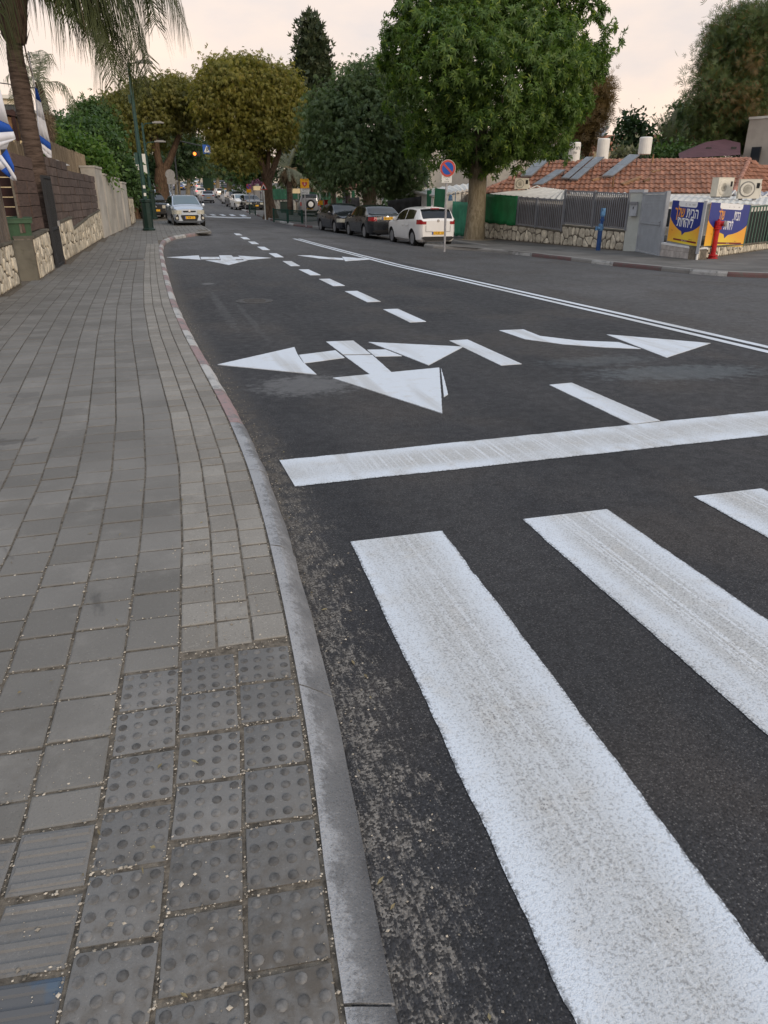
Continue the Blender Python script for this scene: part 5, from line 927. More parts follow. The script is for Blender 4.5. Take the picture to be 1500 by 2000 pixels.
def q4(l, lift, run):
    a, b_ = roofpt(*l[0]), roofpt(*l[1]); O = Vector((0, 0, EYE)); D0_ = min((a-O).dot(FW), (b_-O).dot(FW))-lift; D1_ = D0_+run; return [PD(*l[0], D0_), PD(*l[1], D0_), PD(*l[2], D1_), PD(*l[3], D1_)]
panel('flat blue grey solar panel low on the roof, left of the double panel', *q4([(1040, 360), (1060, 360), (1105, 331), (1086, 331)], .35, .55))
panel('left half of the steep double solar panel below the lettered tank', *q4([(1096, 347), (1111, 348), (1160, 306), (1145, 306)], .7, .85)); panel('right half of the steep double solar panel below the plain tank', *q4([(1113, 349), (1128, 350), (1181, 306), (1163, 306)], .7, .85))
panel('single solar panel leaning right toward the tank with a black pipe', *q4([(1176, 343), (1197, 343), (1250, 302), (1229, 301)], .7, .85)); panel('leftmost solar panel half hidden by the big tree', *q4([(1017, 343), (1038, 343), (1077, 308), (1049, 311)], .7, .85))
tank('white water tank with black lettering beside the big tree crown', 1109, 1131, 284, 317, 42.2, [('חרום', .26, .62), ('גולן', .16, .42)]); tank('plain white water tank behind the double solar panel', 1164, 1187, 277, 312, 42.6); tank('white water tank with a curved black pipe, rightmost on the roof', 1246, 1270, 273, 302, 42.6)
# awnings and air conditioners
aw = PD(955, 379, 37.8), PD(1108, 391, 33.5), PD(1108, 372, 36.0), PD(1062, 367, 39.2)
t = T('awning', 'corrugated white awning above the grey pickets and green tarpaulin', 'awning', aw[0]); t.part('sheet', corr(aw[0], aw[1], aw[2], aw[3], 14, .035, .05), MT['corr'])
aw = PD(1112, 378, 34), PD(1300, 382, 31.5), PD(1300, 378, 36), PD(1112, 374.5, 36.5); t = T('awning', 'long thin white awning edge above the tall picket fence and gate', 'awning', aw[0]); t.part('sheet', corr(aw[0], aw[1], aw[2], aw[3], 16, .03, .06), MT['corr'])
aw = PD(1295, 392, 29.0), PD(1560, 402, 27.5), PD(1560, 386, 34.5), PD(1310, 380, 34.5); AW3 = aw; t = T('awning', 'broad white awning roof carrying the two air conditioners', 'awning', aw[0]); t.part('sheet', corr(aw[0], aw[1], aw[2], aw[3], 20, .02, .06), MT['corr'])
m = MB()
for px in (1320, 1440, 1540): q = PD(px, 392, 29.4); m = MB(); m.box(Vector((q.x, q.y, q.z/2-.2)), (.08, .08, q.z+.1)); t.part('post', m, MT['gatemetal'])
aw = PD(1430, 378, 34.8), PD(1560, 384, 34.4), PD(1560, 376, 36.2), PD(1430, 373, 36.4); t = T('awning', 'grey corrugated roof strip behind the right air conditioner', 'awning', aw[0]); t.part('sheet', corr(aw[0], aw[1], aw[2], aw[3], 12, .03, .05), MT['corrgrey'])
def ac(label, px, pyb, D, w, h, rz, fan=-.13):
    p = PD(px, pyb, D); t = T('air_conditioner', label, 'air conditioner', p, rz, group='outdoor air conditioner units', local=True); d = .34; m = MB(); m.box((0, 0, h/2+.04), (w, d, h)); m.box((0, 0, h+.05), (w+.02, d+.02, .02)); t.part('casing', m, MT['acbody'])
    if fan is None: fan = -.13; fg = 'acbody'
    else: fg = 'acgrille'
    m = MB(); m.lathe([(.001, -.012), (h*.40, -.012), (h*.42, 0), (h*.42, .012), (.001, .014)], (w*fan, -d/2-.012, h/2+.04), 22, axis='Y'); gp = t.part('fan_grille', m, MT[fg]); m = MB()
    for r in (.14, .24, .34): m.lathe([(h*r, -.016), (h*r+.012, -.018), (h*r+.012, -.024), (h*r, -.022)], (w*fan, -d/2-.006, h/2+.04), 20, axis='Y')
    t.part('grille_ring', m, MT['acbody'], gp); m = MB(); m.box((w*.36, -d/2-.006, h*.74), (.12, .012, .2)); t.part('badge', m, MT['black'])
    m = MB(); m.box((w/2+.02, -.05, h*.5), (.05, .16, .32)); t.part('valve_cover', m, MT['acbody'])
    for s in (-1, 1): m = MB(); m.box((s*w*.33, 0, .02), (.08, d+.08, .04)); t.part('foot', m, MT['black'])
    m = MB(); m.tube([(w/2+.04, 0, h*.45), (w/2+.1, 0, h*.1), (w/2+.2, .02, .1), (w/2+.45, .05, h*.4), (w/2+.7, .1, .1)], .03, 7); t.part('hose', m, MT['pipewhite'])
ac('larger cream air conditioner with grey end, left of the rightmost pair', 1407, 386, 31.2, .98, .74, -YAW+R_(28), None); ac('smaller cream air conditioner with round fan grille at the right', 1459, 390, 30.6, .84, .74, -YAW+R_(-12)); ac('small cream air conditioner on the awning beside the big tree', 1018, 371, 38.5, .74, .52, -YAW+R_(-8))
# beige building, shade sail, far house on the right
b0, b1 = PD(1452, 300, 50), PD(1640, 300, 46); t = T('building', 'plain beige building at the right edge with one dark window', 'building', (b0.x, b0.y, 0)); d = (b1-b0); d.z = 0; d.normalize(); bk_ = Vector((-d.y, d.x, 0)); zt = PD(1466, 236, 50).z; m = MB(); m.prism([Vector((b0.x, b0.y, -.8)), Vector((b1.x, b1.y, -.8)), Vector((b1.x, b1.y, zt)), Vector((b0.x, b0.y, zt))], bk_*8); t.part('wall', m, MT['beige'])
m = MB(); m.prism([Vector((b0.x, b0.y, zt+.003))-bk_*.05-d*.05, Vector((b1.x, b1.y, zt+.003))-bk_*.05, Vector((b1.x, b1.y, zt+.15))-bk_*.05, Vector((b0.x, b0.y, zt+.15))-bk_*.05-d*.05], bk_*8.1); t.part('parapet', m, MT['whitewall'])
q = PD(1476, 302, 49.3)-bk_*.05; w = MB(); w.box(q, (.62, .12, .95), rz=math.atan2(d.y, d.x)); f = t.part('window', w, MT['darkmetal']); g_ = MB(); g_.box(q-bk_*.06, (.52, .04, .85), rz=math.atan2(d.y, d.x)); t.part('pane', g_, MT['pane'], f)
sp = [PD(1325, 300, 45), PD(1380, 277, 47), PD(1415, 272, 49), PD(1446, 279, 47.5), PD(1446, 302, 44), PD(1424, 304, 43.5), PD(1327, 309, 43.5)]; m = MB(); m.add(sp, [(0, 1, 6), (1, 5, 6), (1, 2, 5), (2, 4, 5), (2, 3, 4)]); bkp = PD(1350, 290, 52); m.add([sp[0], sp[1], sp[2], sp[3], PD(1330, 296, 53), PD(1400, 292, 53), PD(1448, 296, 53)], [(0, 1, 4), (1, 5, 4), (1, 2, 5), (2, 6, 5), (2, 3, 6)])
t = T('shade_sail', 'maroon fabric canopy behind the tile roof before the beige building', 'canopy', (sp[5].x, sp[5].y, 0)); t.part('fabric', m, MT['maroon'])
for p in (sp[6], sp[4], PD(1330, 296, 53)): m = MB(); m.tube([Vector((p.x, p.y, -.3)), p], .06, 7); t.part('post', m, MT['darkmetal'])
for px, py, D in ((1384, 290, 45.3), (1433, 289, 45.2)): m = MB(); c = PD(px, py, D); m.box(c, (.35, .02, .14), rz=-YAW); t.part('vent_flap', m, MT['black'])
h0, h1 = PD(1133, 330, 78), PD(1190, 330, 76); t = T('house', 'far ochre house with tiled roofs and solar panels behind the water tanks', 'house', (h0.x, h0.y, 0)); d = (h1-h0); d.z = 0; d.normalize(); bk_ = Vector((-d.y, d.x, 0)); zt = PD(1150, 298, 78).z; m = MB(); m.prism([Vector((h0.x, h0.y, -.5))-d*3, Vector((h1.x, h1.y, -.5))+d*6, Vector((h1.x, h1.y, zt))+d*6, Vector((h0.x, h0.y, zt))-d*3], bk_*8); t.part('wall', m, MT['yellowwall'])
for a, b_, z0, z1 in ((PD(1120, 300, 77), PD(1160, 300, 76.5), 300, 279), (PD(1150, 292, 79), PD(1260, 292, 78), 293, 262)): zt1 = a.z+.05; rp = MB(); r = bk_*3.2+Vector((0, 0, 1.6)); rp.prism([a, b_, b_+r, a+r], Vector((0, 0, -.18))); rp.prism([a+r, b_+r, b_+r*2-Vector((0, 0, 3.2)), a+r*2-Vector((0, 0, 3.2))], Vector((0, 0, -.18))); t.part('roof', rp, MT['tile'])
q = PD(1138, 307, 77.8); w = MB(); w.box(q-bk_*.1, (.95, .12, 1.5), rz=math.atan2(d.y, d.x)); f = t.part('window', w, MT['timber']); g_ = MB(); g_.box(q-bk_*.17, (.7, .05, 1.3), rz=math.atan2(d.y, d.x)); t.part('pane', g_, MT['pane'], f)
for k, (xa, xb) in enumerate(((1162, 1172), (1172, 1182))): m = MB(); m.prism([PD(xa-5, 266, 79), PD(xb-5, 266, 79), PD(xb+8, 247, 81), PD(xa+8, 247, 81)], Vector((0, 0, -.12))); t.part('panel', m, MT['solar'])
for xa, yt in ((1172, 240), (1186, 236)): pb = PD(xa, 250, 81.5); m = MB(); m.lathe([(.3, 0), (.3, 1.0), (.001, 1.05)], pb, 12); t.part('tank_drum', m, MT['tank'])
# ------------------------------------------------------------------ cars: y runs from tail (-) to nose (+), wheels on z=0
def sm(pts, x):
    if x <= pts[0][0]: return pts[0][1]
    for i in range(len(pts)-1):
        if x <= pts[i+1][0]:
            t = (x-pts[i][0])/(pts[i+1][0]-pts[i][0]); p0 = pts[max(0, i-1)]; p1, p2 = pts[i], pts[i+1]; p3 = pts[min(len(pts)-1, i+2)]
            d1 = (p2[1]-p0[1])/max(1e-4, p2[0]-p0[0])*(p2[0]-p1[0]); d2 = (p3[1]-p1[1])/max(1e-4, p3[0]-p1[0])*(p2[0]-p1[0]); s = p2[1]-p1[1]
            if s == 0: d1 = d2 = 0
            else:
                d1 = max(0, min(3, d1/s))*s; d2 = max(0, min(3, d2/s))*s
            return (2*t**3-3*t*t+1)*p1[1]+(t**3-2*t*t+t)*d1+(-2*t**3+3*t*t)*p2[1]+(t**3-t*t)*d2
    return pts[-1][1]
SPEC = {
 'hatch': dict(L=4.06, W=1.70, wb=2.57, wr=.315, top=[(-2.03, 1.0), (-2.0, 1.04), (-1.94, 1.10), (-1.70, 1.37), (-1.45, 1.455), (-.7, 1.505), (.0, 1.48), (.5, 1.36), (.95, 1.14), (1.2, 1.03), (1.65, .95), (1.9, .88), (2.0, .82), (2.03, .78)], belt=[(-2.0, 1.05), (-1.2, 1.01), (.9, .91), (1.3, .86)], gh=(-1.72, 1.05), rearwin=(-1.96, -1.60), wind=(.16, 1.08), side=((-1.42, -.46), (-.38, .66)), tail='wide'),
 'small': dict(L=3.60, W=1.60, wb=2.38, wr=.285, top=[(-1.80, 1.0), (-1.78, 1.04), (-1.72, 1.12), (-1.55, 1.40), (-1.3, 1.46), (-.5, 1.49), (.25, 1.46), (.75, 1.20), (1.1, 1.02), (1.45, .96), (1.68, .89), (1.77, .84), (1.80, .80)], belt=[(-1.8, .98), (-1.0, .95), (.8, .90), (1.2, .86)], gh=(-1.6, 1.0), rearwin=(-1.74, -1.5), wind=(.30, 1.02), side=((-1.36, -.38), (-.30, .62)), tail='tall'),
 'sedan': dict(L=4.50, W=1.74, wb=2.64, wr=.315, top=[(-2.25, 1.0), (-2.22, 1.03), (-2.1, 1.06), (-1.72, 1.10), (-1.1, 1.38), (-.6, 1.455), (0, 1.47), (.45, 1.42), (1.0, 1.13), (1.3, 1.0), (1.85, .93), (2.12, .86), (2.22, .80), (2.25, .76)], belt=[(-2.2, .98), (-1.2, .97), (1.0, .90), (1.5, .86)], gh=(-1.62, 1.1), rearwin=(-1.64, -1.05), wind=(.52, 1.20), side=((-1.18, -.38), (-.30, .78)), tail='wide'),
 'suv': dict(L=4.5, W=1.84, wb=2.65, wr=.35, top=[(-2.25, 1.13), (-2.2, 1.18), (-2.1, 1.25), (-1.85, 1.55), (-1.6, 1.63), (-.6, 1.66), (.2, 1.62), (.8, 1.35), (1.15, 1.16), (1.8, 1.08), (2.1, 1.02), (2.22, .96), (2.25, .90)], belt=[(-2.2, 1.12), (-1, 1.10), (1, 1.03), (1.4, .98)], gh=(-1.9, 1.05), rearwin=(-2.12, -1.75), wind=(.28, 1.05), side=((-1.62, -.45), (-.37, .70)), tail='wide'),
 'van': dict(L=4.35, W=1.80, wb=2.7, wr=.32, top=[(-2.18, 1.0), (-2.15, 1.4), (-2.1, 1.72), (-1.9, 1.80), (-.6, 1.83), (.35, 1.78), (.9, 1.40), (1.25, 1.14), (1.75, 1.06), (2.05, .98), (2.15, .92), (2.18, .86)], belt=[(-2.1, 1.08), (-1, 1.06), (1, 1.0), (1.4, .97)], gh=(-2.0, 1.15), rearwin=(-2.12, -2.0), wind=(.42, 1.15), side=((-1.7, -.45), (-.37, .78)), tail='tall'),
 'jeep': dict(L=4.2, W=1.78, wb=2.48, wr=.36, top=[(-2.1, 1.08), (-2.08, 1.3), (-2.0, 1.62), (-1.8, 1.70), (-.6, 1.72), (.2, 1.68), (.6, 1.38), (.85, 1.18), (1.7, 1.12), (2.0, 1.06), (2.07, 1.0), (2.1, .95)], belt=[(-2.1, 1.10), (1, 1.06), (1.4, 1.02)], gh=(-2.0, .8), rearwin=(-2.06, -1.9), wind=(.25, .80), side=((-1.75, -.52), (-.44, .50)), tail='tall'),
}
def car(kind, label, cat, loc, rz, paint, group=None, detail=2, plate=None, lit=None, glass=None):
    S = SPEC[kind]; L, W = S['L'], S['W']; hw = W/2; y0, y1 = -L/2, L/2; t = T('parked_car' if not lit else 'moving_car', label, cat, loc, rz, group, local=True); gmat = glass or MT['glass']
    zt = lambda y: sm(S['top'], y); Hmax = max(p[1] for p in S['top'])
    def wbelt(y):
        e = min((y-y0), (y1-y)); k = 1-max(0, 1-e/.55)**2.2*.17-max(0, 1-e/.10)*.05; return hw*k*(1-.02*abs(y)/(L/2))
    def zb(y): return min(sm(S['belt'], y), zt(y)-.03)
    def wtop(y):
        f = max(0, min(1, (zt(y)-zb(y)-.03)/(Hmax-.95-.03))); return wbelt(y)*(1-.06-.20*f)
    def sx(y, z):       # half width of the side at a height
        b = zb(y)
        if z <= b: f = (b-z)/max(.1, b-.25); return wbelt(y)+.018*math.sin(min(1, f)*math.pi)-.05*max(0, f-.55)
        top_ = zt(y)-.05; f = min(1, (z-b)/max(.02, top_-b)); return wbelt(y)+(wtop(y)-wbelt(y))*f
    ys = sorted(set([y0, y0+.02, y0+.06, y0+.12, y0+.2, y0+.3, y1-.02, y1-.06, y1-.12, y1-.2, y1-.3]+[y0+.35+(L-.7)*i/34 for i in range(35)])); rows = []
    for y in ys:
        b, T_ = zb(y), zt(y); e = min(y-y0, y1-y); zl = .20+max(0, .10-e)*1.2; w = wbelt(y); c = wtop(y); half = [(0, T_), (c*.5, T_-.006), (c*.82, T_-.022), (c, T_-.055 if T_-b > .12 else T_-.02), (sx(y, b+(T_-.055-b)*.5), b+max(.004, (T_-.055-b)*.5)), (w, b), (sx(y, b-.08), b-.08), (sx(y, .62), min(.62, b-.12)), (sx(y, .42), .42), (sx(y, .28), max(.28, zl+.03)), (w-.10, zl), (0, zl)]
        rows.append([(x, y, z) for x, z in half]+[(-x, y, z) for x, z in half[-2:0:-1]])
    m = MB(); n = len(rows[0])
    for r in rows: m.v += r
    for i in range(len(rows)-1):
        for k in range(n): m.f.append((i*n+k, i*n+(k+1) % n, (i+1)*n+(k+1) % n, (i+1)*n+k)); m.m.append(0)
    m.f.append(tuple(range(n))); m.m.append(0); m.f.append(tuple((len(rows)-1)*n+k for k in range(n))); m.m.append(0)
    me = m.mesh('body', [paint, MT['black']], 32); bo = link('body', me, t.o); wy = (-S['wb']/2+.02, S['wb']/2+.02); wr = S['wr']
    if detail:     # wheel arches cut out of the body
        cut = MB()
        for y in wy:
            for s in (-1, 1): cut.tube([(s*(hw-.30), y, wr+.01), (s*(hw+.3), y, wr+.01)], wr+.055, 20)
        cm = cut.mesh('arch_cutter', MT['black']); co = link('arch_cutter', cm, t.o); mod = bo.modifiers.new('arches', 'BOOLEAN'); mod.object = co; mod.operation = 'DIFFERENCE'; mod.solver = 'EXACT'
        bpy.context.view_layer.update(); me2 = bpy.data.meshes.new_from_object(bo.evaluated_get(bpy.context.evaluated_depsgraph_get())); bo.modifiers.clear(); bo.data = me2; bpy.data.objects.remove(co)
    if detail:
        m = MB(); m.box((0, 0, .42), (W-.62, L-.5, .36)); t.part('underbody', m, MT['black'])
    # glass
    def top_patch(ya, yb, m_, off=.007, k=10, marg=.05):
        rr = []
        for i in range(k+1):
            y = ya+(yb-ya)*i/k; dz = (zt(y+.01)-zt(y-.01))/.02; nn = Vector((0, -dz, 1)).normalized(); c = wtop(y)-marg; r = []
            for q in range(-4, 5): f = q/4; x = c*f; z = zt(y)-.022*abs(x/wtop(y))**1.6-.008*(abs(f) > .9); r.append(Vector((x, y, z))+nn*off)
            rr.append(r)
        m_.grid(rr)
    m = MB(); top_patch(S['wind'][0], S['wind'][1], m); t.part('windscreen', m, gmat, smooth=1); m = MB(); top_patch(S['rearwin'][0], S['rearwin'][1], m); t.part('rear_window', m, MT['glass'], smooth=1)
    for s in (-1, 1):
        for ya, yb in S['side']:
            m = MB(); rr = []
            for i in range(9):
                y = ya+(yb-ya)*i/8; lo, hi = zb(y)+.035, zt(y)-.105; hi = max(lo+.01, hi); rr.append([(s*(sx(y, lo+(hi-lo)*f)+.006), y, lo+(hi-lo)*f) for f in (0, .5, 1)])
            m.grid(rr); t.part('side_window', m, MT['glass'], smooth=1)
    if detail > 1:
        for s in (-1, 1):
            for (ya, yb) in S['side']:
                a, b_ = ya-.03, yb+.04; m = MB(); rr = []
                lo_w = wy[0]+wr+.08
                a = max(a, lo_w) if a < 0 and ya < -.9 else a; b_ = min(b_, wy[1]-wr-.07)
                for i in range(7): y = a+(b_-a)*i/6; rr.append([(s*(sx(y, z)+.008), y, z) for z in (.33, .45, .6, .75, zb(y)-.0)])
                m.grid(rr); d = t.part('door', m, paint, smooth=1); h = MB(); yh = a+.14; h.box((s*(sx(yh, .80)+.03), yh+.02, .80), (.03, .17, .03)); t.part('door_handle', h, paint, d)
    # wheels
    for y in wy:
        for s in (-1, 1):
            m = MB(); x0 = s*(hw-.205); m.lathe([(wr*.62, x0), (wr*.93, x0), (wr, x0+s*.03), (wr, x0+s*.155), (wr*.95, x0+s*.185), (wr*.70, x0+s*.18), (wr*.66, x0+s*.16)], (0, y, wr), 24 if detail else 14, axis='X'); w = t.part('wheel', m, MT['rubber'], smooth=40)
            m = MB(); m.lathe([(.001, x0+s*.10), (wr*.66, x0+s*.10), (wr*.66, x0+s*.17), (wr*.70, x0+s*.178)], (0, y, wr), 20, 0, axis='X'); t.part('rim_dish', m, MT['black'], w)
            if detail:
                for q in range(5):
                    a = q*2*math.pi/5+.3; m = MB(); d = Vector((0, math.cos(a), math.sin(a))); p = Vector((x0+s*.165, y, wr)); m.beam(p, p+d*(wr*.68), .055, .02, up=(1, 0, 0)); t.part('spoke', m, MT['rim'], w)
                m = MB(); m.lathe([(wr*.64, x0+s*.165), (wr*.69, x0+s*.182), (wr*.64, x0+s*.182)], (0, y, wr), 20, axis='X'); t.part('rim_ring', m, MT['rim'], w)
    # wrap strips: run round the corners at a height
    def wrap(xa, za, zb_, end, ylen, off=.010, both=True, xin_=0.0):
        """strip from x=xa on the end face, round the corner, ylen along the side"""
        out = []
        for s in ((-1, 1) if both else (1,)):
            m = MB(); sg = -1 if end == 'rear' else 1; ye = y0 if end == 'rear' else y1; path = []
            for f in (0, .5, 1): path.append((xa+(wbelt(ye)-xa)*f, ye+sg*off))
            for d in (.02, .06, .12, .2, .3, .42, .56):
                if d > ylen: break
                path.append((None, ye-sg*d))
            r0, r1 = [], []
            for x, y in path:
                for z, r in ((za, r0), (zb_, r1)):
                    zz = min(z, zt(min(max(y, y0), y1))-.03); xx = x if x is not None else sx(y, zz)+off; r.append((s*xx, y, zz))
            m.grid([r0, r1]); out.append(m)
        return out
    hd = zt(y1-.15)
    for m in wrap(hw*.48, zt(y1)-.20, zt(y1)-.02, 'front', .44): t.part('headlight', m, MT['beam'] if lit == 'beam' else MT['headlamp'])
    ztl = zb(y0+.1)
    if S['tail'] == 'wide': wl = wrap(hw*.60, ztl-.19, ztl-.02, 'rear', .32)
    else: wl = wrap(hw*.76, ztl-.30, ztl+.0, 'rear', .14)
    for m in wl: t.part('tail_light', m, MT['brake'] if lit == 'brake' else MT['taillamp'])
    m = MB(); pl_ = [(-hw*.62, .24), (hw*.62, .24), (hw*.86, .36), (hw*.70, .40), (-hw*.70, .40), (-hw*.86, .36)]; m.prism([(x, y0-.008, z) for x, z in pl_], (0, -.012, 0)); t.part('rear_valance', m, MT['black'])
    # grille and front bumper openings
    if kind == 'small':
        m = MB(); m.prism([(x, y1+.004, z) for x, z in ((-.32, .70), (-.30, .755), (.30, .755), (.32, .70), (.26, .685), (-.26, .685))], (0, .014, 0)); g_ = t.part('upper_grille', m, MT['black']); m = MB(); m.lathe([(.001, .0), (.055, 0), (.055, .01), (.001, .012)], (0, y1+.018, .722), 14, axis='Y'); t.part('emblem', m, MT['chrome'], g_)
        m = MB(); m.prism([(x, y1+.004, z) for x, z in ((-.40, .56), (.40, .56), (.44, .52), (.34, .30), (-.34, .30), (-.44, .52))], (0, .012, 0)); t.part('lower_grille', m, MT['black'])
        for s in (-1, 1): m = MB(); m.prism([(s*x, y1-.03, z) for x, z in ((.56, .60), (.62, .57), (.74, .40), (.72, .32), (.54, .33), (.53, .45))], (0, .05, 0)); f = t.part('fog_light', m, MT['black']); m = MB(); m.lathe([(.001, 0), (.06, 0), (.06, .012), (.001, .014)], (s*.63, y1+.02, .42), 12, axis='Y'); t.part('fog_lamp', m, MT['headlamp'], f)
    else:
        m = MB(); m.prism([(x, y1+.004, z) for x, z in ((-hw*.42, zt(y1)-.07), (hw*.42, zt(y1)-.07), (hw*.52, .52), (hw*.42, .46), (-hw*.42, .46), (-hw*.52, .52))], (0, .014, 0)); g_ = t.part('grille', m, MT['black']); m = MB(); m.lathe([(.001, 0), (.07, 0), (.07, .012), (.001, .014)], (0, y1+.018, zt(y1)-.12), 14, axis='Y'); t.part('emblem', m, MT['chrome'], g_)
        if kind == 'sedan':
            for k in range(4): m = MB(); m.box((0, y1+.022, .50+.05*k), (hw*.8, .01, .012)); t.part('grille_bar', m, MT['chrome'], g_)
        m = MB(); m.prism([(x, y1+.004, z) for x, z in ((-hw*.62, .40), (hw*.62, .40), (hw*.72, .28), (-hw*.72, .28))], (0, .010, 0)); t.part('lower_grille', m, MT['black'])
    # number plates
    for sg, ye, z in ((1, y1, .44 if kind == 'small' else .46), (-1, y0, {'hatch': .53, 'sedan': .90, 'suv': .72, 'van': .72, 'jeep': .58, 'small': .62}[kind])):
        m = MB(); m.box((0, ye+sg*.022, z), (.50, .012, .115)); p = t.part('number_plate', m, MT['plate'])
        if plate and detail > 1: tx = MB(); text_mb(plate, .115, (0.03, ye+sg*.0295, z-.04), (-sg, 0, 0), (0, 0, 1), tx); t.part('plate_digits', tx, MT['black'], p, kind='stuff'); e_ = MB(); e_.box((sg*.235, ye+sg*.0285, z), (.04, .004, .11)); t.part('plate_band', e_, MT['signblue'], p)
    if detail > 1 or kind == 'jeep':
        m = MB(); m.lathe([(.001, 0), (.055, 0), (.05, .012), (.001, .014)], (0, y0-.016, ztl-.06 if kind != 'sedan' else ztl-.02), 14, axis='Y'); t.part('rear_emblem', m, MT['chrome'])
        if kind == 'hatch':
            yy = S['rearwin'][1]+.02; m = MB(); m.box((0, yy-.05, zt(yy)+.005), (.36, .06, .035)); t.part('brake_lamp', m, MT['taillamp']); m = MB(); m.tube([(0, yy+.35, zt(yy+.35)-.01), (0, yy+.25, zt(yy)+.1)], .018, 6); t.part('aerial', m, paint)
            m = MB(); m.box((0, y0-.006, .585), (hw*1.25, .012, .010)); m.box((hw*.62, y0-.006, .70), (.010, .012, .23)); m.box((-hw*.62, y0-.006, .70), (.010, .012, .23)); t.part('tailgate_seam', m, MT['black'], kind='stuff')
    if detail:
        for s in (-1, 1):
            ym = S['side'][1][1]-.02; m = MB(); z = zb(ym)+.09; x = sx(ym, z); m.lathe([(.001, -.05), (.07, -.045), (.088, 0), (.07, .05), (.001, .06)], (s*(x+.12), ym, z), 12, axis='Y'); m.tube([(s*(x-.02), ym+.01, z-.03), (s*(x+.08), ym, z)], .025, 6); t.part('mirror', m, paint, smooth=1)
    if kind == 'jeep':
        c = (.08, y0-.02, .92); m = MB(); m.lathe([(.16, -.02), (.34, -.02), (.36, -.06), (.36, -.18), (.33, -.21), (.2, -.20)], c, 24, axis='Y'); w = t.part('spare_wheel', m, MT['rubber'], smooth=40); m = MB(); m.lathe([(.001, -.215), (.21, -.21), (.22, -.19)], c, 20, axis='Y'); t.part('wheel_cover', m, MT['white'], w)
    return t
def carpaint(name, c, metal=.0, rough=.28): return M(name, c, rough, .04, 2, metal=metal, spec=.5, coat=.7)
CP = {'white': carpaint('white_car_paint', (.72, .70, .67)), 'black': carpaint('black_car_paint', (.010, .012, .016), 0, .2), 'dark': carpaint('dark_blue_grey_paint', (.022, .024, .032), .2, .25), 'silver': carpaint('silver_blue_paint', (.40, .45, .52), .55, .35), 'grey': carpaint('grey_car_paint', (.22, .23, .25), .4, .3), 'lightsilver': carpaint('light_silver_paint', (.48, .49, .51), .5, .3), 'blue': carpaint('blue_car_paint', (.03, .07, .28), .2), 'green': carpaint('green_truck_paint', (.015, .05, .018), 0, .5)}
def gl(x, y, off=0): return (x, y, zr(x, y)+off)
PITCHY = 0
car('hatch', 'white hatchback parked nearest, seen from behind beside the no-parking sign', 'car', gl(10.98, 30.85), R_(1.5), CP['white'], plate='174 87 102')
car('sedan', 'black sedan parked between the white hatchback and the dark car facing us', 'car', gl(10.35, 36.0), R_(2), CP['black'], plate='148 45 701')
car('sedan', 'dark blue grey sedan parked facing us, ahead of the black sedan', 'car', gl(10.05, 41.1), R_(184), CP['dark'], plate='713 25 801')
o = car('small', 'small silver hatchback parked on the pavement facing us by the green lamps', 'car', gl(1.72, 41.2, .03), R_(185), CP['silver'], plate='73 908 71', glass=MT['glassblue'])
car('hatch', 'black hatchback behind the green lamp sleeves, left of the silver car', 'car', gl(.15, 51.5, .10), R_(186), CP['black'], detail=1)
car('suv', 'pale blue car near the leaning trunk at the left kerb, above the silver car', 'car', gl(1.3, 78, .10), R_(184), CP['lightsilver'], detail=1, glass=MT['glassblue'])
car('jeep', 'grey off-roader with white spare wheel cover behind the green railings', 'car', gl(13.2, 66.0, .12), R_(-8), CP['grey'], detail=1)
def at(px, py): return G(px, py)
for kind, lb, px, py, rz, pt, lit, d in (('suv', 'silver car driving away up the street, nearest of the moving cars', 404, 396.5, 4, 'lightsilver', 'drive', 1), ('hatch', 'white car with red brake lamps just left of the moving silver car', 391, 384.5, 2, 'white', 'brake', 1), ('hatch', 'white car with brake lamps second in the queue up the hill', 389.5, 372, 2, 'white', 'brake', 0),
    ('van', 'white van parked facing us on the right side of the street', 449, 398, 186, 'white', None, 1), ('small', 'small white car seen from behind, parked just beyond the white van', 428, 386, 6, 'white', None, 1), ('suv', 'dark car parked facing us just right of the white van', 461, 404, 184, 'dark', None, 1), ('hatch', 'white car squeezed between two dark parked cars on the right', 471, 409.5, 184, 'white', None, 1), ('sedan', 'black sedan parked at the right kerb beside the small no-parking sign', 489, 411, 188, 'black', None, 1),
    ('suv', 'white car first in the row parked up the hill on the left', 360, 370, 192, 'white', None, 1), ('suv', 'pale car second in the row parked up the hill on the left', 370, 366, 192, 'lightsilver', None, 0), ('suv', 'pale car third in the row parked up the hill on the left', 377, 362.5, 192, 'white', None, 0), ('hatch', 'grey car fourth in the row parked up the hill on the left', 383, 359.5, 192, 'grey', None, 0), ('sedan', 'blue car beside the bare sign post up the street', 350, 371, 190, 'blue', None, 0),
    ('suv', 'white car at the top of the left row near the pale trunk', 396, 357.5, 192, 'white', None, 0), ('suv', 'pale car beyond the topmost white car on the hill', 406, 356.5, 192, 'lightsilver', None, 0), ('van', 'dark vehicle coming downhill with both headlights lit', 418, 363, 180, 'dark', 'beam', 0), ('suv', 'dark car parked beyond the small white car on the right', 436, 377, 6, 'dark', None, 0), ('hatch', 'dark car second beyond the small white car on the right', 433, 371, 6, 'black', None, 0), ('suv', 'grey car third beyond the small white car on the right', 431, 366, 6, 'grey', None, 0), ('hatch', 'black car parked off the road under the trees on the right', 450, 372, 20, 'black', None, 0), ('suv', 'dark car parked deeper under the trees on the right', 457, 366, 20, 'dark', None, 0)):
    p = at(px, py); car(kind, lb, 'car', (p.x, p.y, p.z), R_(rz), CP[pt], lit=lit, detail=d, glass=MT['glassblue'] if pt in ('white', 'lightsilver') and rz > 90 else None)
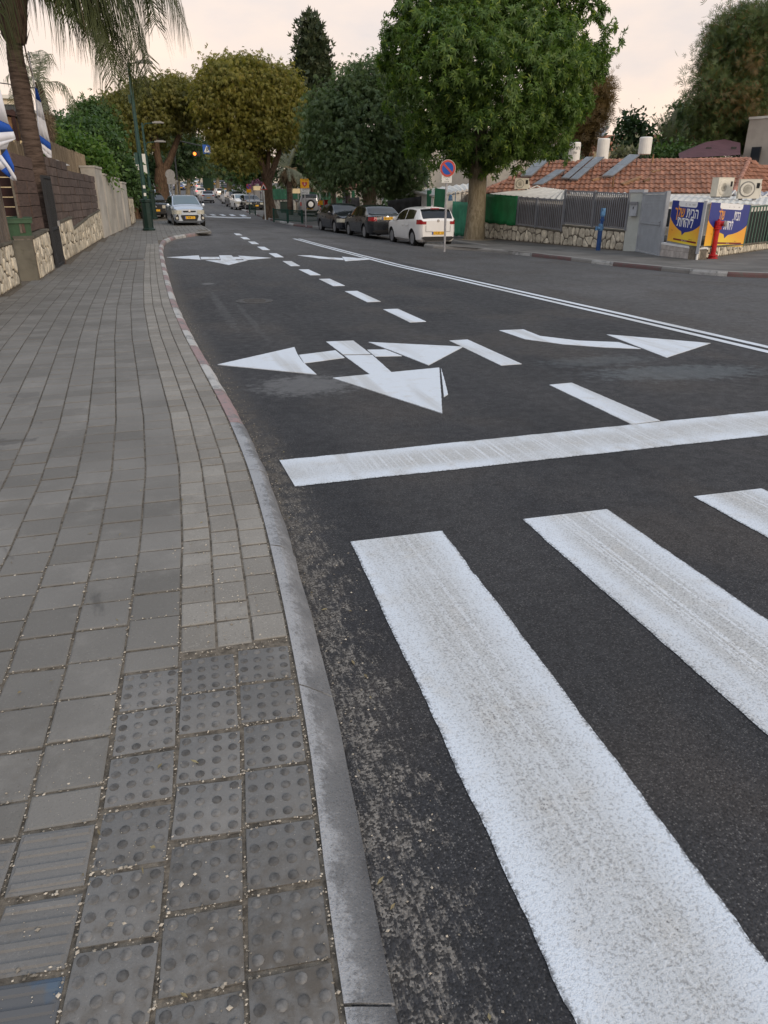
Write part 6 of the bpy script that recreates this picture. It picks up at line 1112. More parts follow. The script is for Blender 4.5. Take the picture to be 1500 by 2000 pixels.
# green truck seen from behind
p = at(406, 378); t = T('green_truck', 'green box truck driving ahead between the white cars', 'truck', p, R_(2), local=True)
m = MB(); m.box((0, 0, 1.75), (2.1, 4.6, 2.1)); t.part('cargo_box', m, CP['green']); m = MB(); m.box((0, 3.1, 1.35), (1.95, 1.5, 1.5)); t.part('cab', m, CP['green']); m = MB(); m.box((0, 0, .58), (1.9, 5.6, .22)); t.part('chassis', m, MT['black'])
for y in (-1.4, 2.6):
    for s in (-1, 1): m = MB(); m.lathe([(.15, -.13), (.40, -.13), (.40, .13), (.15, .13)], (s*.85, y, .4), 14, axis='X'); t.part('wheel', m, MT['rubber'])
for s in (-1, 1): m = MB(); m.box((s*.85, -2.33, .8), (.2, .05, .14)); t.part('tail_light', m, MT['taillamp'])
m = MB(); m.box((0, 3.87, 1.65), (1.7, .04, .6)); t.part('windscreen', m, MT['glass']); m = MB(); m.box((0, -2.34, .8), (.5, .04, .12)); t.part('number_plate', m, MT['plate'])
# ------------------------------------------------------------------ trees, shrubs, palms
def tmpl(style):
    V, F = [], []
    def lobe(a, L, w, z0=0, dz=-.22):
        a = math.radians(a); d = np.array((math.sin(a), math.cos(a), 0)); n = np.array((d[1], -d[0], 0)); b = len(V)
        V.extend([np.zeros(3), d*L*.45+n*w+(0, 0, .02), d*L+np.array((0, 0, dz*L)), d*L*.45-n*w+(0, 0, .02)]); F.append((b, b+1, b+2, b+3))
    if style == 'star':
        for a, L in ((-95, .62), (-48, .88), (0, 1.05), (48, .88), (95, .62)): lobe(a, L, .13)
    elif style == 'oval': lobe(0, 1, .26, dz=-.1)
    elif style == 'spray':
        for a, L in ((-50, .7), (-18, .95), (20, 1), (55, .65)): lobe(a, L, .11, dz=-.3)
    elif style == 'needle':
        for a, L in ((-60, .8), (-25, 1), (5, 1.1), (35, .95), (70, .75)): lobe(a, L, .05, dz=.1)
    elif style == 'tuft':
        for a, L in ((-40, .9), (0, 1.1), (40, .9)): lobe(a, L, .16, dz=.25)
    return np.array(V), np.array(F)
def unit(a): return a/np.maximum(1e-6, np.linalg.norm(a, axis=1, keepdims=True))
def crown_mesh(name, blobs, mat, style, ncl, per, csize, lsize, droop=.5, shell=.62, flat=1.0, up=.35, rosette=False, jit=.6, hole=.12):
    """leaf clusters in the outer shell of several overlapping ellipsoids; every leaf is its own small face set"""
    V0, F0 = tmpl(style); W = np.array([b_[1][0]*b_[1][2] for b_ in blobs]); W = W/W.sum(); PP, OO = [], []
    for (c, r), w in zip(blobs, W):
        n = max(2, int(ncl*w)); d = unit(NP.normal(size=(n*2, 3))); d = d[(d[:, 2] > -.75)][:n]; rr = shell+(1.06-shell)*NP.random((len(d), 1))**.6; vv = unit(NP.normal(size=(5, 3))); rr = rr*(1+.085*np.sin(d@vv.T*3.4+NP.uniform(0, 6.28, 5)).sum(1, keepdims=True)); p = np.array(c)+d*rr*np.array(r); k = np.ones(len(p), bool)
        for (c2, r2) in blobs:          # drop what lies deep inside a neighbour
            if c2 is c: continue
            k &= (((p-np.array(c2))/np.array(r2))**2).sum(1) > .30
        wl = 2*np.pi/max(1.1, .42*r[0]*2); hol = np.sin(p[:, 0]*wl+1.3*np.sin(p[:, 2]*wl*.7))+np.sin(p[:, 1]*wl*1.1+.7)+np.sin(p[:, 2]*wl*1.25+1.1*np.sin(p[:, 0]*wl*.6)); k &= hol > -1.15+hole
        PP.append(p[k]); OO.append(d[k])
    P, O = np.concatenate(PP), np.concatenate(OO); n = len(P); sc = NP.uniform(.6, 1.25, (n, 1)); P = np.repeat(P, per, 0); O = np.repeat(O, per, 0); S = np.repeat(sc, per, 0); m = len(P)
    if rosette:
        a = NP.uniform(0, 2*np.pi, (m, 1)); rnd = unit(NP.normal(size=(m, 3))); t = unit(rnd-O*(rnd*O).sum(1, keepdims=True)); Q = P+t*csize*S*NP.uniform(.15, .8, (m, 1))+O*csize*.3*NP.normal(size=(m, 1))*.5; tip = t+O*.25
    else: Q = P+NP.normal(size=(m, 3))*csize*S*np.array((1, 1, flat)); tip = unit(NP.normal(size=(m, 3)))*.8+O*.5
    tip = unit(tip+np.array((0, 0, -droop))); nrm = unit(O*.5+NP.normal(size=(m, 3))*jit+np.array((0, 0, up))); x = unit(np.cross(tip, nrm)); z = np.cross(x, tip); L = lsize*NP.uniform(.65, 1.25, (m, 1, 1)); R = np.stack((x, tip, z), 2)
    V = np.einsum('nij,kj->nki', R, V0)*L+Q[:, None, :]; F = F0[None]+(np.arange(m)*len(V0))[:, None, None]
    return npmesh(name, V.reshape(-1, 3), F.reshape(-1, 4), mat)
def BL(px, py, r, Y, sq=.92, dY=0): c = PY(px, py, Y+dY); R = r/ppm(c); return (tuple(c), (R, R*1.0, R*sq))
def tree(name, label, cat, base, trunk, blobs, mat, style, ncl, per, csize, lsize, bark='bark', limbs=(), group=None, **kw):
    t = T(name, label, cat, base, group=group); m = MB(); m.tube([p for p, r in trunk], [r for p, r in trunk], 12); t.part('trunk', m, MT[bark], smooth=60)
    for pts, rr in limbs: m = MB(); m.tube(pts, rr, 7); t.part('limb', m, MT[bark], smooth=60)
    me = crown_mesh('crown', blobs, MT[mat] if isinstance(mat, str) else mat, style, ncl, per, csize, lsize, **kw); me.transform(Matrix.Translation(-t.loc)); o = link('crown', me, t.o); return t
def limbs_to(top, blobs, r, k=99):
    o = []
    for c, R in blobs[:k]:
        c = Vector(c); mid = top.lerp(c, .5)+Vector((0, 0, -.12*(c-top).length)); o.append(([top-Vector((0, 0, .3)), mid, c], [r, r*.6, r*.2]))
    return o
# big broad-leaved tree by the fence
b0 = G(926, 468, .11); Y = b0.y+.4; tp = PY(934, 325, Y)
bl = [BL(*q, Y, dY=d) for q, d in (((965, 150, 175), 0), ((835, 75, 95), -1), ((1090, 80, 98), 0), ((850, 195, 92), -.8), ((1085, 185, 82), -.5), ((930, 270, 80), -1.4), ((1040, 255, 78), -1), ((880, 10, 110), 0), ((1030, 0, 112), 0), ((790, 110, 52), 0), ((1140, 130, 46), 0), ((960, -70, 130), 0), ((870, 255, 60), 1.6), ((1000, 160, 120), 3), ((980, 205, 95), -3.2), ((880, 120, 95), -3.2), ((1050, 110, 95), -3.0), ((925, 318, 30), -.6), ((1092, 243, 34), .4), ((870, 290, 48), -1), ((985, 305, 44), -1), ((1045, 290, 32), -.5), ((830, 270, 44), 0))]
t = tree('broadleaf_tree', 'big dense broad-leaved tree with pale straight trunk behind the no-parking sign', 'tree', b0, [(b0+Vector((0, 0, -.15)), .60), (b0+Vector((0, 0, .12)), .52), (b0+Vector((.02, 0, .7)), .47), (PY(931, 400, Y), .44), (tp, .42), (PY(940, 230, Y), .30)], bl, 'l_star', 'star', 5200, 10, .34, .25, bark='palebark', limbs=limbs_to(tp, bl, .12, 9), droop=.75, rosette=True, shell=.45)
m = MB(); m.lathe([(1.15, 0), (1.1, .02), (.5, .035), (.001, .04)], b0+Vector((0, 0, -.01)), 18); solo('tree_pit', 'earth patch round the foot of the big tree trunk', 'earth patch', m, M('sandy_earth', (.25, .20, .145), .95, .4, 6), loc=b0)
# mid green tree over the dark cars
b0 = PY(722, 420, 47.5); b0.z = zr(b0.x, b0.y)+.05; Y = b0.y; tp = PY(722, 345, Y); bl = [BL(*q, Y, dY=d) for q, d in (((705, 245, 72), 0), ((648, 235, 46), 0), ((765, 240, 58), 0), ((640, 295, 38), 0), ((690, 315, 58), -1), ((768, 305, 50), 0), ((802, 335, 28), .5), ((742, 170, 48), 0), ((690, 180, 42), 0), ((780, 180, 40), .5), ((625, 262, 26), 0), ((655, 340, 30), -1), ((745, 350, 36), 1.5), ((790, 372, 24), 1))]
tree('shade_tree', 'grey green shade tree with drooping crown over the two dark sedans', 'tree', b0, [(b0-Vector((0, 0, .2)), .55), (b0+Vector((0, 0, .6)), .46), (tp, .40), (PY(718, 250, Y), .22)], bl, 'l_mid', 'spray', 2600, 13, .40, .28, bark='palebark', limbs=limbs_to(tp, bl, .13, 10), droop=.7)
b1_ = PY(653, 420, 52); b1_.z = zr(b1_.x, b1_.y); m = MB(); m.tube([b1_-Vector((0, 0, .2)), b1_+Vector((0, 0, 1)), PY(648, 345, 52), PY(640, 300, 52)], [.24, .20, .17, .10], 9)
t = T('slender_tree', 'slender tree with bare pale trunk left of the grey green shade tree', 'tree', b1_); t.part('trunk', m, MT['palebark'], smooth=60); me = crown_mesh('crown', [BL(635, 270, 30, 52), BL(655, 300, 26, 52)], MT['l_mid'], 'spray', 160, 12, .4, .3, droop=.7); me.transform(Matrix.Translation(-t.loc)); link('crown', me, t.o)
# olive-brown tree at the right kerb further on
b0 = G(529, 426, .1); Y = b0.y; tp = PY(522, 352, Y); bl = [BL(*q, Y, sq=.8, dY=d) for q, d in (((440, 165, 46), -1), ((500, 178, 52), 0), ((548, 195, 38), 0), ((412, 205, 30), -1), ((455, 228, 48), 0), ((520, 250, 46), 0), ((480, 288, 36), 1), ((545, 262, 32), 0), ((432, 255, 26), 0), ((432, 138, 26), 0), ((470, 138, 30), 0), ((552, 160, 28), 0), ((505, 140, 26), 0), ((562, 235, 26), 0), ((500, 305, 22), 1), ((400, 180, 16), 0), ((470, 315, 22), -1), ((440, 300, 20), -1))]
tree('olive_tree', 'golden brown spreading tree at the right kerb, behind the warning triangle', 'tree', b0, [(b0-Vector((0, 0, .2)), .70), (b0+Vector((0, 0, .4)), .48), (PY(523, 385, Y), .38), (tp, .34)], bl, 'l_olive', 'spray', 3000, 13, .40, .27, limbs=[([tp-Vector((0, 0, .3)), PY(508, 310, Y), PY(480, 250, Y)], [.28, .2, .08]), ([tp-Vector((0, 0, .3)), PY(545, 300, Y), PY(552, 250, Y)], [.26, .18, .08]), ([tp, PY(525, 300, Y), PY(515, 230, Y)], [.2, .14, .06])], droop=.95, flat=.7, jit=.45)
# spreading tree on the left
b0 = PY(322, 425, 60); b0.z = zr(b0.x, b0.y)+.1; Y = 60; tp = PY(314, 330, Y); bl = [BL(*q, Y, sq=.72, dY=d) for q, d in (((230, 215, 30), 0), ((280, 192, 36), 0), ((330, 185, 36), 0), ((372, 200, 30), 1), ((250, 245, 34), 0), ((300, 232, 36), 0), ((350, 232, 34), 1), ((215, 250, 24), 0), ((386, 228, 18), 2), ((205, 222, 18), 0), ((300, 270, 22), 4), ((262, 275, 24), 0), ((345, 165, 18), 1), ((385, 180, 16), 2))]
tree('spreading_tree', 'olive brown flat topped tree with forked leaning trunk at the left kerb', 'tree', b0, [(b0-Vector((0, 0, .2)), .75), (PY(319, 385, Y), .50), (PY(314, 350, Y), .46), (tp, .40)], bl, 'l_oliveg', 'spray', 2400, 13, .40, .27, limbs=[([PY(316, 342, Y), PY(332, 312, Y), PY(346, 275, Y), PY(358, 240, Y)], [.34, .26, .2, .12]), ([tp, PY(307, 300, Y), PY(303, 240, Y)], [.30, .26, .12]), ([PY(307, 300, Y), PY(285, 260, Y), PY(255, 240, Y)], [.2, .14, .06])], droop=.9, flat=.7, jit=.45)
# cypress
Y = 82; b0 = PY(614, 410, Y); b0.z = .3; bl = [BL(612+dx, py, r, Y, sq=1.5) for dx, py, r in ((0, 320, 34), (0, 270, 36), (2, 225, 34), (-2, 190, 31), (1, 160, 28), (-2, 132, 23), (0, 108, 19), (-3, 86, 14), (-4, 66, 10), (-6, 48, 6), (-7, 38, 3.5))]
tree('cypress', 'tall dark pointed cypress rising above the other trees', 'tree', b0, [(b0, .4), (PY(612, 200, Y), .25), (PY(606, 60, Y), .05)], bl, 'l_cyp', 'tuft', 2200, 11, .42, .5, droop=-.7, shell=.72)
# right background trees
Y = 49; b0 = PY(1478, 395, Y); b0.z = -.3; bl = [BL(*q, Y, dY=d) for q, d in (((1445, 75, 50), 0), ((1405, 110, 38), 0), ((1482, 55, 42), 0), ((1425, 165, 50), 0), ((1384, 178, 30), -1), ((1470, 145, 52), 0), ((1440, 225, 48), 0), ((1400, 238, 40), 0), ((1500, 215, 52), 0), ((1535, 100, 62), 1), ((1380, 215, 26), 0), ((1372, 262, 26), 0), ((1425, 275, 34), 0), ((1480, 265, 40), 0), ((1415, 70, 20), 0), ((1540, 200, 60), 2))]
tp = PY(1476, 250, Y); tree('pine_tree', 'tall ragged pine at the right edge behind the beige building', 'tree', b0, [(b0, .40), (tp, .28), (PY(1480, 90, Y), .10)], bl, 'l_pine', 'needle', 2400, 16, .45, .42, limbs=limbs_to(PY(1478, 190, Y), bl, .09, 12), droop=-.1, jit=.8)
m = crown_mesh('dry_needles', [BL(1440, 195, 34, Y, dY=-2.4), BL(1470, 120, 20, Y, dY=-2.4), BL(1490, 250, 30, Y, dY=-2)], MT['l_sunlit_dry'], 'needle', 40, 12, .4, .4); pt = bpy.data.objects['pine_tree']; m.transform(Matrix.Translation(-pt.location)); link('dry_needles', m, pt)
def simple_tree(name, label, px, Y, blobs, mat, style, ncl, per, cs, ls, tr=.2, base_py=None, cat='tree', zb=None, bark='bark', group=None, **kw):
    b0 = PY(px, 380, Y); b0.z = (zr(b0.x, b0.y) if Y < 420 else 9) if zb is None else zb; bl = [BL(*q, Y) for q in blobs]; c = Vector(bl[0][0])
    return tree(name, label, cat, b0, [(b0-Vector((0, 0, .2)), tr*1.3), (b0.lerp(c, .5), tr), (c, tr*.4)], bl, mat, style, ncl, per, cs, ls, bark=bark, group=group, limbs=limbs_to(b0.lerp(c, .6), bl[1:], tr*.4, 5), **kw)
simple_tree('round_tree', 'round dark tree with large leaves behind the rightmost water tank', 1236, 56, [(1235, 258, 22), (1215, 276, 18), (1258, 276, 18), (1236, 236, 13), (1220, 250, 13), (1252, 250, 13), (1240, 290, 22)], 'l_dark', 'oval', 330, 8, .35, .42)
simple_tree('garden_tree', 'feathery green tree between the date palm and the tall pine', 1340, 58, [(1345, 228, 22), (1322, 262, 26), (1362, 255, 26), (1305, 288, 18), (1352, 285, 24), (1330, 215, 12)], 'l_mid', 'spray', 520, 10, .38, .34)
simple_tree('sunlit_pine', 'pine with orange sunlight in its needle colour, peeping out right of the big tree crown', 1148, 64, [(1148, 222, 30), (1168, 178, 18), (1160, 200, 20), (1138, 268, 28), (1118, 285, 20), (1180, 165, 8)], 'l_sunlit_dry', 'needle', 520, 13, .42, .5, droop=-.1)  # orange evening light on this pine is put into its needle colour
simple_tree('garden_shrub', 'dark shrub beside the ochre house behind the lettered tank', 1108, 55, [(1105, 300, 14), (1118, 310, 12), (1092, 308, 14)], 'l_mid', 'oval', 160, 8, .3, .3, cat='shrub')
simple_tree('garden_shrub', 'grey cactus like shrub between the two right water tanks', 1215, 47, [(1205, 303, 11), (1222, 304, 12), (1238, 305, 10)], 'l_palmg', 'tuft', 90, 8, .25, .32, cat='shrub')
simple_tree('garden_shrub', 'dark bushes filling the gap behind the tile roof and maroon canopy', 1290, 46, [(1290, 300, 14), (1310, 300, 14), (1270, 303, 12), (1400, 303, 12), (1350, 305, 12), (1375, 304, 12), (1330, 304, 12)], 'l_shrub', 'oval', 260, 9, .3, .3, cat='shrub')
# left shrubs and trees behind the brown wall
simple_tree('hedge_shrub', 'bright green bush rising over the reed screen', 150, 34, [(128, 292, 24), (158, 300, 27), (185, 318, 22), (140, 312, 24), (200, 335, 16), (110, 300, 16)], 'l_bright', 'oval', 620, 12, .24, .20, cat='shrub', droop=.2)
simple_tree('hedge_shrub', 'dark green bush behind the bright bush', 165, 44, [(150, 265, 28), (185, 265, 28), (210, 290, 30), (120, 268, 18), (225, 325, 28), (240, 350, 26), (255, 375, 20)], 'l_shrub', 'oval', 760, 12, .28, .24, cat='shrub')
simple_tree('garden_tree', 'loose topped green tree left of the olive brown tree', 178, 56, [(162, 222, 18), (180, 240, 24), (195, 228, 18), (155, 245, 16), (205, 255, 22)], 'l_shrub', 'spray', 420, 10, .32, .30)
simple_tree('garden_tree', 'small far tree top above the white house beyond the second flag', 112, 80, [(110, 242, 11), (122, 248, 9), (102, 250, 8)], 'l_dark', 'oval', 90, 9, .4, .4)
simple_tree('climbing_shrub', 'dark leafy shrub overhanging the far end of the pale concrete wall', 262, 50, [(255, 340, 22), (270, 365, 18), (262, 388, 16), (248, 372, 16), (275, 395, 10)], 'l_dark', 'oval', 420, 11, .25, .2, cat='shrub')
# trees along the far street, closing the view
FT = [('dark tree over the far left kerb behind the forked trunk', 345, 95, [(345, 300, 26), (330, 270, 24), (365, 285, 24), (355, 325, 18), (325, 320, 20), (310, 340, 16)], 'l_dark', 520), ('second dark tree on the left beyond the round sign', 365, 130, [(372, 300, 22), (355, 320, 18), (388, 310, 18), (385, 285, 18), (345, 335, 14), (372, 330, 14)], 'l_dark', 420), ('dark tree with pale trunk on the left up the hill', 392, 190, [(392, 320, 16), (378, 330, 12), (385, 300, 14), (370, 340, 10), (402, 335, 10)], 'l_dark', 300),
      ('yellow green tree beside the hanging traffic light', 425, 150, [(425, 295, 22), (412, 310, 16), (440, 285, 20), (435, 318, 18), (420, 270, 14)], 'l_oliveg', 420), ('grey green tree above the white van', 445, 105, [(448, 325, 22), (470, 325, 22), (432, 330, 16), (460, 305, 20), (490, 335, 18), (480, 350, 14)], 'l_mid', 420), ('light green tree behind the small no-parking sign', 488, 92, [(490, 335, 18), (475, 350, 14), (505, 345, 12), (500, 325, 14)], 'l_shrub', 300),
      ('dark tree closing the end of the street', 404, 300, [(404, 330, 16), (418, 325, 14), (392, 335, 12), (430, 335, 14), (412, 345, 10)], 'l_dark', 300), ('dark tree at the far right end of the street', 440, 240, [(440, 340, 14), (455, 340, 14), (428, 345, 9), (470, 350, 14), (485, 355, 12)], 'l_dark', 320),
      ('dark tree filling the gap left of the cypress', 575, 88, [(580, 300, 30), (560, 330, 26), (600, 330, 30), (565, 285, 24), (620, 345, 26)], 'l_dark', 500), ('dark tree behind the slender tree right of the cypress', 650, 92, [(655, 280, 32), (640, 330, 30), (680, 340, 30), (625, 310, 26)], 'l_dark', 480), ('dark tree behind the grey green shade tree', 770, 85, [(760, 330, 36), (800, 345, 26), (720, 350, 34), (780, 300, 30)], 'l_dark', 520), ('dark tree low behind the left hedge', 225, 72, [(232, 300, 26), (250, 330, 24), (215, 320, 22), (275, 345, 24), (262, 300, 22), (290, 320, 22)], 'l_dark', 520)]
for lb, px, Y, bq, mat, n in FT: simple_tree('street_tree', lb, px, Y, bq, mat, 'spray', n, 9, .3+.0022*Y, .22+.0026*Y, tr=.3, group='trees along the far street', bark='palebark', droop=.6)
cs = []
for i in range(70):
    x = -260+i*11+NP.uniform(-4, 4); y = NP.uniform(360, 430); r = NP.uniform(6, 10); cs.append(((x, y, 9+r*.5), (r, r, r*.75)))
for i in range(26): x = 24+i*11+NP.uniform(-4, 4); y = 120+NP.uniform(0, 60)+i*1.5; r = NP.uniform(3.5, 6); cs.append(((x, y, 1+r*.4), (r, r, r*.8)))
for i in range(14): x = -22-i*7+NP.uniform(-3, 3); y = 105+NP.uniform(0, 40); r = NP.uniform(3, 5); cs.append(((x, y, 1+r*.4), (r, r, r*.8)))
for i in range(12): x = -3.5-NP.uniform(0, 9); y = 64+i*9; r = NP.uniform(1.6, 2.6); cs.append(((x, y, zr(x, y)+r*.5), (r, r, r*.9)))
for i in range(14): x = 18+NP.uniform(0, 12)+i*.8; y = 76+i*10; r = NP.uniform(1.6, 2.6); cs.append(((x, y, zr(x, y)+r*.5), (r, r, r*.9)))
tag(link('far_woods', crown_mesh('far_woods', cs, MT['l_dark'], 'oval', 7000, 6, .9, 1.1, shell=.8)), kind='stuff')
# palms
def fronds(name, curves, mat, ll, step, droopl, w=.035, parent=None, shift=None, rr=.02):
    """feather fronds: each curve is a polyline of the midrib; narrow leaflets hang from both sides"""
    V, F = [], []; m = MB()
    for cv in curves:
        cv = [Vector(p) for p in smooth_pl3(cv, 6)]; L = [0]
        for a, c in zip(cv, cv[1:]): L.append(L[-1]+(c-a).length)
        m.tube(cv, [rr*(1-.75*s/L[-1]) for s in L], 5); s = .12*L[-1]
        while s < L[-1]:
            i = max(k for k in range(len(L)-1) if L[k] <= s); f = (s-L[i])/max(1e-6, L[i+1]-L[i]); p = cv[i].lerp(cv[i+1], f); t = (cv[i+1]-cv[i]).normalized(); side = t.cross(Vector((0, 0, 1)))
            side = side.normalized() if side.length > .1 else Vector((1, 0, 0)); q = s/L[-1]; ln = ll*min(1, .45+2*q)*(1-.5*max(0, (q-.6)/.4))*RNG.uniform(.75, 1.1)
            for sg in (-1, 1):
                d = (side*sg*RNG.uniform(.55, .95)+t*RNG.uniform(.3, .7)+Vector((0, 0, RNG.uniform(-.1, .25)))).normalized(); mid = p+d*ln*.5+Vector((0, 0, -droopl*ln*.18)); tip = p+d*ln*.72+Vector((0, 0, -droopl*ln*.72)); wv = t*w*.5; b_ = len(V); V += [p-wv, p+wv, mid+wv, mid-wv, tip+wv*.15, tip-wv*.15]; F += [(b_, b_+1, b_+2, b_+3), (b_+3, b_+2, b_+4, b_+5)]
            s += step*RNG.uniform(.7, 1.3)
    me = npmesh(name, np.array(V)-np.array(shift), F, MT[mat]); o = link(name, me, parent); rb = link('midrib', m.mesh('midrib', MT[mat], 60, shift), o); return o
def smooth_pl3(pl, n):
    o = []; P = [Vector(p) for p in pl]
    for i in range(len(P)-1):
        p0, p1, p2, p3 = P[max(0, i-1)], P[i], P[i+1], P[min(len(P)-1, i+2)]
        for k in range(n): t = k/n; o.append(.5*((2*p1)+(p2-p0)*t+(2*p0-5*p1+4*p2-p3)*t*t+(3*p1-p0-3*p2+p3)*t**3))
    return o+[P[-1]]
Y = 20.9; b0 = PY(75, 345, Y); zb0 = Vector((b0.x+.05, Y, zp(-2.6, Y)-.1)); t = T('palm_tree', 'tall feather palm with ringed grey trunk leaning over the narrow gate', 'palm tree', zb0)
tr = [(zb0, .25), (PY(84, 410, Y), .235), (b0, .215), (PY(64, 290, Y), .208), (PY(52, 230, Y), .205), (PY(39, 160, Y), .205), (PY(30, 110, Y), .18), (PY(28, 82, Y), .17)]
m = MB(); cv = smooth_pl3([p for p, r in tr], 8); rr = [lerpk([(i/(len(tr)-1), r) for i, (p, r) in enumerate(tr)], k/(len(cv)-1))*(1.03 if k % 2 else .985) for k in range(len(cv))]; m.tube(cv, rr, 16); t.part('trunk', m, MT['palmbark'], smooth=50)
ctop = PY(30, 0, Y); m = MB(); m.tube([PY(33, 88, Y), PY(28, 70, Y), PY(24, 40, Y), ctop, PY(32, -40, Y)], [.19, .27, .31, .25, .12], 14); t.part('crown_shaft', m, MT['husk'], smooth=50)
for k in range(16):
    a = k*2.4; z = .1+.07*k; p = PY(30, 85, Y).lerp(ctop, k/16); d = Vector((math.cos(a), math.sin(a), 0)); m = MB(); q = p+d*.22; m.add([q-d.cross(Vector((0, 0, 1)))*.10, q+d.cross(Vector((0, 0, 1)))*.10, q+d*.16+Vector((0, 0, .34)), q+d*.05+Vector((0, 0, .12))], [(0, 1, 3), (1, 2, 3), (2, 0, 3), (0, 2, 1)]); t.part('frond_base', m, MT['husk'])
c = PY(34, -30, Y)
pf = lambda l, dy=0: [c]+[PY(a, b_, Y+dy*(i+1)/len(l)) for i, (a, b_) in enumerate(l)]
FR = [pf([(100, -70), (180, -30), (232, 50), (262, 115), (280, 170)], .5), pf([(80, -60), (140, -40), (190, 30), (212, 100), (222, 160)], -.8), pf([(120, -90), (230, -80), (290, -20), (303, 50)], .8), pf([(70, -50), (110, -30), (135, 10), (150, 40)], -1.0), pf([(60, -60), (100, -60), (165, 10), (178, 60)], 1.6), pf([(100, -80), (200, -50), (250, 20), (272, 95)], -.4), pf([(90, -60), (160, -30), (212, 40), (242, 120), (250, 150)], 1.0), pf([(70, -60), (120, -50), (170, 0), (200, 60), (208, 110)], .2), pf([(110, -90), (215, -60), (262, 10), (285, 100), (290, 140)], .1), pf([(0, -60), (-50, -20), (-70, 60), (-75, 120)], .4), pf([(10, -50), (-20, -20), (-30, 50)], -1.2), pf([(120, -110), (200, -130), (280, -60), (300, -10)], 1.5)]
for a in range(8): A_ = a*.785+.3; FR.append([c, c+Vector((math.cos(A_)*.9, math.sin(A_)*.9, 1.1)), c+Vector((math.cos(A_)*2.1, math.sin(A_)*2.1, 1.5)), c+Vector((math.cos(A_)*3.2, math.sin(A_)*3.2, .9)), c+Vector((math.cos(A_)*3.8, math.sin(A_)*3.8, -.3))])
for f in FR: fronds('frond', [f], 'l_palm', 1.0, .042, 1.75, .024, t.o, t.loc, .018)
m = MB(); m.tube([PY(44, 70, Y-.2), PY(52, 110, Y-.2), PY(64, 150, Y-.2)], [.02, .015, .01], 5); t.part('dead_stalk', m, MT['husk'])
Y = 31; c = PY(74, 160, Y); b0 = PY(98, 300, Y); zb0 = Vector((b0.x+.2, Y, .3)); t = T('palm_tree', 'smaller feather palm with shaggy thin trunk behind the second flag', 'palm tree', zb0); m = MB(); m.tube([zb0, b0, PY(90, 240, Y), PY(84, 200, Y), c], [.19, .17, .15, .17, .10], 10); t.part('trunk', m, MT['husk'], smooth=50)
pf = lambda l, dy=0: [c]+[PY(a, b_, Y+dy*(i+1)/len(l)) for i, (a, b_) in enumerate(l)]
for f in (pf([(80, 130), (90, 105), (104, 125)], .5), pf([(95, 160), (122, 164), (146, 208)], -.5), pf([(62, 135), (40, 128), (12, 152)], .4), pf([(70, 125), (62, 102), (48, 110)], 1), pf([(84, 150), (88, 190), (84, 215)], -1), pf([(68, 150), (55, 165), (50, 195)], -.8), pf([(78, 120), (75, 100), (84, 98)], 1.5), pf([(60, 150), (35, 160), (20, 200)], 1.8)): fronds('frond', [f], 'l_palmg', .55, .05, 1.1, .028, t.o, t.loc, .016)
m = crown_mesh('dry_skirt', [BL(92, 230, 7, Y, 3.2), BL(98, 262, 6, Y, 3)], MT['strawfrond'], 'needle', 26, 8, .06, .24, droop=2.0); m.transform(Matrix.Translation(-t.loc)); link('dry_skirt', m, t.o)
def date_palm(label, px, py, Y, L, n, el, dr, mat, zb=0, tr=.22):
    c = PY(px, py, Y); b0 = Vector((c.x, Y, zb)); t = T('date_palm', label, 'palm tree', b0); m = MB(); m.tube([b0, b0.lerp(c, .5), c], [tr*1.2, tr, tr*1.25], 10); t.part('trunk', m, MT['palmbark'])
    for i in range(n):
        a = i*2.399; e_ = R_(el[0]+(el[1]-el[0])*((i*.618) % 1)); d = Vector((math.cos(a)*math.cos(e_), math.sin(a)*math.cos(e_), math.sin(e_))); fronds('frond', [[c+d*L*s+Vector((0, 0, -dr*L*s*s*(1-.5*math.sin(e_)))) for s in (0, .3, .6, .85, 1)]], mat, L*.14, L*.02, .25, L*.011, t.o, t.loc, L*.007)
    return t
dp = date_palm('date palm with arching grey fronds behind the yellow heart sign', 563, 330, 66, 2.9, 26, (-15, 75), .55, 'l_palmg', .2)
m = crown_mesh('dry_skirt', [BL(565, 343, 9, 66, 1.4)], MT['strawfrond'], 'needle', 40, 8, .15, .6, droop=2.0); m.transform(Matrix.Translation(-dp.loc)); link('dry_skirt', m, dp.o)
date_palm('stiff grey date palm behind the rightmost water tank', 1306, 282, 57, 2.9, 22, (15, 85), .18, 'l_palmg', 0)
# ------------------------------------------------------------------ signs, railings and fences along the middle of the street
def signface(c, mb, pts, d, th, ang=0.0):
    x = Vector((math.cos(ang), math.sin(ang), 0)); f = Vector((math.sin(ang), -math.cos(ang), 0)); mb.prism([c+x*a+Vector((0, 0, b_))+f*d for a, b_ in pts], f*th)
def circ(r, n=22, cx=0, cy=0): return [(cx+r*math.cos(6.2832*k/n), cy+r*math.sin(6.2832*k/n)) for k in range(n)]
def rect(w, h, cx=0, cy=0): return [(cx-w/2, cy-h/2), (cx+w/2, cy-h/2), (cx+w/2, cy+h/2), (cx-w/2, cy+h/2)]
A_ = R_(-12)
